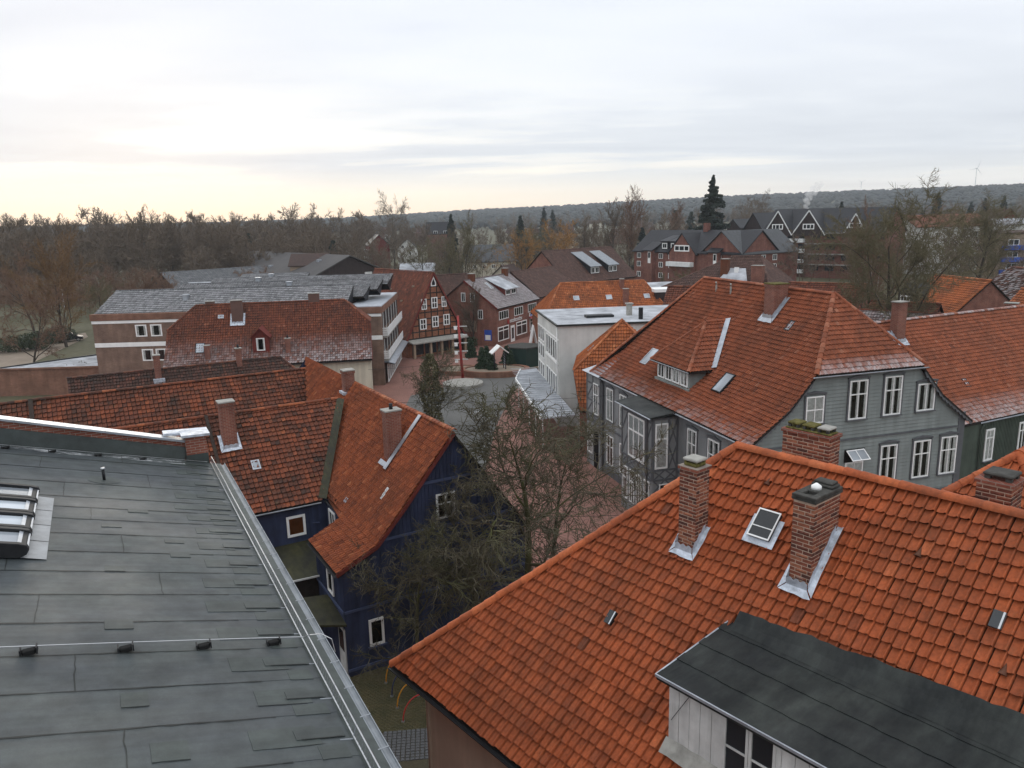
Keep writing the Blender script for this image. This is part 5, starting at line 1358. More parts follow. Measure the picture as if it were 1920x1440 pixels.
    c = chimney(r2, 12.8, 3.3, .72, .66, 8.0, 11.0, 'brick_red', crown=True); flashing(c, 12.8, 13.52, 3.3, 3.96, Fw, 'lead', .16, .16)
    roof_window(r2, Fw, 13.9, ar(2.0), .42, .6, .10, 'zinc')
    # raised fire wall between roof halves
    m = MB(); m.bar(Fw.pt(12.35, 0, .10), Fw.pt(12.35, Fw.len, .10), .16, .16, up=(0, -.6, .8)); m.build('party_ridge', M['tile_old'], r2)
    # long barn wing behind
    bn = empty('barn_wing', (-22.0, 17.3, 0), parent=root)
    W3, D3 = 27.5, 10.4; pr = [(-.1, 5.4), (5.2, 10.0)]
    s3 = gable_slopes(W3, D3, pr, .1); F3 = s3['F']
    body(bn, W3, D3, pr, -.2, 'brick_red')
    r3 = roof(bn, s3, dict(T_OLD, mat='tile_old', th=.33, tw=.25), which=('F',), caps=[(F3.pt(0, F3.len, .04), F3.pt(10.6, F3.len, .04)), (F3.pt(10.6, F3.len, .07), F3.pt(W3, F3.len, .04))], seed=45, cap_r=.13, name='barn_roof')
    m = MB(); m.bar(F3.pt(10.6, 0, .10), F3.pt(10.6, F3.len, .10), .24, .22, up=(0, -.6, .8)); m.build('fire_wall', M['tile_old'], r3)
    a3 = lambda y: float(np.interp(y, F3.py, F3.S)); roof_window(r3, F3, 15.4, a3(2.2), .6, .7, .10)
build_blue()

# ---- dark old house and the red-brown house with the small dormer
def build_dark():
    root = empty('old_tiled_house', (-34, 57.7, 0), az2rz(61.6), 'low house with dark mossy tiled roof between the long barn and the dormer house', 'house')
    w, d = 20.5, 9.0; prof = [(-.2, 4.0), (4.5, 8.0)]; sl = gable_slopes(w, d, prof, .2, ('gable',), ('hip', 3.6)); F = sl['F']
    body(root, w, d, prof, 0, 'brick_red', ('gable',), ('hip', 3.6))
    ro = roof(root, sl, dict(T_OLD, mat='tile_dark', th=.33), which=('F', 'R'), caps=[(F.pt(-.2, F.len, .04), F.pt(w - 3.6, F.len, .04)), (F.pt(w - 3.6, F.len, .04), F.pt(w + .2, 0, .04))], seed=51)
    c = chimney(ro, 6.3, 3.7, .5, .5, 7.0, 9.3, 'brick_red'); m = MB(); m.box(6.1, 7.0, 3.3, 4.3, 7.0, 7.35); m.build('flashing', M['lead'], c)
    chimney(ro, 13.0, 3.9, .45, .45, 7.0, 9.2, 'brick_red', pots=1)
build_dark()
def build_dormerhouse():
    root = empty('dormer_house', (-36.07, 78.6, 0), az2rz(79.8), 'house with large red-brown half-hipped roof, small red dormer and brown clad chimney', 'house')
    w, d = 21.13, 10.8; prof = [(-.4, 5.4), (1.0, 6.5), (5.4, 11.4)]; e = ('half', 9.0, 2.6)
    sl = gable_slopes(w, d, prof, .15, e, e); F = sl['F']
    body(root, w, d, prof, -.2, 'wall_cream', e, e)
    fz = lambda u, v, r: np.clip((.48 - v) / .4, 0, 1) * (.10 + .60 * r) * np.where(u > 11, 1.0, .7)
    ap = F.arc_at_z(9.0)
    ro = roof(root, sl, dict(T_OLD, mat='tile_redbrown', tw=.25, th=.33, k=4, amp=.08, lift=.08, frost={'F': fz}), which=('F', 'R', 'L'), caps=[(F.pt(2.6, F.len, .04), F.pt(w - 2.6, F.len, .04)), (F.pt(-.15, ap, .04), F.pt(2.6, F.len, .04)), (F.pt(w + .15, ap, .04), F.pt(w - 2.6, F.len, .04))], seed=53)
    gutter(root, (-.1, -.46, 5.32), (w + .1, -.46, 5.32), 'black_metal', .07)
    m = MB(); m.bar((w + .18, -.4, 5.2), (w + .18, 2.9, 8.85), .05, .3); m.build('verge_board', M['wood_red'], root)
    ar = lambda y: float(np.interp(y, F.py, F.S))
    c = chimney(ro, 6.5, 3.6, 1.15, .75, 8.8, 11.9, 'fibre_brown', crown=False); flashing(c, 6.5, 7.65, 3.6, 4.35, F, 'lead', .2, .15)
    chimney(ro, 3.6, 5.3, .9, .6, 10.5, 11.75, 'fibre_brown', crown=False); chimney(ro, 14.6, 5.2, 1.2, .6, 10.5, 12.2, 'fibre_brown', crown=False)
    chimney(ro, 12.2, .7, .5, .5, 6.0, 7.9, 'brick_red', pots=1); chimney(ro, 4.0, .4, .5, .45, 5.8, 7.6, 'brick_red')
    roof_window(ro, F, 2.9, ar(1.2), .9, 1.25, .12); roof_window(ro, F, 5.0, ar(4.1), .6, .45, .12, 'zinc')
    # dormer: red boarded box with gable roof
    dm = empty('dormer', (8.8, 0, 0), parent=root)
    m = MB(); m.poly([(0, .9, 6.3), (1.7, .9, 6.3), (1.7, .9, 8.3), (.85, .9, 9.1), (0, .9, 8.3)]); m.poly([(1.7, .9, 6.3), (1.7, 3.2, 8.5), (1.7, 3.2, 8.3), (1.7, .9, 8.3)]); m.poly([(0, 3.2, 8.3), (0, .9, 6.3), (0, .9, 8.3)]); m.build('dormer_wall', M['wood_red'], dm)
    window(dm, fr(0, .9, 0, 0), .42, 6.75, 1.28, 8.1, 1, (1,), fw=.10, curtain=.2)
    m = MB(); m.add([(-.2, .6, 8.15), (.85, .6, 9.2), (.85, 3.9, 9.2), (-.2, 2.8, 8.15), (1.9, .6, 8.15), (1.9, 2.8, 8.15)], [(0, 1, 2, 3), (4, 5, 2, 1)]); m.v += [(x, y, z - .1) for x, y, z in m.v]; m.f += [(6, 9, 8, 7), (10, 7, 8, 11), (0, 6, 7, 1), (1, 7, 10, 4)]; m.build('dormer_roof', M['wood_red'], dm)
build_dormerhouse()

# ---- brown brick shop building with terraced grey roofs
def build_brown():
    root = empty('brick_shop_building', (-50.5, 92.4, 0), az2rz(88), 'brown brick commercial building with white bands, frosted grey tile roofs and white slat balconies', 'building')
    w, d = 34.7, 18.5
    m = MB(); m.box(0, w, 0, d, -.2, 9.0); m.build('wall', M['brick_brown'], root)
    m = MB(); m.box(-.15, w + .15, -.15, d, 9.0, 9.75); m.build('fascia', M['brick_fascia'], root)
    FF, FR = sidef(w, d, 'F'), sidef(w, d, 'R')
    for (a, b, c) in ((-.05, w + .05, 8.62), (0, w + .05, 5.75)): m = MB(FF); m.box(a, b, -.06, -.002, c, c + (.34 if c > 8 else .52)); m.build('band', M['white_paint'], root)
    for u, z in ((5.05, 6.95), (6.85, 6.95), (9.6, 6.95), (5.5, 3.95), (7.15, 3.95)): window(root, FF, u, z, u + 1.35, z + 1.45, 1, (1,), fw=.14, curtain=.2)
    window(root, FF, 1.2, 1.35, 3.6, 2.2, 2, (1,), fw=.12); m = MB(FF); m.box(4.7, 6.2, -.05, 0, -.1, 2.6); dd = m.build('door', M['steel'], root); m = MB(FF); m.box(4.95, 5.95, -.06, -.05, .9, 2.3); m.build('pane', M['glass'], dd)
    # terraced roofs: parallel mono-pitch strips stepping up and back
    fz = lambda u, v, r: .22 + .45 * r
    lines = [(.3, 5.0, .0, 30.3), (5.2, 3.4, 3.2, 31.9), (8.8, 3.2, 6.4, 33.2), (12.2, 3.0, 9.5, 34.2), (15.4, 2.6, 12.6, 22.0)]
    zb = [9.55, 10.55, 11.1, 11.5, 11.8]
    for i, (y0, run, xa, xb) in enumerate(lines):
        z0 = zb[i]; rz_ = 2.55 if i == 0 else 1.15
        s = Slope(Matrix.Identity(4), [(y0, z0), (y0 + run, z0 + rz_)], [(0, xa + .0), (9, xa + (.9 if i == 0 else .5))], [(0, xb - .4), (9, xb)])
        s.right = [(0, xb), (s.len, xb + .5)]; s.left = [(0, xa), (s.len, xa + (.9 if i == 0 else .4))]
        rr = roof(root, {'F': s}, dict(mat='tile_grey', tw=.33, th=.42 if i == 0 else .40, k=4, style='wave', amp=.07, lift=.10, thick=.03, frost=fz), caps=[(s.pt(s.umin(s.len), s.len, .03), s.pt(s.umax(s.len), s.len, .03))], seed=60 + i, name='roof', capmat='tile_grey')
        m = MB(); m.poly([s.pt(xb, 0, 0), Vector((xb, y0 + run, z0 - 1.0)), s.pt(xb + .5, s.len, 0)]); m.poly([s.pt(xa, 0, 0), Vector((xa, y0 + run, z0 - 1.0)), s.pt(s.umin(s.len), s.len, 0)]); m.poly([s.pt(s.umin(s.len), s.len, 0), s.pt(s.umax(s.len), s.len, 0), Vector((xb, y0 + run, z0 - 1)), Vector((xa, y0 + run, z0 - 1))]); m.build('roof_end', M['tile_slate'], rr)
        for k in ((10.0,), (18.5, 24.5), (21.0,), (16.0,), (17.0,))[i]:
            p = s.pt(k, s.len * .55, 0); m = MB(); m.box(p.x, p.x + .55, p.y - .2, p.y + .6, p.z - .1, p.z + .55); m.box(p.x - .08, p.x + .63, p.y - .3, p.y + .7, p.z + .55, p.z + .62); m.build('roof_vent', M['zinc'], rr)
    m = MB(); m.box(30.8, w + .1, .2, d - .3, 9.76, 9.85); m.build('terrace', M['zinc'], root)
    # balconies on the street side: white slats
    for lvl, (zf, zt) in enumerate(((3.1, 5.6), (6.0, 8.9))):
        m = MB(FR); m.box(1.2, d - .3, -.02, .04, zf + 1.0, zt - .1); rec = m.build('loggia', M['wall_darkwood'], root)
        for k in range(6): m = MB(FR); u = 1.5 + k * 2.9; m.box(u, u + .12, -.08, -.022, zf + .2, zt); m.build('post', M['balcony_white'], rec)
        m = MB(FR); m.box(.9, d, -.55, 0, zf - .2, zf); bl = m.build('balcony', M['concrete'], root)
        for k in range(4): m = MB(FR); m.box(.9, d, -.62, -.56, zf + .06 + k * .27, zf + .27 + k * .27); m.build('slat', M['balcony_white'], bl)
        for k in range(4): m = MB(FR); m.box(.84, .90, -.6, 0, zf + .06 + k * .27, zf + .27 + k * .27); m.build('slat', M['balcony_white'], bl)
    m = MB(FR); m.add([(.6, -1.3, 2.6), (d, -1.3, 2.6), (d, 0, 2.9), (.6, 0, 2.9)], [(0, 1, 2, 3)]); m.v += [(x, y, z) for x, y, z in [tuple(FR @ Vector(q)) for q in ((.6, -1.3, 2.45), (d, -1.3, 2.45), (d, 0, 2.75), (.6, 0, 2.75))]]; m.f += [(7, 6, 5, 4), (0, 4, 5, 1)]; cn = m.build('canopy', M['zinc'], root)
    for k in range(8): window(root, FR @ Matrix.Translation((0, -.3, 0)), 1.0 + k * 2.1, .15, 2.9 + k * 2.1, 2.45, 2, (1,), fw=.12, glass='glass', name='shop_window')
    # low annex with the frosted flat roof
    an = empty('annex', (0, 0, 0), parent=root)
    m = MB(); m.add([(-13.0, .3, -.2), (-.02, .3, -.2), (-.02, 14, -.2), (-13.0, .3, 3.3), (-.02, .3, 3.3), (-.02, 14, 3.3)], [(0, 1, 4, 3), (2, 0, 3, 5), (1, 2, 5, 4)]); m.build('annex_wall', M['brick_fascia'], an)
    m = MB(); m.prism([(-12.6, .5, 3.3), (-.03, .5, 3.3), (-.03, 13.6, 3.3)], (0, 0, .06)); m.build('annex_roof', M['snow_roof'], an)
    m = MB(); m.bar((-13.1, .3, 3.35), (0, 14.2, 3.35), .35, .25); m.build('annex_coping', M['black_metal'], an); m = MB(); m.bar((-13.0, .25, 3.36), (-.05, .25, 3.36), .25, .2); m.build('annex_coping', M['brick_fascia'], an)
build_brown()

# ---- half-timbered house
def build_timber():
    root = empty('half_timbered_house', (-15.33, 112.17, 0), az2rz(50.3), 'half-timbered house with steep gable of brick infill and red tiled roof on the square', 'house')
    w, d = 10.1, 17.0; c = 5.05
    za, zr = 2.6, 12.1
    wa = lambda z: (c - (zr - z) / (zr - za) * 5.2, c + (zr - z) / (zr - za) * 5.2)
    m = MB(); m.poly([(.1, 0, -.1), (w - .1, 0, -.1), (w - .1, 0, za), (c + 5.1, 0, za), (c, 0, zr), (c - 5.1, 0, za), (.1, 0, za)]); m.poly([(.1, d, -.1), (.1, 0, -.1), (.1, 0, za), (.1, d, za)]); m.poly([(w - .1, 0, -.1), (w - .1, d, -.1), (w - .1, d, za), (w - .1, 0, za)]); m.poly([(w - .1, d, -.1), (.1, d, -.1), (.1, d, za), (c, d, zr), (w - .1, d, za)]); m.build('wall', M['infill'], root)
    FF = fr(0, 0, 0, 0)
    half_timber(root, FF, wa, 2.75, 11.2, 9, 9, t=.17, dep=.04, braces=False)
    Fo = fr(0, -.05, 0, 0)
    for a, z, ww, hh in ((2.75, 6.95, .95, 1.6), (4.55, 7.0, 1.1, 1.65), (6.4, 7.05, .9, 1.6), (2.35, 4.0, 1.15, 1.6), (4.55, 4.15, 1.15, 1.65), (6.6, 4.25, 1.15, 1.65)): window(root, Fo, a, z, a + ww, z + hh, 2, (1, 1), fw=.13, bar=.09, curtain=.2)
    m = MB(Fo); m.prism([(4.6, -.06, 10.3), (5.5, -.06, 10.3), (5.5, -.06, 10.9), (5.05, -.06, 11.9), (4.6, -.06, 10.9)], (0, .06, 0)); gw = m.build('gable_window', M['white_paint'], root); m = MB(Fo); m.prism([(4.78, -.07, 10.45), (5.32, -.07, 10.45), (5.32, -.07, 10.85), (5.05, -.07, 11.4), (4.78, -.07, 10.85)], (0, .01, 0)); m.build('pane', M['glass'], gw)
    # shop front below with pillars and canopy
    m = MB(FF); m.add([(.0, -1.6, 2.35), (w, -1.6, 2.35), (w, 0, 2.65), (.0, 0, 2.65), (.0, -1.6, 2.15), (w, -1.6, 2.15), (w, 0, 2.4), (.0, 0, 2.4)], [(0, 1, 2, 3), (7, 6, 5, 4), (0, 4, 5, 1), (0, 3, 7, 4), (1, 5, 6, 2)]); m.build('canopy', M['concrete'], root)
    for u in (.3, 3.2, 5.2, 7.2, 9.6): m = MB(FF); m.box(u, u + .35, -1.3, -.95, -.1, 2.15); m.build('pillar', M['wall_tan'], root)
    for k in range(4): m = MB(FF); m.box(.8 + k * 2.3, 2.8 + k * 2.3, -.06, 0, .3, 2.2); m.build('shop_window', M['glass'], root)
    rz = Vector((c, 0, zr + .25)); hyp = math.hypot(5.5, 10.0)
    sW = Slope(fr(0, d, 0, -math.pi / 2), [(-.45, 2.15), (c, zr + .2)], [(0, 0), (20, 0)], [(0, d + .3), (20, d + .3)]); sE = Slope(fr(w, 0, 0, math.pi / 2), [(-.45, 2.15), (c, zr + .2)], [(0, -.3), (20, -.3)], [(0, d), (20, d)])
    ro = roof(root, {'W': sW, 'E': sE}, dict(mat='tile_redbrown', tw=.30, th=.36, k=3, style='wave', amp=.04, lift=.05), which=('W',), caps=[(Vector((c, -.3, zr + .26)), Vector((c, d, zr + .26)))], seed=71)
    m = MB(); m.bar((-.45, -.33, 2.1), (c, -.33, zr + .16), .04, .28); m.bar((w + .45, -.33, 2.1), (c, -.33, zr + .16), .04, .28); m.build('verge_board', M['wood_red'], ro)
    for q in ((5.0, 6.5), (3.4, 9.0), (9.5, 8.2)): m = MB(); p = sW.pt(d - q[0], q[1], 0); m.box(p.x - .3, p.x + .1, p.y - .15, p.y + .15, p.z, p.z + .25); m.build('roof_vent', M['wall_tan'], ro)
build_timber()

def simple_house(name, label, loc, az, w, d, he, hr, tile, wall, wins=(), tw=.3, th=.36, L=('gable',), R=('gable',), ov=.25, z0=-.3, which=('F', 'R', 'L'), frost=None, k=3, eav=.35, cat='house', group=None, seed=1, capr=.14, zb=0.0):
    root = empty(name, (loc[0], loc[1], zb), az2rz(az), label, cat, group)
    prof = [(-eav, he - eav * .5), (d / 2, hr)]; sl = gable_slopes(w, d, prof, ov, L, R); F = sl['F']
    body(root, w, d, prof, z0, wall, L, R)
    caps = [(F.pt(L[-1] if L[0] != 'gable' else -ov, F.len, .04), F.pt(w - (R[-1] if R[0] != 'gable' else -ov), F.len, .04))]
    if L[0] == 'hip': caps.append((F.pt(-eav, 0, .04), F.pt(L[1], F.len, .04)))
    if R[0] == 'hip': caps.append((F.pt(w + eav, 0, .04), F.pt(w - R[1], F.len, .04)))
    for e, x0, s in ((L, 0, 1), (R, w, -1)):
        if e[0] == 'half': a = F.arc_at_z(e[1]); caps.append((F.pt(x0 - s * ov, a, .04), F.pt(x0 + s * e[2], F.len, .04)))
    ro = roof(root, sl, dict(mat=tile, tw=tw, th=th, k=k, style='wave', amp=.06, lift=.08, thick=.025, frost=frost), which=which, caps=caps, seed=seed, cap_r=capr)
    for (s, u, z, ww, hh, cols) in wins: window(root, sidef(w, d, s), u, z, u + ww, z + hh, cols, (1,), fw=.10, curtain=.15)
    return root, ro, sl, w, d

# ---- brick shop on the square, and the row behind
def build_shop():
    r, ro, sl, w, d = simple_house('brick_shop', 'brick shop house with frosted grey-red roof, white shop windows and signs on the square', (-2.24, 120.92), 27, 15.5, 11.2, 6.2, 10.4, 'tile_greyred', 'brick_red',
        [('F', .9, 4.1, 3.3, 1.4, 4), ('F', 6.3, 4.1, 3.3, 1.4, 4), ('F', 11.6, 4.1, 3.3, 1.4, 4), ('L', 4.9, 7.0, .8, 1.45, 2), ('L', 6.6, 7.0, .8, 1.45, 2), ('L', 7.9, 4.3, .9, 1.5, 2), ('L', 2.0, 4.3, .9, 1.5, 2)], frost={'F': lambda u, v, q: .25 + .3 * q}, seed=81)
    F = sl['F']; FF = sidef(w, d, 'F'); FL = sidef(w, d, 'L')
    for a, b in ((.4, 4.2), (7.0, 11.0), (12.2, 15.2)):
        window(r, FF, a, .7, b, 3.0, 2, (.72, .28), fw=.16, bar=.12, name='shop_window')
    m = MB(FF); m.box(4.9, 6.3, -.05, 0, 0, 2.7); dd = m.build('door', M['white_paint'], r); m = MB(FF); m.box(5.2, 6.0, -.06, -.05, .5, 2.3); m.build('pane', M['glass'], dd)
    # lettering too far off to read: red emblem and pale letters, red and white blind
    m = MB(FF); m.tube([(4.0, -.14, 3.5), (4.0, -.05, 3.5)], .36, 14); em = m.build('sign', M['red_paint'], r)
    x = 4.6; rs = random.Random(1)
    for i in range(9):
        ww = rs.uniform(.28, .5); m = MB(FF); hh = .62 if i in (3, 7) else .42; m.box(x, x + .10, -.12, -.04, 3.28, 3.28 + hh); m.box(x + .11, x + ww, -.12, -.04, 3.28, 3.38); m.box(x + .11, x + ww, -.12, -.04, 3.58, 3.70)
        m.build('sign_letter', M['balcony_white'], em); x += ww + .12
    m = MB(FF); m.box(12.0, 15.3, -.12, -.02, 3.35, 3.95); s2 = m.build('sign', M['white_paint'], r); m = MB(FF); m.tube([(12.5, -.16, 3.65), (12.5, -.12, 3.65)], .28, 12); m.build('sign_emblem', M['balcony_blue'], s2)
    m = MB(FF); m.add([(11.9, -1.0, 2.75), (15.4, -1.0, 2.75), (15.4, 0, 3.3), (11.9, 0, 3.3)], [(0, 1, 2, 3)]); m.build('awning', M['red_paint'], r)
    m = MB(FL); m.box(9.0, 10.3, -.05, 0, .9, 2.6); m.build('poster', M['balcony_blue'], r); m = MB(FL); m.box(9.15, 10.1, -.06, -.05, 1.0, 1.8); m.build('poster_text', M['white_paint'], r)
    m = MB(FL); m.box(5.0, 7.6, -.06, 0, 2.2, 4.0); m.build('wall_board', M['wall_tan'], r)
    ar = lambda y: float(np.interp(y, F.py, F.S))
    # shed dormer
    m = MB(); m.add([(6.2, 1.6, 7.3), (10.6, 1.6, 7.3), (10.6, 1.6, 8.5), (6.2, 1.6, 8.5), (6.2, 5.2, 10.1), (10.6, 5.2, 10.1), (10.6, 3.0, 8.6), (6.2, 3.0, 8.6)], [(0, 1, 2, 3), (1, 6, 5, 2), (0, 3, 4, 7)]); dm = m.build('dormer', M['wood_red'], r)
    m = MB(); m.prism([(5.9, 1.2, 8.42), (10.9, 1.2, 8.42), (10.9, 5.3, 10.2), (5.9, 5.3, 10.2)], (0, 0, .12)); m.build('dormer_roof', M['snow_roof'], dm)
    for u in (6.5, 8.6): window(dm, fr(0, 1.6, 0, 0), u, 7.5, u + 1.7, 8.4, 2, (1,), fw=.13)
    roof_window(ro, F, 4.4, ar(3.2), .9, 1.6, .14, 'old_white'); roof_window(ro, F, 11.6, ar(2.6), 1.0, 1.5, .14, 'old_white')
    chimney(ro, 1.6, 5.0, .9, .9, 9.8, 11.3, 'tile_orange', crown=False); chimney(ro, 13.4, 5.0, .9, .9, 9.8, 11.4, 'tile_orange', crown=False)
    m = MB(); m.bar((-.27, -.35, 6.0), (-.27, 5.6, 10.35), .05, .3); m.build('verge_board', M['wood_red'], ro)
build_shop()
def build_rows():
    simple_house('row_house', 'dark brown tiled roof joined to the right of the brick shop', (4.95, 135.3), 33, 15.0, 11, 6.4, 10.6, 'tile_brown', 'brick_red', [('F', 2, 4.2, 1.4, 1.3, 2)], seed=83)
    r, ro, sl, w, d = simple_house('row_house', 'brown tiled roof with two long shed dormers behind the orange roof', (11.5, 152.0), 46, 22.0, 14, 7.2, 13.3, 'tile_brown', 'brick_red', seed=85)
    for x in (8.2, 14.0):
        m = MB(); m.add([(x, 1.2, 8.2), (x + 3.0, 1.2, 8.2), (x + 3.0, 1.2, 9.9), (x, 1.2, 9.9), (x, 6.0, 12.4), (x + 3.0, 6.0, 12.4), (x, 2.9, 9.7), (x + 3.0, 2.9, 9.7)], [(0, 1, 2, 3), (1, 7, 5, 2), (0, 3, 4, 6)]); dm = m.build('dormer', M['tile_slate'], r)
        m = MB(); m.prism([(x - .3, .8, 9.8), (x + 3.3, .8, 9.8), (x + 3.3, 6.2, 12.6), (x - .3, 6.2, 12.6)], (0, 0, .14)); m.build('dormer_roof', M['zinc_dull'], dm)
        for q in (.2, 1.6): window(dm, fr(0, 1.2, 0, 0), x + q, 8.5, x + q + 1.2, 9.7, 2, (1,), fw=.12)
    simple_house('row_house', 'brown roof between the half-timbered gable and the brick shop', (-20.0, 128.0), 62, 16.5, 9, 5.5, 10.4, 'tile_brown', 'brick_red', seed=87)
    simple_house('row_house', 'dark roofed house behind the half-timbered house ridge', (-28.5, 131.0), 70, 12.5, 9, 4.5, 9.6, 'tile_dark', 'wall_tan', seed=88)
    r, ro, sl, w, d = simple_house('orange_roofed_house', 'orange tiled roof with three small roof lights behind the white flat-roofed building', (4.7, 106.5), 84, 18.5, 12.5, 5.6, 10.5, 'tile_orange', 'infill', L=('half', 5.7, 3.4), R=('half', 5.7, 2.6), tw=.28, th=.36, seed=89)
    F = sl['F']; ar = lambda y: float(np.interp(y, F.py, F.S))
    for x in (4.8, 9.6, 15.2): roof_window(ro, F, x, ar(3.2), .85, .9, .14, 'zinc')
    chimney(ro, 11.9, 2.2, .7, .7, 7.0, 9.7, 'brick_red'); chimney(ro, 12.0, 4.8, .6, .6, 8.0, 10.9, 'brick_red')
    m = MB(); m.box(16.8, 20.2, 3.0, 6.0, 5.0, 9.0); st = m.build('stair_box', M['wall_darkwood'], r); m = MB(); m.box(16.6, 20.4, 2.8, 6.2, 9.01, 9.45); m.build('stair_roof', M['white_paint'], st)
build_rows()

# ---- white flat-roofed building with the frosted canopy
def build_white():
    root = empty('white_flat_roofed_building', (4.53, 72.3, 0), az2rz(83), 'white rendered flat-roofed building with tall white windows beside the square', 'building')
    w, d, h = 17.5, 12.4, 9.85
    m = MB(); m.box(0, w, 0, d, -.1, h); m.build('wall', M['wall_white'], root)
    m = MB(); m.box(8.6, w, -.02, 0, 0, h - .1); m.build('render_patch', M['wall_tan'], root)
    m = MB(); m.prism([(-.25, -.25, h + .002), (w + .2, -.25, h + .002), (w + .2, d + .25, h + .002), (-.25, d + .25, h + .002)], (0, 0, .16)); ro = m.build('roof', M['bitumen_black'], root)
    m = MB(); m.poly([(-.1, -.1, h + .17), (w, -.1, h + .17), (w, d + .1, h + .17), (-.1, d + .1, h + .17)]); m.build('frosted_sheet', M['snow_roof'], ro)
    m = MB(); m.box(8.0, 8.5, 4.6, 5.1, h + .17, h + 1.3); m.box(7.9, 8.6, 4.5, 5.2, h + 1.3, h + 1.42); m.build('chimney', M['concrete'], ro); m = MB(); m.tube([(8.5, 1.6, h + .17), (8.5, 1.6, h + 1.3)], .22, 10); m.build('vent_pipe', M['black_metal'], ro)
    m = MB(); m.box(3.6, 6.4, 3.8, 5.0, h + .17, h + .4); m.build('roof_hatch', M['black_metal'], ro)
    FL = sidef(w, d, 'L')
    # L side: u runs from the far corner (0) to the near corner (d)
    for z in (6.3, 2.9): 
        for k in range(5): u = 5.6 + k * 1.28; window(root, FL, u, z, u + 1.05, z + 2.0, 1, (1,), fw=.10, glass='glass')
        m = MB(FL); m.box(5.4, 12.1, -.12, 0, z - .22, z - .02); m.build('sill', M['white_paint'], root)
    for z in (.9, 3.1, 5.2, 7.0):
        for k in range(3): u = .5 + k * 1.3; window(root, FL, u, z, u + 1.1, z + 1.55, 1, (1,), fw=.12, glass='glass')
    m = MB(FL); m.box(.2, 12.3, -.06, 0, 8.45, 8.6); m.build('string_course', M['white_paint'], root)
    m = MB(); m.tube([(-.1, .3, h - .1), (-.12, .3, 7.6), (-.12, .3, 0)], .06, 8); m.build('downpipe', M['white_paint'], root, smooth=True)
    # glazed canopy along the pavement
    cn = MB(); cn.add([(-3.0, -7.6, 3.0), (-.0, -7.6, 3.15), (-.0, d + 1.5, 3.15), (-1.8, d + 1.8, 3.0), (-3.0, d - 3.4, 3.0)], [(0, 1, 2, 3, 4)]); cn.v += [(x, y, z - .12) for x, y, z in cn.v]; cn.f += [(9, 8, 7, 6, 5), (0, 5, 6, 1), (4, 9, 5, 0), (3, 8, 9, 4), (2, 7, 8, 3)]
    c = cn.build('canopy', M['snow_roof'], root)
    for i in range(26): y = -7.4 + i * .86; m = MB(); m.box(-2.95, -.05, y, y + .07, 3.16, 3.20); m.build('canopy_bar', M['zinc'], c)
    m = MB(); m.bar((-3.05, -7.6, 3.0), (-3.05, d - 3.4, 3.0), .12, .3); m.bar((-3.05, d - 3.4, 3.0), (-1.8, d + 1.85, 3.0), .12, .3); m.build('canopy_edge', M['white_paint'], c)
    for y in (-7, -3, 1, 5, 8.5): m = MB(); m.cyl((-2.8, y), .06, 0, 2.9, 8); m.build('canopy_post', M['white_paint'], c)
build_white()

# ---- small half-timbered house with the orange hip between the white building and the villa
def build_small():
    root = empty('small_timbered_house', (5.75, 65.2, 0), az2rz(98), 'small white half-timbered house with bright orange hipped roof beside the villa', 'house')
    w, d = 7.5, 6.2
    m = MB(); m.box(0, w, 0, d, -.1, 7.2); m.build('wall', M['wall_white'], root)
    FL = sidef(w, d, 'L')
    half_timber(root, FL, lambda z: (0, d), .3, 7.0, 6, 4, t=.16, dep=.035, seed=4)
    for k in range(3): window(root, FL @ Matrix.Translation((0, -.04, 0)), .7 + k * 1.9, 4.9, 1.6 + k * 1.9, 6.4, 2, (1,), fw=.1)
    for k in range(2): window(root, FL @ Matrix.Translation((0, -.04, 0)), .7 + k * 2.9, .7, 2.6 + k * 2.9, 2.7, 2, (1,), fw=.12, name='shop_window')
    zr = 10.9; h = math.hypot(4.15, zr - 7.0); h2 = math.hypot(3.0, zr - 7.0); h1 = math.hypot(1.4, 3.2)
    sL = Slope(sidef(w, d, 'L'), [(-.4, 7.0), (3.75, zr)], [(0, -.3), (h, 2.8)], [(0, d + .4), (h, d - 2.6)])
    sR = Slope(sidef(w, d, 'R'), [(-.4, 7.0), (3.75, zr)], [(0, -.4), (h, 2.6)], [(0, d + .3), (h, d - 2.8)])
    sF = Slope(sidef(w, d, 'F'), [(-1.8, 3.8), (-.4, 7.0), (2.6, zr)], [(0, .2), (h1, -.4), (h1 + h2, 3.75)], [(0, w), (h1, w + .4), (h1 + h2, 3.75)])
    sB = Slope(sidef(w, d, 'B'), [(-.4, 7.0), (2.8, zr)], [(0, -.4), (math.hypot(3.2, zr - 7), 3.75)], [(0, w + .4), (math.hypot(3.2, zr - 7), 3.75)])
    ro = roof(root, {'L': sL, 'F': sF, 'B': sB, 'R': sR}, dict(mat='tile_orange', tw=.24, th=.34, k=4, style='wave', amp=.06, lift=.08, thick=.025), caps=[(Vector((-.4, -.4, 7.05)), Vector((3.75, 2.6, zr + .05))), (Vector((3.75, 2.6, zr + .05)), Vector((3.75, d - 2.8, zr + .05))), (Vector((-.4, d + .3, 7.05)), Vector((3.75, d - 2.8, zr + .05)))], seed=91)
    m = MB(); m.box(.2, w, -1.7, 0, -.1, 3.9); m.build('lean_to', M['brick_red'], root)
    roof_window(ro, sL, 2.6, 1.6, .5, .7, .1, 'zinc')
build_small()
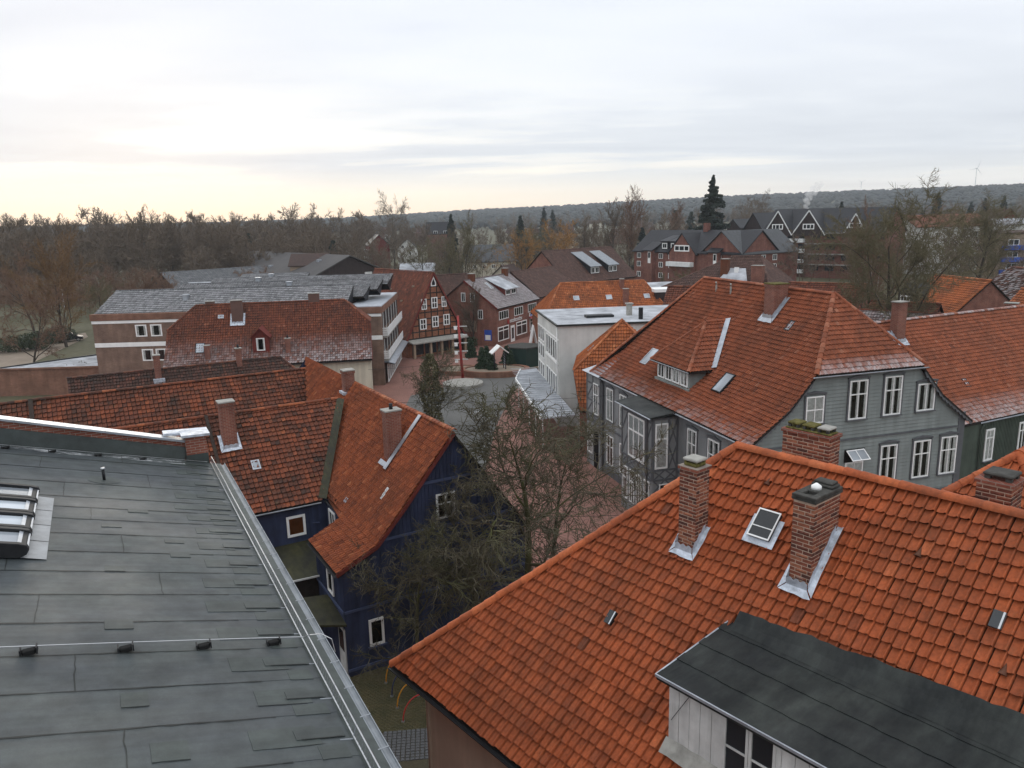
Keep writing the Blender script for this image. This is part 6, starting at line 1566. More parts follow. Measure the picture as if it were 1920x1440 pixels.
# ------------------------------------------------------------------ trees
def prisms(P0, P1, R0, R1, n=3):
    """tapered n-sided sticks for all segments at once"""
    P0, P1, R0, R1 = (np.asarray(a, float) for a in (P0, P1, R0, R1))
    D = P1 - P0; L = np.linalg.norm(D, axis=1, keepdims=True); L[L == 0] = 1; D = D / L
    ref = np.where(np.abs(D[:, 2:3]) < .9, np.array([[0, 0, 1.]]), np.array([[1., 0, 0]]))
    A = np.cross(D, ref); A /= np.linalg.norm(A, axis=1, keepdims=True); B = np.cross(A, D)
    m = len(P0); V = np.zeros((m, 2 * n, 3))
    for k in range(n):
        c, s = math.cos(2 * math.pi * k / n), math.sin(2 * math.pi * k / n)
        V[:, k] = P0 + (A * c + B * s) * R0[:, None]; V[:, n + k] = P1 + (A * c + B * s) * R1[:, None]
    Q = np.array([[k, (k + 1) % n, n + (k + 1) % n, n + k] for k in range(n)])
    Q = (Q[None] + (np.arange(m) * 2 * n)[:, None, None]).reshape(-1, 4)
    return V.reshape(-1, 3), Q

def ribbons(P0, P1, R0, rs):
    P0, P1 = np.asarray(P0, float), np.asarray(P1, float); D = P1 - P0
    A = np.cross(D, rs.normal(size=D.shape)); l = np.linalg.norm(A, axis=1, keepdims=True); l[l == 0] = 1; A = A / l * np.asarray(R0)[:, None]
    m = len(P0); V = np.stack([P0 - A, P0 + A, P1 + A * .5, P1 - A * .5], 1).reshape(-1, 3)
    return V, np.arange(4 * m).reshape(-1, 4)

def grow(seed, H, r0, levels, up=.25, wander=.16, trunk_frac=.28, lean=(0, 0), droop=0.0, flat=0.0, twist=True):
    """levels: list of dict(n children, ang (deg), len (fraction of parent), segs). returns list of [P0,P1,R0,R1] per level"""
    rs = np.random.RandomState(seed)
    out = [[[], [], [], []] for _ in range(len(levels) + 1)]
    def branch(lv, p, d, L, r, nseg, trop):
        pts = [p]; rad = [r]; dirs = []
        for i in range(nseg):
            d = d + rs.normal(size=3) * wander * (1.0 if lv else .35); d = d + np.array([0, 0, trop]) ; d = d / np.linalg.norm(d)
            p = p + d * (L / nseg); pts.append(p); rad.append(r * (1 - .78 * (i + 1) / nseg) if lv else r * (1 - .9 * (i + 1) / nseg)); dirs.append(d)
        o = out[lv]
        for i in range(nseg): o[0].append(pts[i]); o[1].append(pts[i + 1]); o[2].append(rad[i]); o[3].append(rad[i + 1])
        if lv >= len(levels): return
        q = levels[lv]; n = q['n'] if isinstance(q['n'], int) else rs.randint(q['n'][0], q['n'][1] + 1)
        s0 = q.get('start', .25)
        for c in range(n):
            t = s0 + (1 - s0) * (c + rs.rand() * .9) / n; t = min(t, .999); i = min(int(t * nseg), nseg - 1); f = t * nseg - i
            bp = pts[i] * (1 - f) + pts[i + 1] * f; br = rad[i] * (1 - f) + rad[i + 1] * f; bd = dirs[i]
            a = math.radians(q['ang'] * rs.uniform(.7, 1.25)); az = rs.rand() * 2 * math.pi if lv else (c * 2.39996 + rs.rand() * .7)
            x = np.cross(bd, [0, 0, 1.]) if abs(bd[2]) < .95 else np.array([1., 0, 0]); x = x / np.linalg.norm(x); y = np.cross(bd, x)
            nd = bd * math.cos(a) + (x * math.cos(az) + y * math.sin(az)) * math.sin(a)
            if flat: nd[2] *= (1 - flat)
            ll = L * q['len'] * rs.uniform(.65, 1.2) * (1 - .45 * t if lv == 0 and q.get('taper', True) else 1 - .25 * t)
            branch(lv + 1, bp, nd / np.linalg.norm(nd), ll, max(br * q.get('rad', .55), q.get('rmin', .004)), q.get('segs', 4), q.get('trop', up * .25))
    d0 = np.array([lean[0], lean[1], 1.]); d0 /= np.linalg.norm(d0)
    branch(0, np.zeros(3), d0, H, r0, 8, 0.03)
    return out

def tree_meshes(name, out, bark, twig, thick_lv=2, n_thick=6, ribbon_from=99, seed=0, rscale=1.0):
    rs = np.random.RandomState(seed)
    Vs, Qs, off = [], [], 0
    for lv in range(thick_lv):
        o = out[lv]
        if not o[0]: continue
        V, Q = prisms(o[0], o[1], np.array(o[2]), np.array(o[3]), n_thick if lv < 1 else max(4, n_thick - 1)); Vs.append(V); Qs.append(Q + off); off += len(V)
    trunk = np_mesh(name + '_trunk', np.concatenate(Vs), np.concatenate(Qs), M[bark], smooth=True)
    Vs, Qs, off = [], [], 0
    for lv in range(thick_lv, len(out)):
        o = out[lv]
        if not o[0]: continue
        if lv >= ribbon_from: V, Q = ribbons(o[0], o[1], np.array(o[2]) * rscale, rs)
        else: V, Q = prisms(o[0], o[1], np.array(o[2]) * rscale, np.array(o[3]) * rscale, 3)
        Vs.append(V); Qs.append(Q + off); off += len(V)
    crown = np_mesh(name + '_crown', np.concatenate(Vs), np.concatenate(Qs), M[twig])
    return trunk, crown

def place_tree(meshes, p, s=1.0, rz=0.0, label='', name='bare_tree', group=None, sz=None, cat='tree'):
    e = empty(name, p, rz, label, cat, group); e.scale = (s, s, sz or s)
    a = link('trunk', meshes[0], e); b = link('crown', meshes[1], e)
    return e

# foliage cards ---------------------------------------------------------
def leaf_cloud(name, P, size, mat, rs, up=0.0, ratio=1.0):
    P = np.asarray(P, float); m = len(P)
    A = rs.normal(size=(m, 3)); A[:, 2] *= (1 - up); A /= np.linalg.norm(A, axis=1, keepdims=True)
    B = np.cross(A, rs.normal(size=(m, 3))); B /= np.linalg.norm(B, axis=1, keepdims=True)
    s = (size * rs.uniform(.6, 1.3, m))[:, None]
    V = np.stack([P - A * s, P + B * s * .55 * ratio, P + A * s, P - B * s * .55 * ratio], 1).reshape(-1, 3)
    return np_mesh(name, V, np.arange(4 * m).reshape(-1, 4), M[mat])

def conifer_meshes(name, H, R, seed, mat='conifer', n=26, dens=1.0, droop=.25, gap=.12, bare=.06, size=.16, irregular=0.0):
    rs = np.random.RandomState(seed); P = []; S0, S1, SR = [], [], []
    for i in range(n):
        t = bare + (1 - bare) * (i + .5) / n; z = H * t; rad = R * (1 - t) ** .82 * (1 + irregular * rs.normal() * .5) + .12
        k = int(6 + 5 * (1 - t))
        for j in range(k):
            a = rs.rand() * 2 * math.pi; L = rad * rs.uniform(.65, 1.1); d = np.array([math.cos(a), math.sin(a), -droop * rs.uniform(.3, 1.2)])
            b = np.array([0, 0, z + rs.normal() * H * .01]); S0.append(b); S1.append(b + d * L); SR.append(.012 * H * (1 - t) * .2 + .012)
            m = int((16 + 26 * L) * dens)
            tt = rs.rand(m) ** .7; c = b + d * L * tt[:, None]; side = np.array([-math.sin(a), math.cos(a), 0]) * (rs.normal(size=(m, 1)) * (.10 + .16 * L * (1 - tt[:, None])))
            P.append(c + side + np.array([0, 0, -1]) * np.abs(rs.normal(size=(m, 1))) * (.05 + .06 * L))
    P = np.concatenate(P)
    V, Q = prisms([[0, 0, 0]], [[0, 0, H * .97]], np.array([.014 * H + .05]), np.array([.02]), 7); V2, Q2 = prisms(S0, S1, np.array(SR), np.array(SR) * .3, 3)
    tr = np_mesh(name + '_trunk', np.concatenate([V, V2]), np.concatenate([Q, Q2 + len(V)]), M['bark_dark'])
    return tr, leaf_cloud(name + '_crown', P, size, mat, rs, up=.3)

def bush_mesh(name, r, h, n, mat, seed, size=.09):
    rs = np.random.RandomState(seed); v = rs.normal(size=(n, 3)); v /= np.linalg.norm(v, axis=1, keepdims=True); q = rs.rand(n) ** .35
    lump = 1 + .18 * np.sin(v[:, 0] * 5 + seed) * np.cos(v[:, 1] * 6)
    P = v * (q * lump)[:, None] * np.array([r, r, h / 2]) + np.array([0, 0, h / 2]); P[:, 2] = np.maximum(P[:, 2], .03)
    return leaf_cloud(name, P, size, mat, rs)

def shrub(p, r, h, n, mat, label, name='shrub', seed=1, size=.09, cat='shrub', group=None):
    e = empty(name, p, 0, label, cat, group)
    link('foliage', bush_mesh(name + '_foliage', r, h, n, mat, seed, size), e)
    m = MB(); rs = random.Random(seed)
    for i in range(5): a = rs.uniform(0, 6.28); m.tube([(0, 0, 0), (math.cos(a) * r * .4, math.sin(a) * r * .4, h * .7)], [.03, .01], 4)
    m.build('stem', M['bark_dark'], e)
    return e

# hero bare trees in the lane
LV_HERO = [dict(n=11, ang=52, len=.66, segs=7, rad=.50, trop=.045, start=.20), dict(n=9, ang=46, len=.52, segs=6, rad=.46, trop=.02, start=.12, rmin=.026), dict(n=7, ang=46, len=.54, segs=5, rad=.5, trop=-.02, start=.10, rmin=.020), dict(n=7, ang=46, len=.62, segs=4, rad=.65, trop=-.07, start=.08, rmin=.0145)]
g1 = grow(5, 9.2, .20, LV_HERO, wander=.20, lean=(.04, .0))
T_HERO = tree_meshes('lane_tree', g1, 'bark_moss', 'bark', 2, 8)
g2 = grow(12, 8.0, .16, LV_HERO, wander=.20)
T_HERO2 = tree_meshes('lane_tree_b', g2, 'bark', 'bark', 2, 8)
place_tree(T_HERO, (.4, 33.0, 0), 1.26, .6, 'big bare tree with mossy limbs between the blue house and the grey villa', sz=1.16)
place_tree(T_HERO, (2.0, 37.4, 0), .88, 2.6, 'bare tree on the red paving between the lane and the villa bay')
place_tree(T_HERO2, (-2.0, 31.5, 0), 1.12, 2.1, 'bare mossy tree in front of the blue gable wall', sz=.98)
place_tree(T_HERO, (-4.3, 30.1, 0), .66, 3.3, 'low bare tree with drooping twigs against the lower blue wall')

# ivy covered tree by the square
def ivy_tree():
    p = G(812, 812); e = place_tree(T_HERO2, p, .80, 1.0, 'tree with trunk wrapped in dense ivy by the square', 'ivy_tree')
    rs = np.random.RandomState(3); n = 7600; a = rs.rand(n) * 6.283; z = rs.rand(n) ** .85 * 9.4
    rr = (1.2 + .35 * np.sin(z * 1.7) + .25 * np.sin(a * 3 + z)) * np.clip((9.6 - z) / 2.4, .35, 1) * rs.uniform(.7, 1.05, n)
    link('ivy', leaf_cloud('ivy', np.stack([np.cos(a) * rr, np.sin(a) * rr, z + .2], 1), .12, 'ivy', rs), e)
ivy_tree()

# big tree behind the villa
LV_BIG = [dict(n=13, ang=46, len=.80, segs=7, rad=.42, trop=.05, start=.18), dict(n=10, ang=42, len=.5, segs=5, rad=.42, trop=.03, start=.15, rmin=.03), dict(n=10, ang=42, len=.48, segs=4, rad=.5, trop=.02, start=.12, rmin=.022), dict(n=9, ang=42, len=.55, segs=3, rad=.6, trop=.0, start=.1, rmin=.017)]
g3 = grow(31, 13.0, .36, LV_BIG, wander=.17)
T_BIG = tree_meshes('big_tree', g3, 'bark_dark', 'twig_olive', 2, 8)
place_tree(T_BIG, GD(1700, 86, 0), 1.28, .4, 'big spreading bare tree behind the villa roof at right')
place_tree(T_BIG, GD(1842, 150, 2), 1.0, 2.4, 'bare olive brown tree at right edge beside the blue balcony block', sz=1.15)

# wood and park trees: a handful of crowns, one object each
LV_W = [dict(n=11, ang=50, len=.74, segs=5, rad=.5, trop=.06, start=.25), dict(n=8, ang=42, len=.5, segs=4, rad=.45, trop=.04, start=.15, rmin=.05), dict(n=8, ang=40, len=.5, segs=3, rad=.5, trop=.02, start=.1, rmin=.04), dict(n=7, ang=38, len=.55, segs=2, rad=.6, trop=.0, start=.1, rmin=.034)]
LV_UP = [dict(n=12, ang=24, len=.70, segs=5, rad=.5, trop=.10, start=.08), dict(n=9, ang=26, len=.5, segs=4, rad=.45, trop=.08, start=.12, rmin=.05), dict(n=8, ang=30, len=.45, segs=3, rad=.5, trop=.05, start=.1, rmin=.04), dict(n=6, ang=32, len=.5, segs=2, rad=.6, trop=.0, start=.1, rmin=.032)]
LV_RU = [dict(n=16, ang=38, len=.78, segs=5, rad=.42, trop=.05, start=.08, taper=False), dict(n=10, ang=30, len=.5, segs=4, rad=.42, trop=.06, start=.12, rmin=.045), dict(n=9, ang=32, len=.45, segs=3, rad=.5, trop=.04, start=.1, rmin=.034), dict(n=7, ang=34, len=.5, segs=2, rad=.6, trop=.0, start=.1, rmin=.028)]
def wood(name, seed, lv, twig, H=14.0, bark='bark_dark', wander=.16): return tree_meshes(name, grow(seed, H, .30, lv, wander=wander), bark, twig, 2, 5, ribbon_from=3, seed=seed)
TW = {'round': wood('round_tree', 41, LV_W, 'twig_brown'), 'wide': wood('wide_tree', 42, LV_W, 'twig_red', wander=.22), 'tall': wood('tall_tree', 43, LV_UP, 'twig_brown'), 'olive': wood('olive_tree', 44, LV_W, 'twig_olive'), 'willow': wood('willow_tree', 45, LV_W, 'twig_orange'), 'fan': wood('fan_tree', 46, LV_UP, 'twig_olive'), 'rust': wood('rust_tree', 49, LV_RU, 'twig_rust'), 'redup': wood('upright_tree', 47, LV_UP, 'twig_red')}
TB = wood('birch_tree', 48, LV_UP, 'twig_red', bark='birch')
for (px, D, key, s, sz, lb) in (
    (88, 152, 'rust', .92, .86, 'large orange-brown bare tree on the park edge at far left'),
    (15, 118, 'wide', .62, .75, 'bare tree with reddish trunk at left frame edge above the road'),
    (30, 170, 'wide', .85, .9, 'dark bare tree behind the road at left edge'),
    (215, 190, 'wide', .70, .62, 'reddish bare tree behind the frosted roofs'),
    (250, 180, 'redup', .60, .62, 'purple-brown bare bush-like tree left of the stone bridge'),
    (300, 190, 'wide', .60, .55, 'low reddish tree in front of the wood, left of the hall roof'),
    (165, 165, 'olive', .62, .6, 'thin olive bare tree beside the street lamp'),
    (270, 262, 'tall', 1.25, 1.42, 'tall feathery bare tree standing above the wood skyline at left'),
    (312, 268, 'tall', 1.1, 1.3, 'second tall feathery tree on the left skyline'),
    (110, 285, 'tall', 1.2, 1.32, 'bare tree crown on the skyline above the orange tree'),
    (40, 275, 'tall', 1.1, 1.25, 'bare tree crown on the skyline at far left'),
    (12, 260, 'round', 1.0, 1.12, 'rounded bare tree crown at the far left skyline'),
    (735, 330, 'round', 1.25, 1.62, 'solitary tall tree with round crown on the skyline above the white house'),
    (868, 175, 'fan', .95, 1.05, 'fan-shaped pale bare tree behind the brick shop'),
    (835, 182, 'fan', .75, .85, 'smaller fan-shaped bare tree left of the pale fan tree'),
    (1040, 205, 'willow', 1.08, 1.05, 'orange-brown willow with rounded crown behind the brown row roofs'),
    (975, 195, 'willow', .82, .95, 'orange-brown willow left of the larger willow'),
    (1000, 235, 'olive', .95, 1.0, 'olive bare tree between the two willows'),
    (1100, 225, 'tall', .95, 1.05, 'grey-brown bare tree right of the large willow'),
    (1180, 235, 'redup', 1.15, 1.42, 'tall reddish tree left of the long brick apartments'),
    (1150, 240, 'tall', 1.05, 1.3, 'tall bare tree behind the row roofs with its top on the skyline'),
    (1265, 290, 'redup', 1.1, 1.15, 'reddish tree group behind the apartment roof'),
    (1290, 150, 'olive', .50, .55, 'small bare tree in front of the brick apartments'),
    (1245, 155, 'fan', .42, .45, 'small pale bush-like tree beside the white flat roof'),
    (1455, 145, 'redup', .55, .55, 'vase-shaped bare tree in front of the gabled apartments'),
    (1640, 140, 'redup', .80, .9, 'bare reddish tree left of the big tree'),
    (880, 122, 'tall', .50, .55, 'young bare tree on the square before the brick shop gable'),
    (700, 210, 'round', .72, .75, 'bare tree behind the dark hall gable'),
    (790, 215, 'olive', .80, .85, 'bare tree beside the low white building'),
    (835, 240, 'round', .85, .95, 'bare tree between the white house and the grey roofed house'),
    (1850, 215, 'round', 1.0, 1.0, 'dense bare tree behind the olive tree at right'),
    (1780, 260, 'wide', 1.0, 1.0, 'reddish bare tree before the far rooftops at right'),
    (1330, 300, 'round', 1.0, 1.05, 'bare tree behind the tall fir'),
    (1400, 420, 'round', 1.1, 1.25, 'bare tree on the hill skyline, left of the two')):
    p = GD(px, D); p.z = float(terrain_h(p.x, p.y)) - .1
    place_tree(TW[key], p, s, rnd.uniform(0, 6.28), lb, sz=sz)
p = GD(1425, 430); p.z = float(terrain_h(p.x, p.y)); place_tree(TW['round'], p, 1.2, 1.0, 'bare tree on the hill skyline, right of the two', sz=1.4)
p = GD(1640, 118, 1.0); place_tree(TB, p, .80, .5, 'white-trunked birch in front of the gabled apartments', 'birch_tree', sz=1.05)

# conifers
C1 = conifer_meshes('fir', 26, 7.6, 1, 'conifer', 30, 1.5, .22, size=.45, irregular=.55)
C2 = conifer_meshes('spruce', 16, 4.4, 2, 'conifer_blue', 22, 1.3, .35, size=.36)
C3 = conifer_meshes('yew', 13, 5.0, 3, 'conifer', 16, 1.6, .05, size=.42, irregular=.35)
for (px, D, ms, s, sz, lb) in ((1335, 262, C1, 1.0, 1.12, 'tall dark fir rising above the skyline behind the apartments'), (1355, 255, C3, 1.2, .95, 'broad dark conifer at the foot of the tall fir'), (1310, 262, C3, .9, .8, 'dark conifer left of the tall fir'),
    (1266, 420, C3, 1.2, 1.5, 'dark round conifer on the skyline left of the tall fir'), (1296, 430, C3, 1.3, 1.4, 'second round conifer on the skyline left of the tall fir'), (1205, 228, C2, .95, .95, 'dark spruce left of the brick apartments'),
    (975, 300, C2, 1.3, 1.3, 'dark conifer left of the orange willows'), (1020, 520, C2, 1.5, 1.6, 'spruce above the willow, left of the pair'), (1036, 530, C2, 1.4, 1.5, 'spruce above the willow, right of the pair'),
    (620, 235, C3, .9, 1.15, 'dark conifer within the wood right of the hall'), (845, 250, C2, 1.0, 1.35, 'slim conifer beside the white house'), (1880, 430, C2, 1.1, 1.35, 'tallest dark spruce on the right skyline'), (1862, 440, C3, 1.0, 1.1, 'broad conifer left of the tall right spruce'),
    (1820, 420, C2, 1.1, 1.2, 'dark spruce below the wind turbine'), (1757, 450, C2, 1.4, 1.5, 'narrow spruce before the right hills'), (1730, 460, C3, 1.1, 1.2, 'rounded conifer before the right hills'), (1500, 330, C2, 1.0, 1.1, 'spruce left of the smoke plume'), (1577, 330, C2, 1.15, 1.25, 'spruce right of the smoke plume'), (1845, 445, C2, 1.2, 1.3, 'small spruce between the two right spruces'), (462, 300, C3, .9, 1.3, 'conifer top above the wood at left'), (352, 300, C3, .7, 1.2, 'small conifer above the left wood')):
    p = GD(px, D); p.z = float(terrain_h(p.x, p.y)) - .1
    e = place_tree(ms, p, s, rnd.uniform(0, 6), lb, 'conifer', sz=sz)

# the woods that read as one mass
def forest(name, spots, mesh_specs, twig, bark='bark_dark', seed=0):
    rs = np.random.RandomState(seed); V_, Q_, off = [], [], 0
    protos = []
    for sd, lv in mesh_specs:
        o = grow(sd, 14.0, .22, lv, wander=.17); Vp, Qp, f = [], [], 0
        for k in range(len(o)):
            if k < 2: V, Q = prisms(o[k][0], o[k][1], np.array(o[k][2]), np.array(o[k][3]), 3)
            else: V, Q = ribbons(o[k][0], o[k][1], np.maximum(np.array(o[k][2]), .075 if k == 2 else .06), rs)
            Vp.append(V); Qp.append(Q + f); f += len(V)
        protos.append((np.concatenate(Vp), np.concatenate(Qp)))
    for (x, y, s, sz) in spots:
        V, Q = protos[rs.randint(len(protos))]; a = rs.rand() * 6.28; c, n = math.cos(a), math.sin(a)
        W_ = np.stack([(V[:, 0] * c - V[:, 1] * n) * s + x, (V[:, 0] * n + V[:, 1] * c) * s + y, V[:, 2] * sz + float(terrain_h(x, y)) - .2], 1)
        V_.append(W_); Q_.append(Q + off); off += len(V)
    return tag(link(name, np_mesh(name, np.concatenate(V_), np.concatenate(Q_), M[twig])), kind='stuff')
LV_F = [dict(n=9, ang=46, len=.6, segs=3, rad=.38, trop=.06, start=.22), dict(n=8, ang=42, len=.5, segs=2, rad=.42, trop=.04, start=.15), dict(n=11, ang=42, len=.6, segs=1, rad=.6, trop=.02, start=.1)]
rs_ = np.random.RandomState(8)
def ring(n, a0, a1, d0, d1, s0, s1, sky=None):
    out = []
    for i in range(n):
        px = rs_.uniform(a0, a1); D = rs_.uniform(d0, d1); p = GD(px, D); s = rs_.uniform(s0, s1)
        out.append((p.x, p.y, s, s * rs_.uniform(.9, 1.2)))
    return out
forest('wood', ring(150, -60, 640, 240, 330, .85, 1.18) + ring(130, -60, 700, 330, 480, 1.05, 1.4) + ring(60, 330, 660, 225, 255, .65, .9), [(61, LV_F), (62, LV_F), (63, LV_F)], 'twig_brown')
forest('wood_undergrowth', ring(40, -40, 305, 195, 240, .32, .62) + ring(30, 430, 650, 195, 240, .3, .5), [(64, LV_F), (65, LV_F)], 'twig_red')
forest('town_trees', ring(120, 640, 1250, 260, 520, .55, .95) + ring(60, 1250, 1960, 300, 620, .6, 1.0) + ring(50, 640, 1200, 215, 270, .4, .7) + ring(40, 1500, 1960, 170, 300, .5, .85), [(66, LV_F), (67, LV_F), (68, LV_UP[:3])], 'twig_brown', seed=4)
forest('hillside_trees', ring(150, -50, 1980, 560, 1100, .7, 1.2), [(69, LV_F), (70, LV_F)], 'twig_brown', seed=5)

def hill_canopy():
    """the wooded hills: many small crowns, far too many to tell apart"""
    rs = np.random.RandomState(9); n = 9000
    px = rs.uniform(-80, 2000, n); D = 1000 + 1500 * rs.rand(n) ** .8
    V, Q, off = [], [], 0
    X = np.array([GD(float(a), float(b))[:2] for a, b in zip(px, D)]); Z = terrain_h(X[:, 0], X[:, 1])
    h = rs.uniform(5, 13, n); r = h * rs.uniform(.5, .95, n); k = 6
    prof = [(0, .05), (.8, .35), (1.0, .62), (.55, .88), (0.02, 1.0)]
    rows = []
    for (rr, zz) in prof:
        for j in range(k):
            a = 2 * math.pi * j / k + rs.rand(n) * .5; q = r * rr * rs.uniform(.8, 1.2, n)
            rows.append(np.stack([X[:, 0] + np.cos(a) * q, X[:, 1] + np.sin(a) * q, Z + h * zz + rs.normal(size=n) * .3], 1))
    Vv = np.stack(rows, 1)
    q = np.array([[i * k + j, i * k + (j + 1) % k, (i + 1) * k + (j + 1) % k, (i + 1) * k + j] for i in range(len(prof) - 1) for j in range(k)])
    Qq = (q[None] + (np.arange(n) * Vv.shape[1])[:, None, None]).reshape(-1, 4)
    tag(link('hill_wood', np_mesh('hill_wood', Vv.reshape(-1, 3), Qq, M['hill_wood'], smooth=True)), kind='stuff')
hill_canopy()

# climbing plants and shrubs near the barn
LV_SH = [dict(n=8, ang=40, len=.75, segs=5, rad=.6, trop=.05, start=.02, taper=False), dict(n=7, ang=45, len=.55, segs=4, rad=.5, trop=.03, start=.1, rmin=.008), dict(n=6, ang=45, len=.5, segs=3, rad=.6, trop=.0, start=.1, rmin=.006)]
T_SH = tree_meshes('bare_shrub', grow(51, 3.2, .05, LV_SH, wander=.25), 'bark', 'twig_brown', 1, 5)
for i, (s_, r_, sc, lb) in enumerate(((-12.0, 15.6, 2.3, 'bare shrub in front of the barn roof at left edge'), (-10.2, 15.2, 2.2, 'bare shrub in front of the barn roof beyond the parapet'), (-8.4, 15.8, 2.0, 'bare shrub against the barn roof near its fire wall'))):
    place_tree(T_SH, (-7.6 + s_ * .866 - r_ * .5, 30.89 + s_ * .5 + r_ * .866, 0), sc, i * 2.0, lb, 'bare_shrub', cat='shrub', sz=sc * 1.05)
for (px, py, r, h, n, mt, lb) in ((150, 730, 2.6, 3.4, 2600, 'ivy', 'olive green evergreen shrub against the brown brick wall'), (70, 655, 3.2, 3.0, 2600, 'hedge', 'dark evergreen shrub left of the parked car'), (20, 660, 3.0, 2.6, 2200, 'hedge', 'dark hedge behind the road at left edge'), (110, 642, 3.0, 2.8, 2400, 'hedge', 'dark evergreen shrub behind the parked car'), (878, 655, 1.6, 2.0, 1600, 'hedge', 'dark evergreen bush beside the brick shop gable'), (1040, 470, 4, 4, 1500, 'hedge', 'dark bush below the willows')):
    p = G(px, py, 0.0); shrub((p.x, p.y, 0), r, h, n, mt, lb, seed=int(px), size=.16)
# ivy in the blue house yard
rs2 = np.random.RandomState(5)
q = empty('yard_ivy', (0, 0, 0), 0, 'ivy climbing beside the lean-to in the narrow blue yard', 'ivy')
A_ = np.array([-7.6, 30.89]); sv = np.array([math.sin(math.radians(60)), .5]); rv = np.array([-.5, math.sin(math.radians(60))])
n = 2600; s_ = rs2.uniform(-3.6, -2.2, n); r_ = rs2.uniform(2.0, 8.0, n); z_ = rs2.rand(n) * 3.6; P = A_ + s_[:, None] * sv + r_[:, None] * rv
link('foliage', leaf_cloud('yard_ivy', np.column_stack([P, z_]), .10, 'hedge', rs2), q)
# ------------------------------------------------------------------ far buildings
def two_pt(pa, pb): d = pb - pa; return math.degrees(math.atan2(d.x, d.y)), math.hypot(d.x, d.y)

def build_sports_hall():
    ap = G(655, 482, 11.5)
    root = empty('sports_hall', (ap.x, ap.y, 0), az2rz(50.4), 'large hall with shallow dark grey roof and black gable behind the frosted roofs', 'hall')
    Lr, a, b, zr, za, zc = 64, -10.5, 7.0, 11.6, 6.9, 8.6
    m = MB(); m.poly([(a, 0, 0), (b, 0, 0), (b, 0, zc), (0, 0, zr), (a, 0, za)]); m.poly([(a, Lr, 0), (a, 0, 0), (a, 0, za), (a, Lr, za)]); m.poly([(b, 0, 0), (b, Lr, 0), (b, Lr, zc), (b, 0, zc)]); m.poly([(b, Lr, 0), (a, Lr, 0), (a, Lr, za), (0, Lr, zr), (b, Lr, zc)]); m.build('wall', M['wall_darkwood'], root)
    k = (zr - za) / 10.5; m = MB(); m.prism([(a - 3.5, -.6, za - 3.5 * k + .1), (0, -.6, zr + .1), (0, Lr, zr + .1), (a - 3.5, Lr, za - 3.5 * k + .1)], (0, 0, .3)); m.prism([(0, -.6, zr + .1), (b + 1, -.6, zc - .3), (b + 1, Lr, zc - .3), (0, Lr, zr + .1)], (0, 0, .3)); ro = m.build('roof', M['tile_slate2'], root)
    for x, y in ((-6, 20), (-4, 9), (-8, 30)): m = MB(); z = zr + x * k + .4; m.box(x, x + 1, y, y + 1, z - .3, z + .6); m.build('roof_vent', M['zinc'], ro)
    m = MB(); m.box(4.0, 6.0, -.12, 0, 4.0, 7.6); m.build('sign_panel', M['old_white'], root)
    P, Q = G(322, 512, 8.6), G(545, 497, 8.6); az, w = two_pt(P, Q)
    simple_house('grey_roofed_hall', 'long low hall with blue-grey roof in front of the dark hall', (P.x + 3, P.y - 6), az, w, 14, 5.2, 8.8, 'tile_grey', 'wall_darkwood', tw=.6, th=.8, seed=101, eav=.6)
    P, Q = G(520, 530, 6.5), G(660, 525, 6.5); az, w = two_pt(P, Q)
    simple_house('low_red_house', 'low house with reddish roof in front of the dark hall gable', (P.x, P.y), az, w, 8, 4.2, 6.9, 'tile_redbrown', 'wall_tan', tw=.4, th=.45, seed=102)
build_sports_hall()

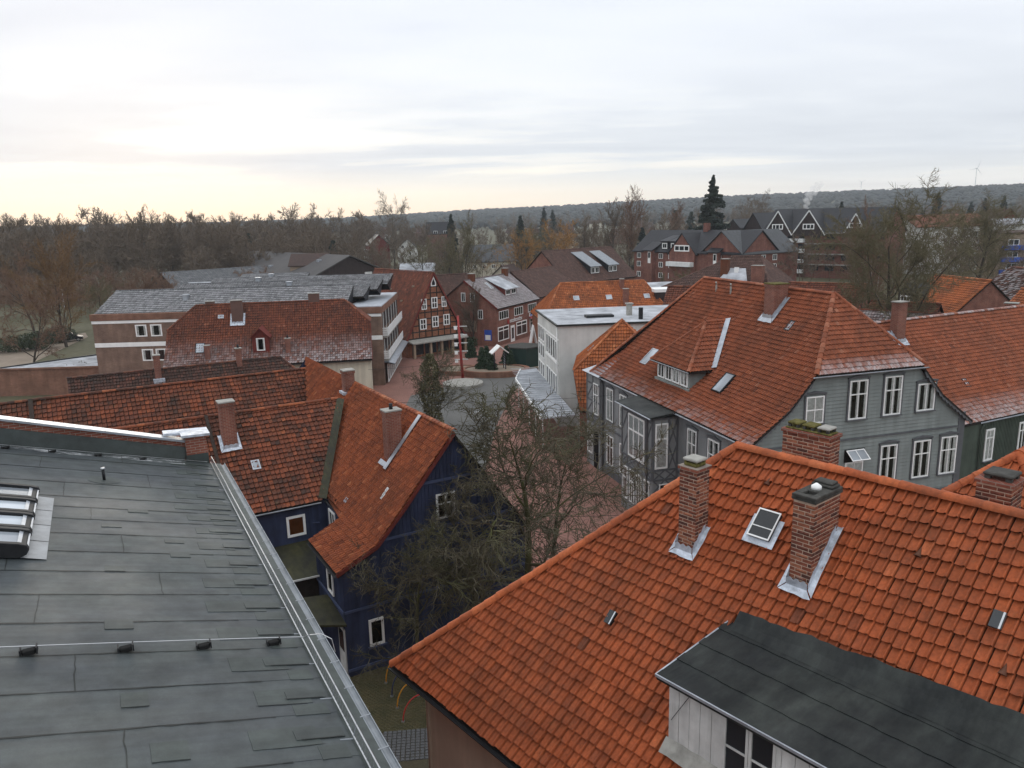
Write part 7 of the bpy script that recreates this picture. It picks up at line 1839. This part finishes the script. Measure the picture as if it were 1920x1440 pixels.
def box_house(name, label, P, az, w, d, he, hr, roofm, wallm, wins=(), zb=None, group=None, ov=.4, cat='house', gable_front=False, hip=0.0):
    """distant house: walls, roof slab, windows"""
    z = float(terrain_h(P[0], P[1])) if zb is None else zb
    root = empty(name, (P[0], P[1], z), az2rz(az), label, cat, group)
    m = MB()
    if gable_front:   # ridge along y
        c = w / 2; m.poly([(0, 0, -1), (w, 0, -1), (w, 0, he), (c, 0, hr), (0, 0, he)]); m.poly([(w, 0, -1), (w, d, -1), (w, d, he), (w, 0, he)]); m.poly([(0, d, -1), (0, 0, -1), (0, 0, he), (0, d, he)]); m.poly([(w, d, -1), (0, d, -1), (0, d, he), (c, d, hr), (w, d, he)])
    else:
        c = d / 2
        ends = [(0, 0, -1)] + ([(0, 0, he), (0, c, hr), (0, d, he)] if not hip else [(0, 0, he), (0, d, he)]) + [(0, d, -1)]
        m.poly([(0, 0, -1), (w, 0, -1), (w, 0, he), (0, 0, he)]); m.poly([(w, d, -1), (0, d, -1), (0, d, he), (w, d, he)]); m.poly(ends); m.poly([(w, y, zz) for _, y, zz in reversed(ends)])
    m.build('wall', M[wallm], root)
    k = (hr - he) / c; m = MB()
    if gable_front: A = [(-ov, -ov, he - ov * k), (c, -ov, hr), (c, d + ov, hr), (-ov, d + ov, he - ov * k)]; B = [(c, -ov, hr), (w + ov, -ov, he - ov * k), (w + ov, d + ov, he - ov * k), (c, d + ov, hr)]
    else: A = [(-ov, -ov, he - ov * k), (w + ov, -ov, he - ov * k), (w + ov - hip, c, hr), (-ov + hip, c, hr)]; B = [(-ov + hip, c, hr), (w + ov - hip, c, hr), (w + ov, d + ov, he - ov * k), (-ov, d + ov, he - ov * k)]
    m.prism([(x, y, zz + .03) for x, y, zz in A], (0, 0, .22)); m.prism([(x, y, zz + .03) for x, y, zz in B], (0, 0, .22))
    if hip: m.prism([(-ov, d + ov, he - ov * k + .03), (-ov, -ov, he - ov * k + .03), (-ov + hip, c, hr + .03)], (0, 0, .22)); m.prism([(w + ov, -ov, he - ov * k + .03), (w + ov, d + ov, he - ov * k + .03), (w + ov - hip, c, hr + .03)], (0, 0, .22))
    ro = m.build('roof', M[roofm], root)
    for (s, u, zz, ww, hh, cols) in wins: window(root, sidef(w, d, s), u, zz, u + ww, zz + hh, cols, (1,), fw=.12, bar=.10, glass='glass', depth=.08)
    return root, ro

def build_apartments():
    A, B = GD(1190, 216), GD(1395, 190); az, w = two_pt(A, B); zb = 2.4
    wins = [('F', u, z, 1.5, 1.4, 2) for z in (1.2, 3.95, 6.2) for u in (1.2, 9.6, 13.2, 29.5, w - 3.2)]
    root, ro = box_house('brick_apartments', 'long brick apartment house with dark slate roof and white windows', (A.x, A.y), az, w, 13, 8.1, 13.2, 'tile_slate', 'brick_far', wins, zb, cat='apartment house', hip=0)
    FF = sidef(w, 13, 'F')
    for u in (5.0, w - 9.5):   # projecting brick stair bays
        m = MB(FF); m.box(u, u + 3.2, -1.2, 0, -1, 8.3); b = m.build('stair_bay', M['brick_far'], root); m = MB(FF); m.box(u + 1.7, u + 2.7, -1.26, -1.2, 5.0, 8.0); m.build('stair_window', M['white_paint'], b); m = MB(FF); m.box(u + 1.85, u + 2.55, -1.28, -1.26, 6.4, 7.8); m.build('pane', M['glass'], b)
        m = MB(FF); m.prism([(u - .4, -1.6, 8.2), (u + 3.6, -1.6, 8.2), (u + 3.6, 2.5, 10.3), (u - .4, 2.5, 10.3)], (0, 0, .2)); m.build('bay_roof', M['tile_slate'], b)
    c = 18.6; m = MB(FF); m.prism([(c - 4.4, -.8, -1), (c + 4.4, -.8, -1), (c + 4.4, -.8, 8.0), (c, -.8, 12.6), (c - 4.4, -.8, 8.0)], (0, 6, 0)); g = m.build('gable_bay', M['brick_far'], root)
    m = MB(FF); m.prism([(c - 5.0, -1.0, 7.4), (c, -1.0, 12.7), (c, 6, 12.7), (c - 5.0, 6, 7.4)], (0, 0, .25)); m.prism([(c, -1.0, 12.7), (c + 5.0, -1.0, 7.4), (c + 5.0, 6, 7.4), (c, 6, 12.7)], (0, 0, .25)); m.build('bay_roof', M['tile_slate'], g)
    window(g, fr(0, -.8, 0, 0), c - 2.6, 8.3, c + 2.6, 9.9, 3, (1,), fw=.3, bar=.25, glass='glass')
    m = MB(FF); m.box(c - 4.2, c + 4.2, -2.2, -.82, 4.6, 5.7); m.build('balcony', M['balcony_white'], g)
    for u in (10.2, 13.4):
        m = MB(FF); m.box(u, u + 2.4, .3, 4, 8.4, 10.6); q = m.build('dormer', M['tile_slate'], root); window(q, fr(0, .3, 0, 0), u + .25, 8.8, u + 2.1, 10.3, 2, (1,), fw=.25, glass='glass')
        m = MB(FF); m.prism([(u - .3, -.1, 10.6), (u + 2.7, -.1, 10.6), (u + 2.7, 5, 12.0), (u - .3, 5, 12.0)], (0, 0, .2)); m.build('dormer_roof', M['tile_slate'], q)
    m = MB(FF); m.box(19.5, 20.8, 5.8, 7, 13, 15.2); m.build('chimney', M['brick_far'], root)
    C_ = GD(1500, 205); az2, w2 = two_pt(B, C_); wins = [('F', u, z, 1.5, 1.4, 2) for z in (1.2, 3.95, 6.2) for u in (2.5, 6.5, 10.5)]
    box_house('brick_apartments', 'frosted slate-roofed brick block joined to the long apartment house', (B.x, B.y), az2, w2, 13, 8.1, 13.2, 'tile_grey', 'brick_far', wins, zb, cat='apartment house')
    # gabled block
    A, B = GD(1432, 235), GD(1660, 222); az, w = two_pt(A, B); zb = 3.0
    root, ro = box_house('gabled_apartments', 'apartment block with row of dark slate gables and white balconies', (A.x, A.y), az, w, 16, 11.2, 17.4, 'tile_slate', 'brick_far', (), zb, cat='apartment house')
    FF = sidef(w, 16, 'F'); sc = w / 228.0
    for px, hw in ((1466, 27), (1527, 30), (1613, 17)):
        u = (px - 1432) * sc; h = hw * sc; zt = 17.0 if hw > 20 else 15.9; zl = 10.8 if hw > 20 else 11.4
        m = MB(FF); m.prism([(u - h, -1.2, zl - .4), (u + h, -1.2, zl - .4), (u + h, -1.2, zl), (u, -1.2, zt), (u - h, -1.2, zl)], (0, 9, 0)); g = m.build('gable', M['wall_darkwood'], root)
        m = MB(FF); m.bar((u - h - .3, -1.3, zl - .2), (u, -1.3, zt + .15), .2, .28); m.bar((u + h + .3, -1.3, zl - .2), (u, -1.3, zt + .15), .2, .28); m.build('barge_board', M['balcony_white'], g)
        m = MB(FF); m.prism([(u - h - .5, -1.3, zl - .3), (u, -1.3, zt + .2), (u, 8, zt + .2), (u - h - .5, 8, zl - .3)], (0, 0, .25)); m.prism([(u, -1.3, zt + .2), (u + h + .5, -1.3, zl - .3), (u + h + .5, 8, zl - .3), (u, 8, zt + .2)], (0, 0, .25)); m.build('gable_roof', M['tile_slate'], g)
        window(g, fr(0, -1.22, 0, 0), u - 1.6, 12.1 if hw > 20 else 12.4, u + 1.6, 13.6 if hw > 20 else 13.7, 3, (1,), fw=.25, bar=.2, glass='glass')
    for lv in range(4):
        z = .2 + lv * 2.8
        for (a, b) in ((1482, 1500), (1504, 1519)):
            u0, u1 = (a - 1432) * sc, (b - 1432) * sc; m = MB(FF); m.box(u0, u1, -1.6, -.2, z, z + 1.0); m.build('balcony', M['balcony_white'], root); m = MB(FF); m.box(u0 + .2, u1 - .2, -.1, -.02, z + 1.0, z + 2.4); m.build('pane', M['glass'], root)
        m = MB(FF); m.box((1520 - 1432) * sc, w, -1.0, -.2, z + 2.3, z + 2.6); m.build('balcony_slab', M['concrete'], root)
        for k in range(5): u = (1530 - 1432) * sc + k * 4.2; m = MB(FF); m.box(u, u + 2.4, -.08, 0, z + .8, z + 2.2); m.build('window', M['glass'], root)
    for px, D, lb in ((1413, 265, 'slate gable behind the long apartments, right of two'), (1380, 285, 'small slate gable behind the long apartments, left of two')):
        P = GD(px - 16, D); box_house('gabled_apartments', lb, (P.x, P.y), az + 4, 6.2 if px > 1400 else 5, 14, 12.0, 16.6 if px > 1400 else 14.6, 'tile_slate', 'wall_darkwood', (), 3.0, cat='apartment house', gable_front=True)
build_apartments()

def build_right_roofs():
    fz = lambda u, v, r: .25 + .6 * r
    A, B = GD(1600, 80), GD(1960, 77); az, w = two_pt(A, B)
    r, ro, sl, w, d = simple_house('frosted_roof_house', 'long house with frosted pinkish roof and white-framed window band behind the green house', (A.x, A.y), az, w, 9, 6.3, 10.2, 'tile_redbrown', 'wall_cream', tw=.28, th=.34, frost={'F': fz}, seed=111, k=4)
    m = MB(); m.box(8.4, 13.6, .6, 4.2, 6.6, 9.0); q = m.build('dormer', M['old_white'], r); m = MB(); m.box(8.2, 13.8, .3, 4.4, 9.02, 9.25); m.build('dormer_roof', M['bitumen_black'], q)
    for k in range(4): window(q, fr(0, .6, 0, 0), 8.55 + k * 1.27, 6.9, 9.7 + k * 1.27, 8.3, 1, (1,), fw=.14, glass='glass')
    chimney(ro, 12.2, 4.4, 1.0, .8, 9.5, 11.5, 'brick_red'); chimney(ro, 16.8, 2.6, 1.6, .9, 8, 10.6, 'brick_red')
    for i, (a, b, D, zr, ze, tile, lb, D2) in enumerate(((1225, 1400, 96, 11.4, 7.5, 'tile_redbrown', 'red-brown roof directly behind the left part of the villa ridge', 94), (1440, 1578, 98, 11.7, 7.5, 'tile_redbrown', 'straight red-brown ridge behind the villa chimney', 96), (1580, 1700, 92, 10.3, 6.5, 'tile_redbrown', 'red roof behind the villa hip, left of the tree trunk', 90))):
        A, B = GD(a, D), GD(b, D2); az, w = two_pt(A, B); simple_house('town_house', lb, (A.x, A.y - 5), az, w, 10, ze, zr, tile, 'brick_red', tw=.3, th=.36, seed=120 + i, which=('F',))
    A, B = GD(1240, 122), GD(1450, 116); az, w = two_pt(A, B)
    r, ro, sl, w, d = simple_house('town_house', 'brown hipped roof with orange chimney in front of the brick apartments', (A.x, A.y), az, w, 14, 8.8, 13.4, 'tile_brown', 'brick_red', tw=.32, th=.4, L=('hip', 9.0), R=('hip', 3.5), seed=125)
    chimney(ro, 8.6, 2.6, 1.1, 1.0, 9.5, 13.2, 'tile_orange', crown=False); chimney(ro, 13.8, 1.0, 1.6, 1.2, 9, 12.4, 'brick_red'); m = MB(); m.box(10.6, 11.2, 3.0, 3.4, 10.5, 12.0); m.build('vent', M['white_paint'], ro)
    m = MB(); m.prism([(8.5, .6, 9.6), (13.5, .6, 9.6), (12.0, 4.0, 11.7), (9.5, 4.0, 11.7)], (0, 0, .12)); m.build('frosted_dormer_roof', M['snow_roof'], ro)
    P = GD(1200, 128); m = box_house('flat_roofed_shed', 'white frosted flat roof seen between brown roofs', (P.x, P.y), 80, 13, 10, 8.0, 8.3, 'snow_roof', 'wall_tan', (), 0)
    A, B = GD(1700, 112), GD(1800, 104); az, w = two_pt(A, B)
    r, ro, sl, w, d = simple_house('orange_roofed_house', 'orange tiled house with small windowed dormer behind the big tree trunk', (A.x, A.y), az, w, 9.5, 6.8, 11.0, 'tile_orange', 'brick_red', tw=.3, th=.36, seed=131, zb=.5)
    m = MB(); m.prism([(-.6, .2, 7.3), (2.4, .2, 7.3), (2.4, .2, 8.8), (.9, .2, 10.2), (-.6, .2, 8.8)], (0, 3, 0)); q = m.build('dormer', M['tile_slate'], r); window(q, fr(0, .2, 0, 0), -.1, 7.5, 1.9, 8.6, 3, (1,), fw=.2, glass='glass')
    A, B = GD(1815, 118), GD(1960, 108); az, w = two_pt(A, B); r, ro, sl, w, d = simple_house('dark_roofed_house', 'house with dark frosted roof and orange chimney at right edge', (A.x, A.y), az, w, 14, 7.0, 11.6, 'tile_dark', 'wall_tan', tw=.32, th=.4, seed=133, zb=.5, frost={'F': lambda u, v, r: .5 * r * (r > .5)}); chimney(ro, 7.5, 6.2, 1.6, .9, 10.5, 13.0, 'tile_orange', crown=False)
    A, B = GD(1868, 92), GD(1990, 88); az, w = two_pt(A, B); simple_house('orange_roofed_house', 'plain orange roof cut by the right frame edge', (A.x, A.y), az, w, 10, 7.2, 11.6, 'tile_orange', 'brick_red', tw=.3, th=.36, seed=135)
    # far right blocks
    P = GD(1880, 225); r, ro = box_house('blue_balcony_block', 'apartment block with bright blue balconies at right frame edge', (P.x, P.y), 100, 22, 12, 13, 13.4, 'tile_redbrown', 'wall_tan', [('F', 2 + k * 4, z, 2.4, 1.4, 2) for k in range(4) for z in (1.5, 4.4, 7.3, 10.2)], 0.5, cat='apartment house')
    for z in (3.2, 6.2, 9.1): m = MB(); m.box(.5, 14, -1.4, -.1, z, z + 1.1); m.build('balcony', M['balcony_blue'], r)
    P = GD(1722, 240); box_house('white_apartments', 'white apartment house with red roof behind the big bare tree', (P.x, P.y), 78, 24, 12, 14, 17.0, 'tile_orange', 'wall_white', [('F', 2 + k * 4, z, 1.6, 1.5, 2) for k in range(5) for z in (8, 11)], 1.0, cat='apartment house')
    P = GD(1868, 300); box_house('orange_gabled_house', 'house with orange gable on the skyline at right edge', (P.x, P.y), 92, 9, 12, 12, 17.0, 'tile_redbrown', 'tile_orange', (), 2.0, gable_front=True)
    P = GD(1875, 290); box_house('white_shed', 'white roofed low building below the orange gable at right', (P.x, P.y), 92, 16, 8, 12.5, 14, 'snow_roof', 'wall_white', (), 2.0)
build_right_roofs()

def build_center_far():
    P = GD(742, 300); box_house('white_house', 'white gabled house with six small windows among bare trees', (P.x, P.y), 84, 7.4, 9, 9.6, 13.0, 'tile_dark', 'wall_white', [('F', 1.6, 9.6, .9, 1.2, 1), ('F', 4.2, 9.6, .9, 1.2, 1), ('F', 1.6, 7.0, .9, 1.2, 1), ('F', 4.2, 7.0, .9, 1.2, 1), ('F', 1.2, 4.2, 1.2, 1.4, 1), ('F', 3.2, 4.2, 1.2, 1.4, 1), ('F', 5.2, 4.2, 1.2, 1.4, 1)], gable_front=True)
    P = GD(688, 330); r, ro = box_house('red_brick_house', 'red gabled brick house with white balconies left of the white house', (P.x, P.y), 74, 8.5, 14, 10.2, 14.2, 'tile_slate', 'wood_red', (), gable_front=True)
    for z in (2, 4.6, 7.2): m = MB(); m.box(-1.2, -.1, 2, 10, z, z + 1.0); m.build('balcony', M['balcony_white'], r)
    P = GD(800, 400); box_house('dark_gabled_block', 'block with dark slate gable over red brick on the far slope', (P.x, P.y), 82, 13, 10, 13.0, 18.6, 'tile_slate', 'brick_far', [('F', 3, 13, 2, 1.4, 2), ('F', 8, 13, 2, 1.4, 2)])
    P = GD(745, 215); box_house('low_white_building', 'low building with white roof edge behind the timbered house', (P.x, P.y), 88, 9, 9, 6.2, 8.0, 'snow_roof', 'wall_tan', (), gable_front=False)
    P = GD(872, 250); box_house('grey_roofed_house', 'wide house with blue-grey roof and small roof windows behind the fan tree', (P.x, P.y), 82, 16, 11, 6.5, 11.4, 'tile_grey', 'wall_cream', [('F', 2 + 3 * k, 4.2, 1.2, 1.3, 2) for k in range(4)])
    P = GD(912, 188); box_house('pale_gabled_house', 'pale gabled house with brown roof left of the willows', (P.x, P.y), 110, 7, 8.5, 5.4, 8.6, 'tile_brown', 'wall_cream', [('F', 2.8, 5, 1, 1.2, 1)], gable_front=True)
    P = GD(992, 240); box_house('white_villa', 'white house glimpsed between the willows', (P.x, P.y), 90, 8, 8, 6, 9.5, 'tile_dark', 'wall_white', [('F', 1.5, 3.5, 1.1, 1.3, 2), ('F', 4.8, 3.5, 1.1, 1.3, 2)])
    P = GD(535, 205); box_house('brown_roofed_barn', 'small barn with brown roof above the dark hall ridge', (P.x, P.y), 88, 9, 8, 9.4, 12.0, 'tile_brown', 'wall_tan')
    rs = random.Random(12)
    lab = 'small far house scattered on the wooded slope'
    for i in range(46):
        px = rs.choice([rs.uniform(650, 1000), rs.uniform(1020, 1240), rs.uniform(1480, 1915), rs.uniform(1650, 1915)]); D = rs.uniform(430, 1050)
        P = GD(px, D); w = rs.uniform(9, 15); box_house('far_house', lab, (P.x, P.y), 90 + rs.uniform(-40, 40), w, 9, rs.uniform(4, 6.5), rs.uniform(8.5, 11), rs.choice(['tile_redbrown', 'tile_brown', 'tile_slate', 'tile_redbrown']), rs.choice(['wall_cream', 'brick_far', 'wall_white', 'brick_far']), (), group='small houses far off on the slope')
build_center_far()

# old stone bridge and the white tent roof at the wood's edge
def build_bridge():
    P = GD(345, 192); root = empty('stone_bridge', (P.x, P.y, 0), az2rz(84), 'low arched stone bridge at the edge of the wood', 'bridge')
    n = 10; top = [(12, 3.6), (0, 3.6)]; pts = [(0, 0)] + [(2 + 8 * i / n, 2.6 * math.sin(math.pi * i / n)) for i in range(n + 1)] + [(12, 0)] + top
    m = MB(); m.prism([(x, 0, z) for x, z in pts], (0, 4, 0)); m.build('arch', M['concrete'], root)
    m = MB(); m.box(-4, 16, -.1, .1, 3.6, 4.2); m.build('parapet', M['concrete'], root)
    P = GD(333, 200); r = empty('glasshouse', (P.x, P.y, 0), az2rz(84), 'long white glasshouse roof behind the bridge', 'greenhouse')
    m = MB(); m.prism([(0, 0, 3.4), (0, 5, 3.4), (0, 5, 5.0), (0, 2.5, 6.6), (0, 0, 5.0)], (9.5, 0, 0)); m.build('cover', M['snow_roof'], r)
    m = MB(); m.box(0, 9.5, 0, 5, 0, 3.4); m.build('base', M['wall_tan'], r)
build_bridge()

# smoke and wind turbines
def build_smoke():
    p = GD(1512, 300); o = Vector((p.x, p.y, 19.6))
    m = MB(); rs = random.Random(2)
    for (a, b, r_) in ((0, .2, .6), (.2, 1.1, .8), (-.3, 2.1, 1.0), (.3, 3.1, 1.0), (-.2, 4.2, 1.3), (1.0, 5.0, 1.2), (.8, 6.2, 1.5), (2.4, 6.9, 1.3), (2.0, 8.2, 1.4), (3.8, 8.4, 1.2), (4.6, 9.4, 1.0), (3.0, 9.8, .9)):
        n = 8; c = o + Vector((a, rs.uniform(-.4, .4), b)); pts = []
        for i in range(1, 6):
            for j in range(n): t_ = math.pi * i / 6; p_ = 2 * math.pi * j / n; q = r_ * rs.uniform(.75, 1.2); pts.append(c + Vector((math.sin(t_) * math.cos(p_), math.sin(t_) * math.sin(p_), math.cos(t_))) * q)
        f = [(i * n + j, (i + 1) * n + j, (i + 1) * n + (j + 1) % n, i * n + (j + 1) % n) for i in range(4) for j in range(n)] + [tuple(range(n)), tuple(reversed(range(4 * n, 5 * n)))]
        m.add(pts, f)
    t = bpy.data.materials.new('smoke'); t.use_nodes = True; N = t.node_tree.nodes; L = t.node_tree.links; N.remove(N['Principled BSDF'])
    v = N.new('ShaderNodeVolumePrincipled'); v.inputs['Color'].default_value = (.98, .98, .98, 1); v.inputs['Density'].default_value = .32; L.new(v.outputs[0], N['Material Output'].inputs['Volume'])
    s = m.build('smoke', t, None, smooth=True, kind='stuff')
    r, ro = box_house('smoking_house', 'dark roofed house with the smoking chimney on the slope', (p.x - 5, p.y), 88, 11, 9, 12, 16.5, 'tile_redbrown', 'brick_far', (), 1.5); m = MB(); m.box(4.4, 5.6, 2.5, 3.5, 15, 18.2); m.build('chimney', M['brick_far'], ro)
build_smoke()
def turbine(px, D, ztop, s, ang, label):
    p = GD(px, D); z = float(terrain_h(p.x, p.y)); root = empty('wind_turbine', (p.x, p.y, z), 0, label, 'wind turbine'); h = ztop - z
    m = MB(); m.tube([(0, 0, 0), (0, 0, h)], [1.3 * s, .8 * s], 8); m.build('tower', M['zinc'], root); m = MB(); m.box(-1.6 * s, 1.6 * s, -4 * s, 5 * s, h - 1.6 * s, h + 1.8 * s); m.build('nacelle', M['zinc'], root)
    for k in range(3):
        a = ang + k * 2.0944; d = Vector((math.cos(a), 0, math.sin(a))); m = MB(); m.tube([Vector((0, -4.4 * s, h)), Vector((0, -4.6 * s, h)) + d * 8 * s, Vector((0, -4.4 * s, h)) + d * 38 * s], [.7 * s, .9 * s, .2 * s], 5); m.build('blade', M['zinc'], root)
turbine(1823, 2500, 122, .62, 1.2, 'wind turbine on the right hill above the dark spruce'); turbine(1611, 2700, 104, .4, .5, 'smaller wind turbine on the hill behind the gabled apartments')

# ------------------------------------------------------------------ things on the square and in the streets
def build_square():
    def planter(px, py, rx, ry, label, h=.55):
        c = G(px, py, h); root = empty('brick_planter', (c.x, c.y, 0), 0, label, 'planter'); n = 28
        o = [(math.cos(2 * math.pi * i / n) * rx, math.sin(2 * math.pi * i / n) * ry) for i in range(n)]
        m = MB()
        for i in range(n):
            a, b = o[i], o[(i + 1) % n]; ia, ib = (a[0] * .86, a[1] * .86), (b[0] * .86, b[1] * .86); m.add([(*a, 0), (*b, 0), (*b, h), (*a, h), (*ib, h), (*ia, h), (*ib, h - .2), (*ia, h - .2)], [(0, 1, 2, 3), (3, 2, 4, 5), (5, 4, 6, 7)])
        m.build('rim', M['brick_fascia'], root); m = MB(); m.poly([(x * .87, y * .87, h - .12) for x, y in o]); m.build('soil', M['gravel_path'], root); return root, c
    planter(862, 690, 3.1, 2.6, 'round brick planter at the foot of the red maypole'); pl, c = planter(928, 690, 4.6, 3.0, 'oval brick planter with small fir trees in front of the green booth', .75)
    FIR = conifer_meshes('small_fir', 2.6, 1.0, 21, 'xmas', 14, 1.2, .15, size=.11)
    for i, (px, py, s, lb) in enumerate(((904, 690, 1.05, 'small fir with lights at left end of the oval planter'), (922, 693, .85, 'small fir in front of the arbour'), (913, 682, .95, 'small fir behind the two front firs on the planter'), (950, 680, .9, 'small fir right of the arbour'), (958, 684, .75, 'small fir next to the green booth'), (883, 662, 1.0, 'small fir in front of the brick shop gable'), (998, 672, .8, 'small fir right of the green booth'))):
        p = G(px, py, .6); place_tree(FIR, (p.x, p.y, .0 if i in (5, 6) else .55), s, i * 1.3, lb, 'small_fir', sz=s * 1.05)
    p = G(938, 692, .7); ar = empty('arbour', (p.x, p.y, .6), .3, 'small arbour with white snowy gable roof and lattice sides', 'arbour')
    for x in (-.75, .75):
        m = MB(); m.box(x - .05, x + .05, -.05, .05, 0, 2.3); m.box(x - .05, x + .05, .85, .95, 0, 2.3); m.build('post', M['black_metal'], ar)
        for k in range(6): m = MB(); m.bar((x, 0, .2 + k * .33), (x, .9, .5 + k * .33), .03, .03); m.build('lattice', M['zinc'], ar)
    for s in (-1, 1): m = MB(); m.prism([(0, -.3, 3.1), (s * 1.15, -.3, 2.15), (s * 1.15, 1.2, 2.15), (0, 1.2, 3.1)], (0, 0, .12)); m.build('roof_board', M['white_paint'], ar)
    p = G(983, 686); b = empty('market_booth', (p.x, p.y, 0), .12, 'dark green octagonal market booth with flat roof', 'booth'); n = 6
    o = [(math.cos(2 * math.pi * i / n + .5) * 2.3, math.sin(2 * math.pi * i / n + .5) * 2.3) for i in range(n)]; m = MB(); m.prism([(x, y, 0) for x, y in o], (0, 0, 2.7)); m.build('body', M['green_booth'], b); m = MB(); m.prism([(x * 1.08, y * 1.08, 2.71) for x, y in o], (0, 0, .16)); m.build('roof', M['concrete_dark'], b); m = MB(); m.prism([(x * 1.3, y * 1.3, 0.02) for x, y in o], (0, 0, .12)); m.build('plinth', M['gravel_path'], b)
    p = G(1002, 668); t = empty('tent_sign', (p.x, p.y, 0), .2, 'white pointed tent frame beside the green booth', 'tent'); 
    for s in (-1, 1): m = MB(); m.prism([(0, 0, 4.6), (s * .9, 0, 0), (s * .72, 0, 0), (0, 0, 3.8)], (0, 1.2, 0)); m.build('leg', M['white_paint'], t)
    p = G(868, 712); mp = empty('maypole', (p.x, p.y, 0), 0, 'red maypole with white rings on the square', 'pole'); m = MB(); m.tube([(0, 0, 0), (-.35, 0, 8.2)], [.19, .13], 10); m.build('pole', M['red_paint'], mp, smooth=True)
    for k in range(5): z = 2.6 + k * 1.05; m = MB(); m.box(-.95 + .0, .75, -.06, .06, z, z + .10); m.build('crossbar', M['old_white'], mp); m = MB(); m.box(-.9, -.5, -.09, -.06, z - .35, z + .05); m.build('shield', M['white_paint'], mp)
    p = G(868, 722); s = empty('round_bench', (p.x, p.y, 0), 0, 'round flat stone at the foot of the maypole', 'stone'); m = MB(); m.cyl((0, 0), 2.5, 0, .35, 26); m.build('slab', M['concrete'], s)
    for (px, py, h, lb) in ((126, 612, 7.5, 'street lamp with white shade on the left road'),):
        p = G(px, py); r = empty('street_lamp', (p.x, p.y, 0), 0, lb, 'street lamp'); m = MB(); m.tube([(0, 0, 0), (0, 0, h)], [.08, .05], 8); m.build('post', M['steel'], r, smooth=True)
        m = MB(); m.tube([(0, 0, h - .25), (0, 0, h - .05), (0, 0, h + .15)], [.42, .30, .06], 12); m.build('lamp_shade', M['white_paint'], r, smooth=True)
    # road, kerb and verge at the left
    sheet('road', [G(*q) for q in ((-60, 735), (-60, 660), (60, 645), (160, 624), (165, 632), (20, 700), (0, 740))], 'gravel_path', z=.03)
    sheet('verge', [G(*q) for q in ((-60, 655), (60, 640), (165, 620), (165, 585), (80, 600), (-60, 630))], 'grass_ground', z=.05)
    def car(px, py, az, mat, label, z=0.0):
        p = G(px, py, z); r = empty('parked_car', (p.x, p.y, z), az2rz(az), label, 'car')
        m = MB(); pr = [(-2.1, .35), (2.1, .35), (2.1, .75), (1.25, .95), (.6, 1.42), (-1.1, 1.45), (-1.75, .98), (-2.1, .9)]; m.prism([(x, -.85, zz) for x, zz in pr], (0, 1.7, 0)); m.build('body', M[mat], r, bevel=.06)
        for s_, y in ((-1, -.86), (1, .855)): m = MB(); m.prism([(-1.35, y, .98), (1.05, y, .98), (.5, y, 1.36), (-1.0, y, 1.38)], (0, .005, 0)); m.build('side_window', M['glass'], r)
        m = MB(); m.add([(1.22, -.7, .99), (1.22, .7, .99), (.66, .66, 1.40), (.66, -.66, 1.40)], [(0, 1, 2, 3)]); m.build('windscreen', M['glass'], r)
        for x in (-1.3, 1.3):
            for y in (-.86, .70): m = MB(); m.tube([(x, y, .33), (x, y + .16, .33)], .33, 14); w_ = m.build('wheel', M['rubber'], r); m = MB(); m.tube([(x, y - .01, .33), (x, y + .17, .33)], .19, 10); m.build('rim', M['steel'], w_)
        for y in (-.6, .6): m = MB(); m.box(2.08, 2.12, y - .16, y + .16, .62, .76); m.build('headlight', M['white_paint'], r)
    car(132, 640, 60, 'car_dark', 'dark car parked by the hedge at left'); car(756, 508, 85, 'car_blue', 'light blue parked car behind the timbered house'); car(1570, 512, 80, 'car_red', 'red car seen through the trees below the gabled apartments', 2.5); car(790, 506, 85, 'car_dark', 'dark car next to the light blue car')
    # wires over the street with a star
    def wire(a, b, sag, label):
        a, b = Vector(a), Vector(b); m = MB(); n = 24; m.tube([a.lerp(b, i / n) - Vector((0, 0, sag * 4 * (i / n) * (1 - i / n))) for i in range(n + 1)], .012, 4); o = m.build('overhead_wire', M['black_metal'], None); tag(o, label, 'wire')
    wire(G(620, 752, 8.6), G(1180, 738, 6.5), .35, 'black cable sagging across the lane to the villa'); wire(G(690, 693, 6.0), G(900, 668, 5.5), .25, 'thin cable from the brown building across the square'); wire(G(940, 965, 5.0), G(1180, 965, 4.6), .1, 'cable crossing low over the lane near the villa')
    p = G(902, 762, 6.2); st = MB(); k = []
    for i in range(10): r_ = .55 if i % 2 == 0 else .22; a = math.pi / 2 + i * math.pi / 5; k.append((p.x + math.cos(a) * r_, p.y, p.z - .6 + math.sin(a) * r_))
    st.tube(k + [k[0]], .03, 4); tag(st.build('star_decoration', M['steel'], None), 'wire star hanging from the cable over the lane', 'star')
build_square()
# ------------------------------------------------------------------ air
def build_haze():
    m = MB(); n = 32; R_ = 3300
    m.prism([(math.cos(2 * math.pi * i / n) * R_, math.sin(2 * math.pi * i / n) * R_, -12.0) for i in range(n)], (0, 0, 187))
    t = bpy.data.materials.new('haze'); t.use_nodes = True; N = t.node_tree.nodes; N.remove(N['Principled BSDF'])
    v = N.new('ShaderNodeVolumePrincipled'); v.inputs['Color'].default_value = (.86, .93, 1.0, 1); v.inputs['Density'].default_value = .00015; v.inputs['Anisotropy'].default_value = .1
    t.node_tree.links.new(v.outputs[0], N['Material Output'].inputs['Volume'])
    m.build('haze', t, None, kind='stuff')
build_haze()
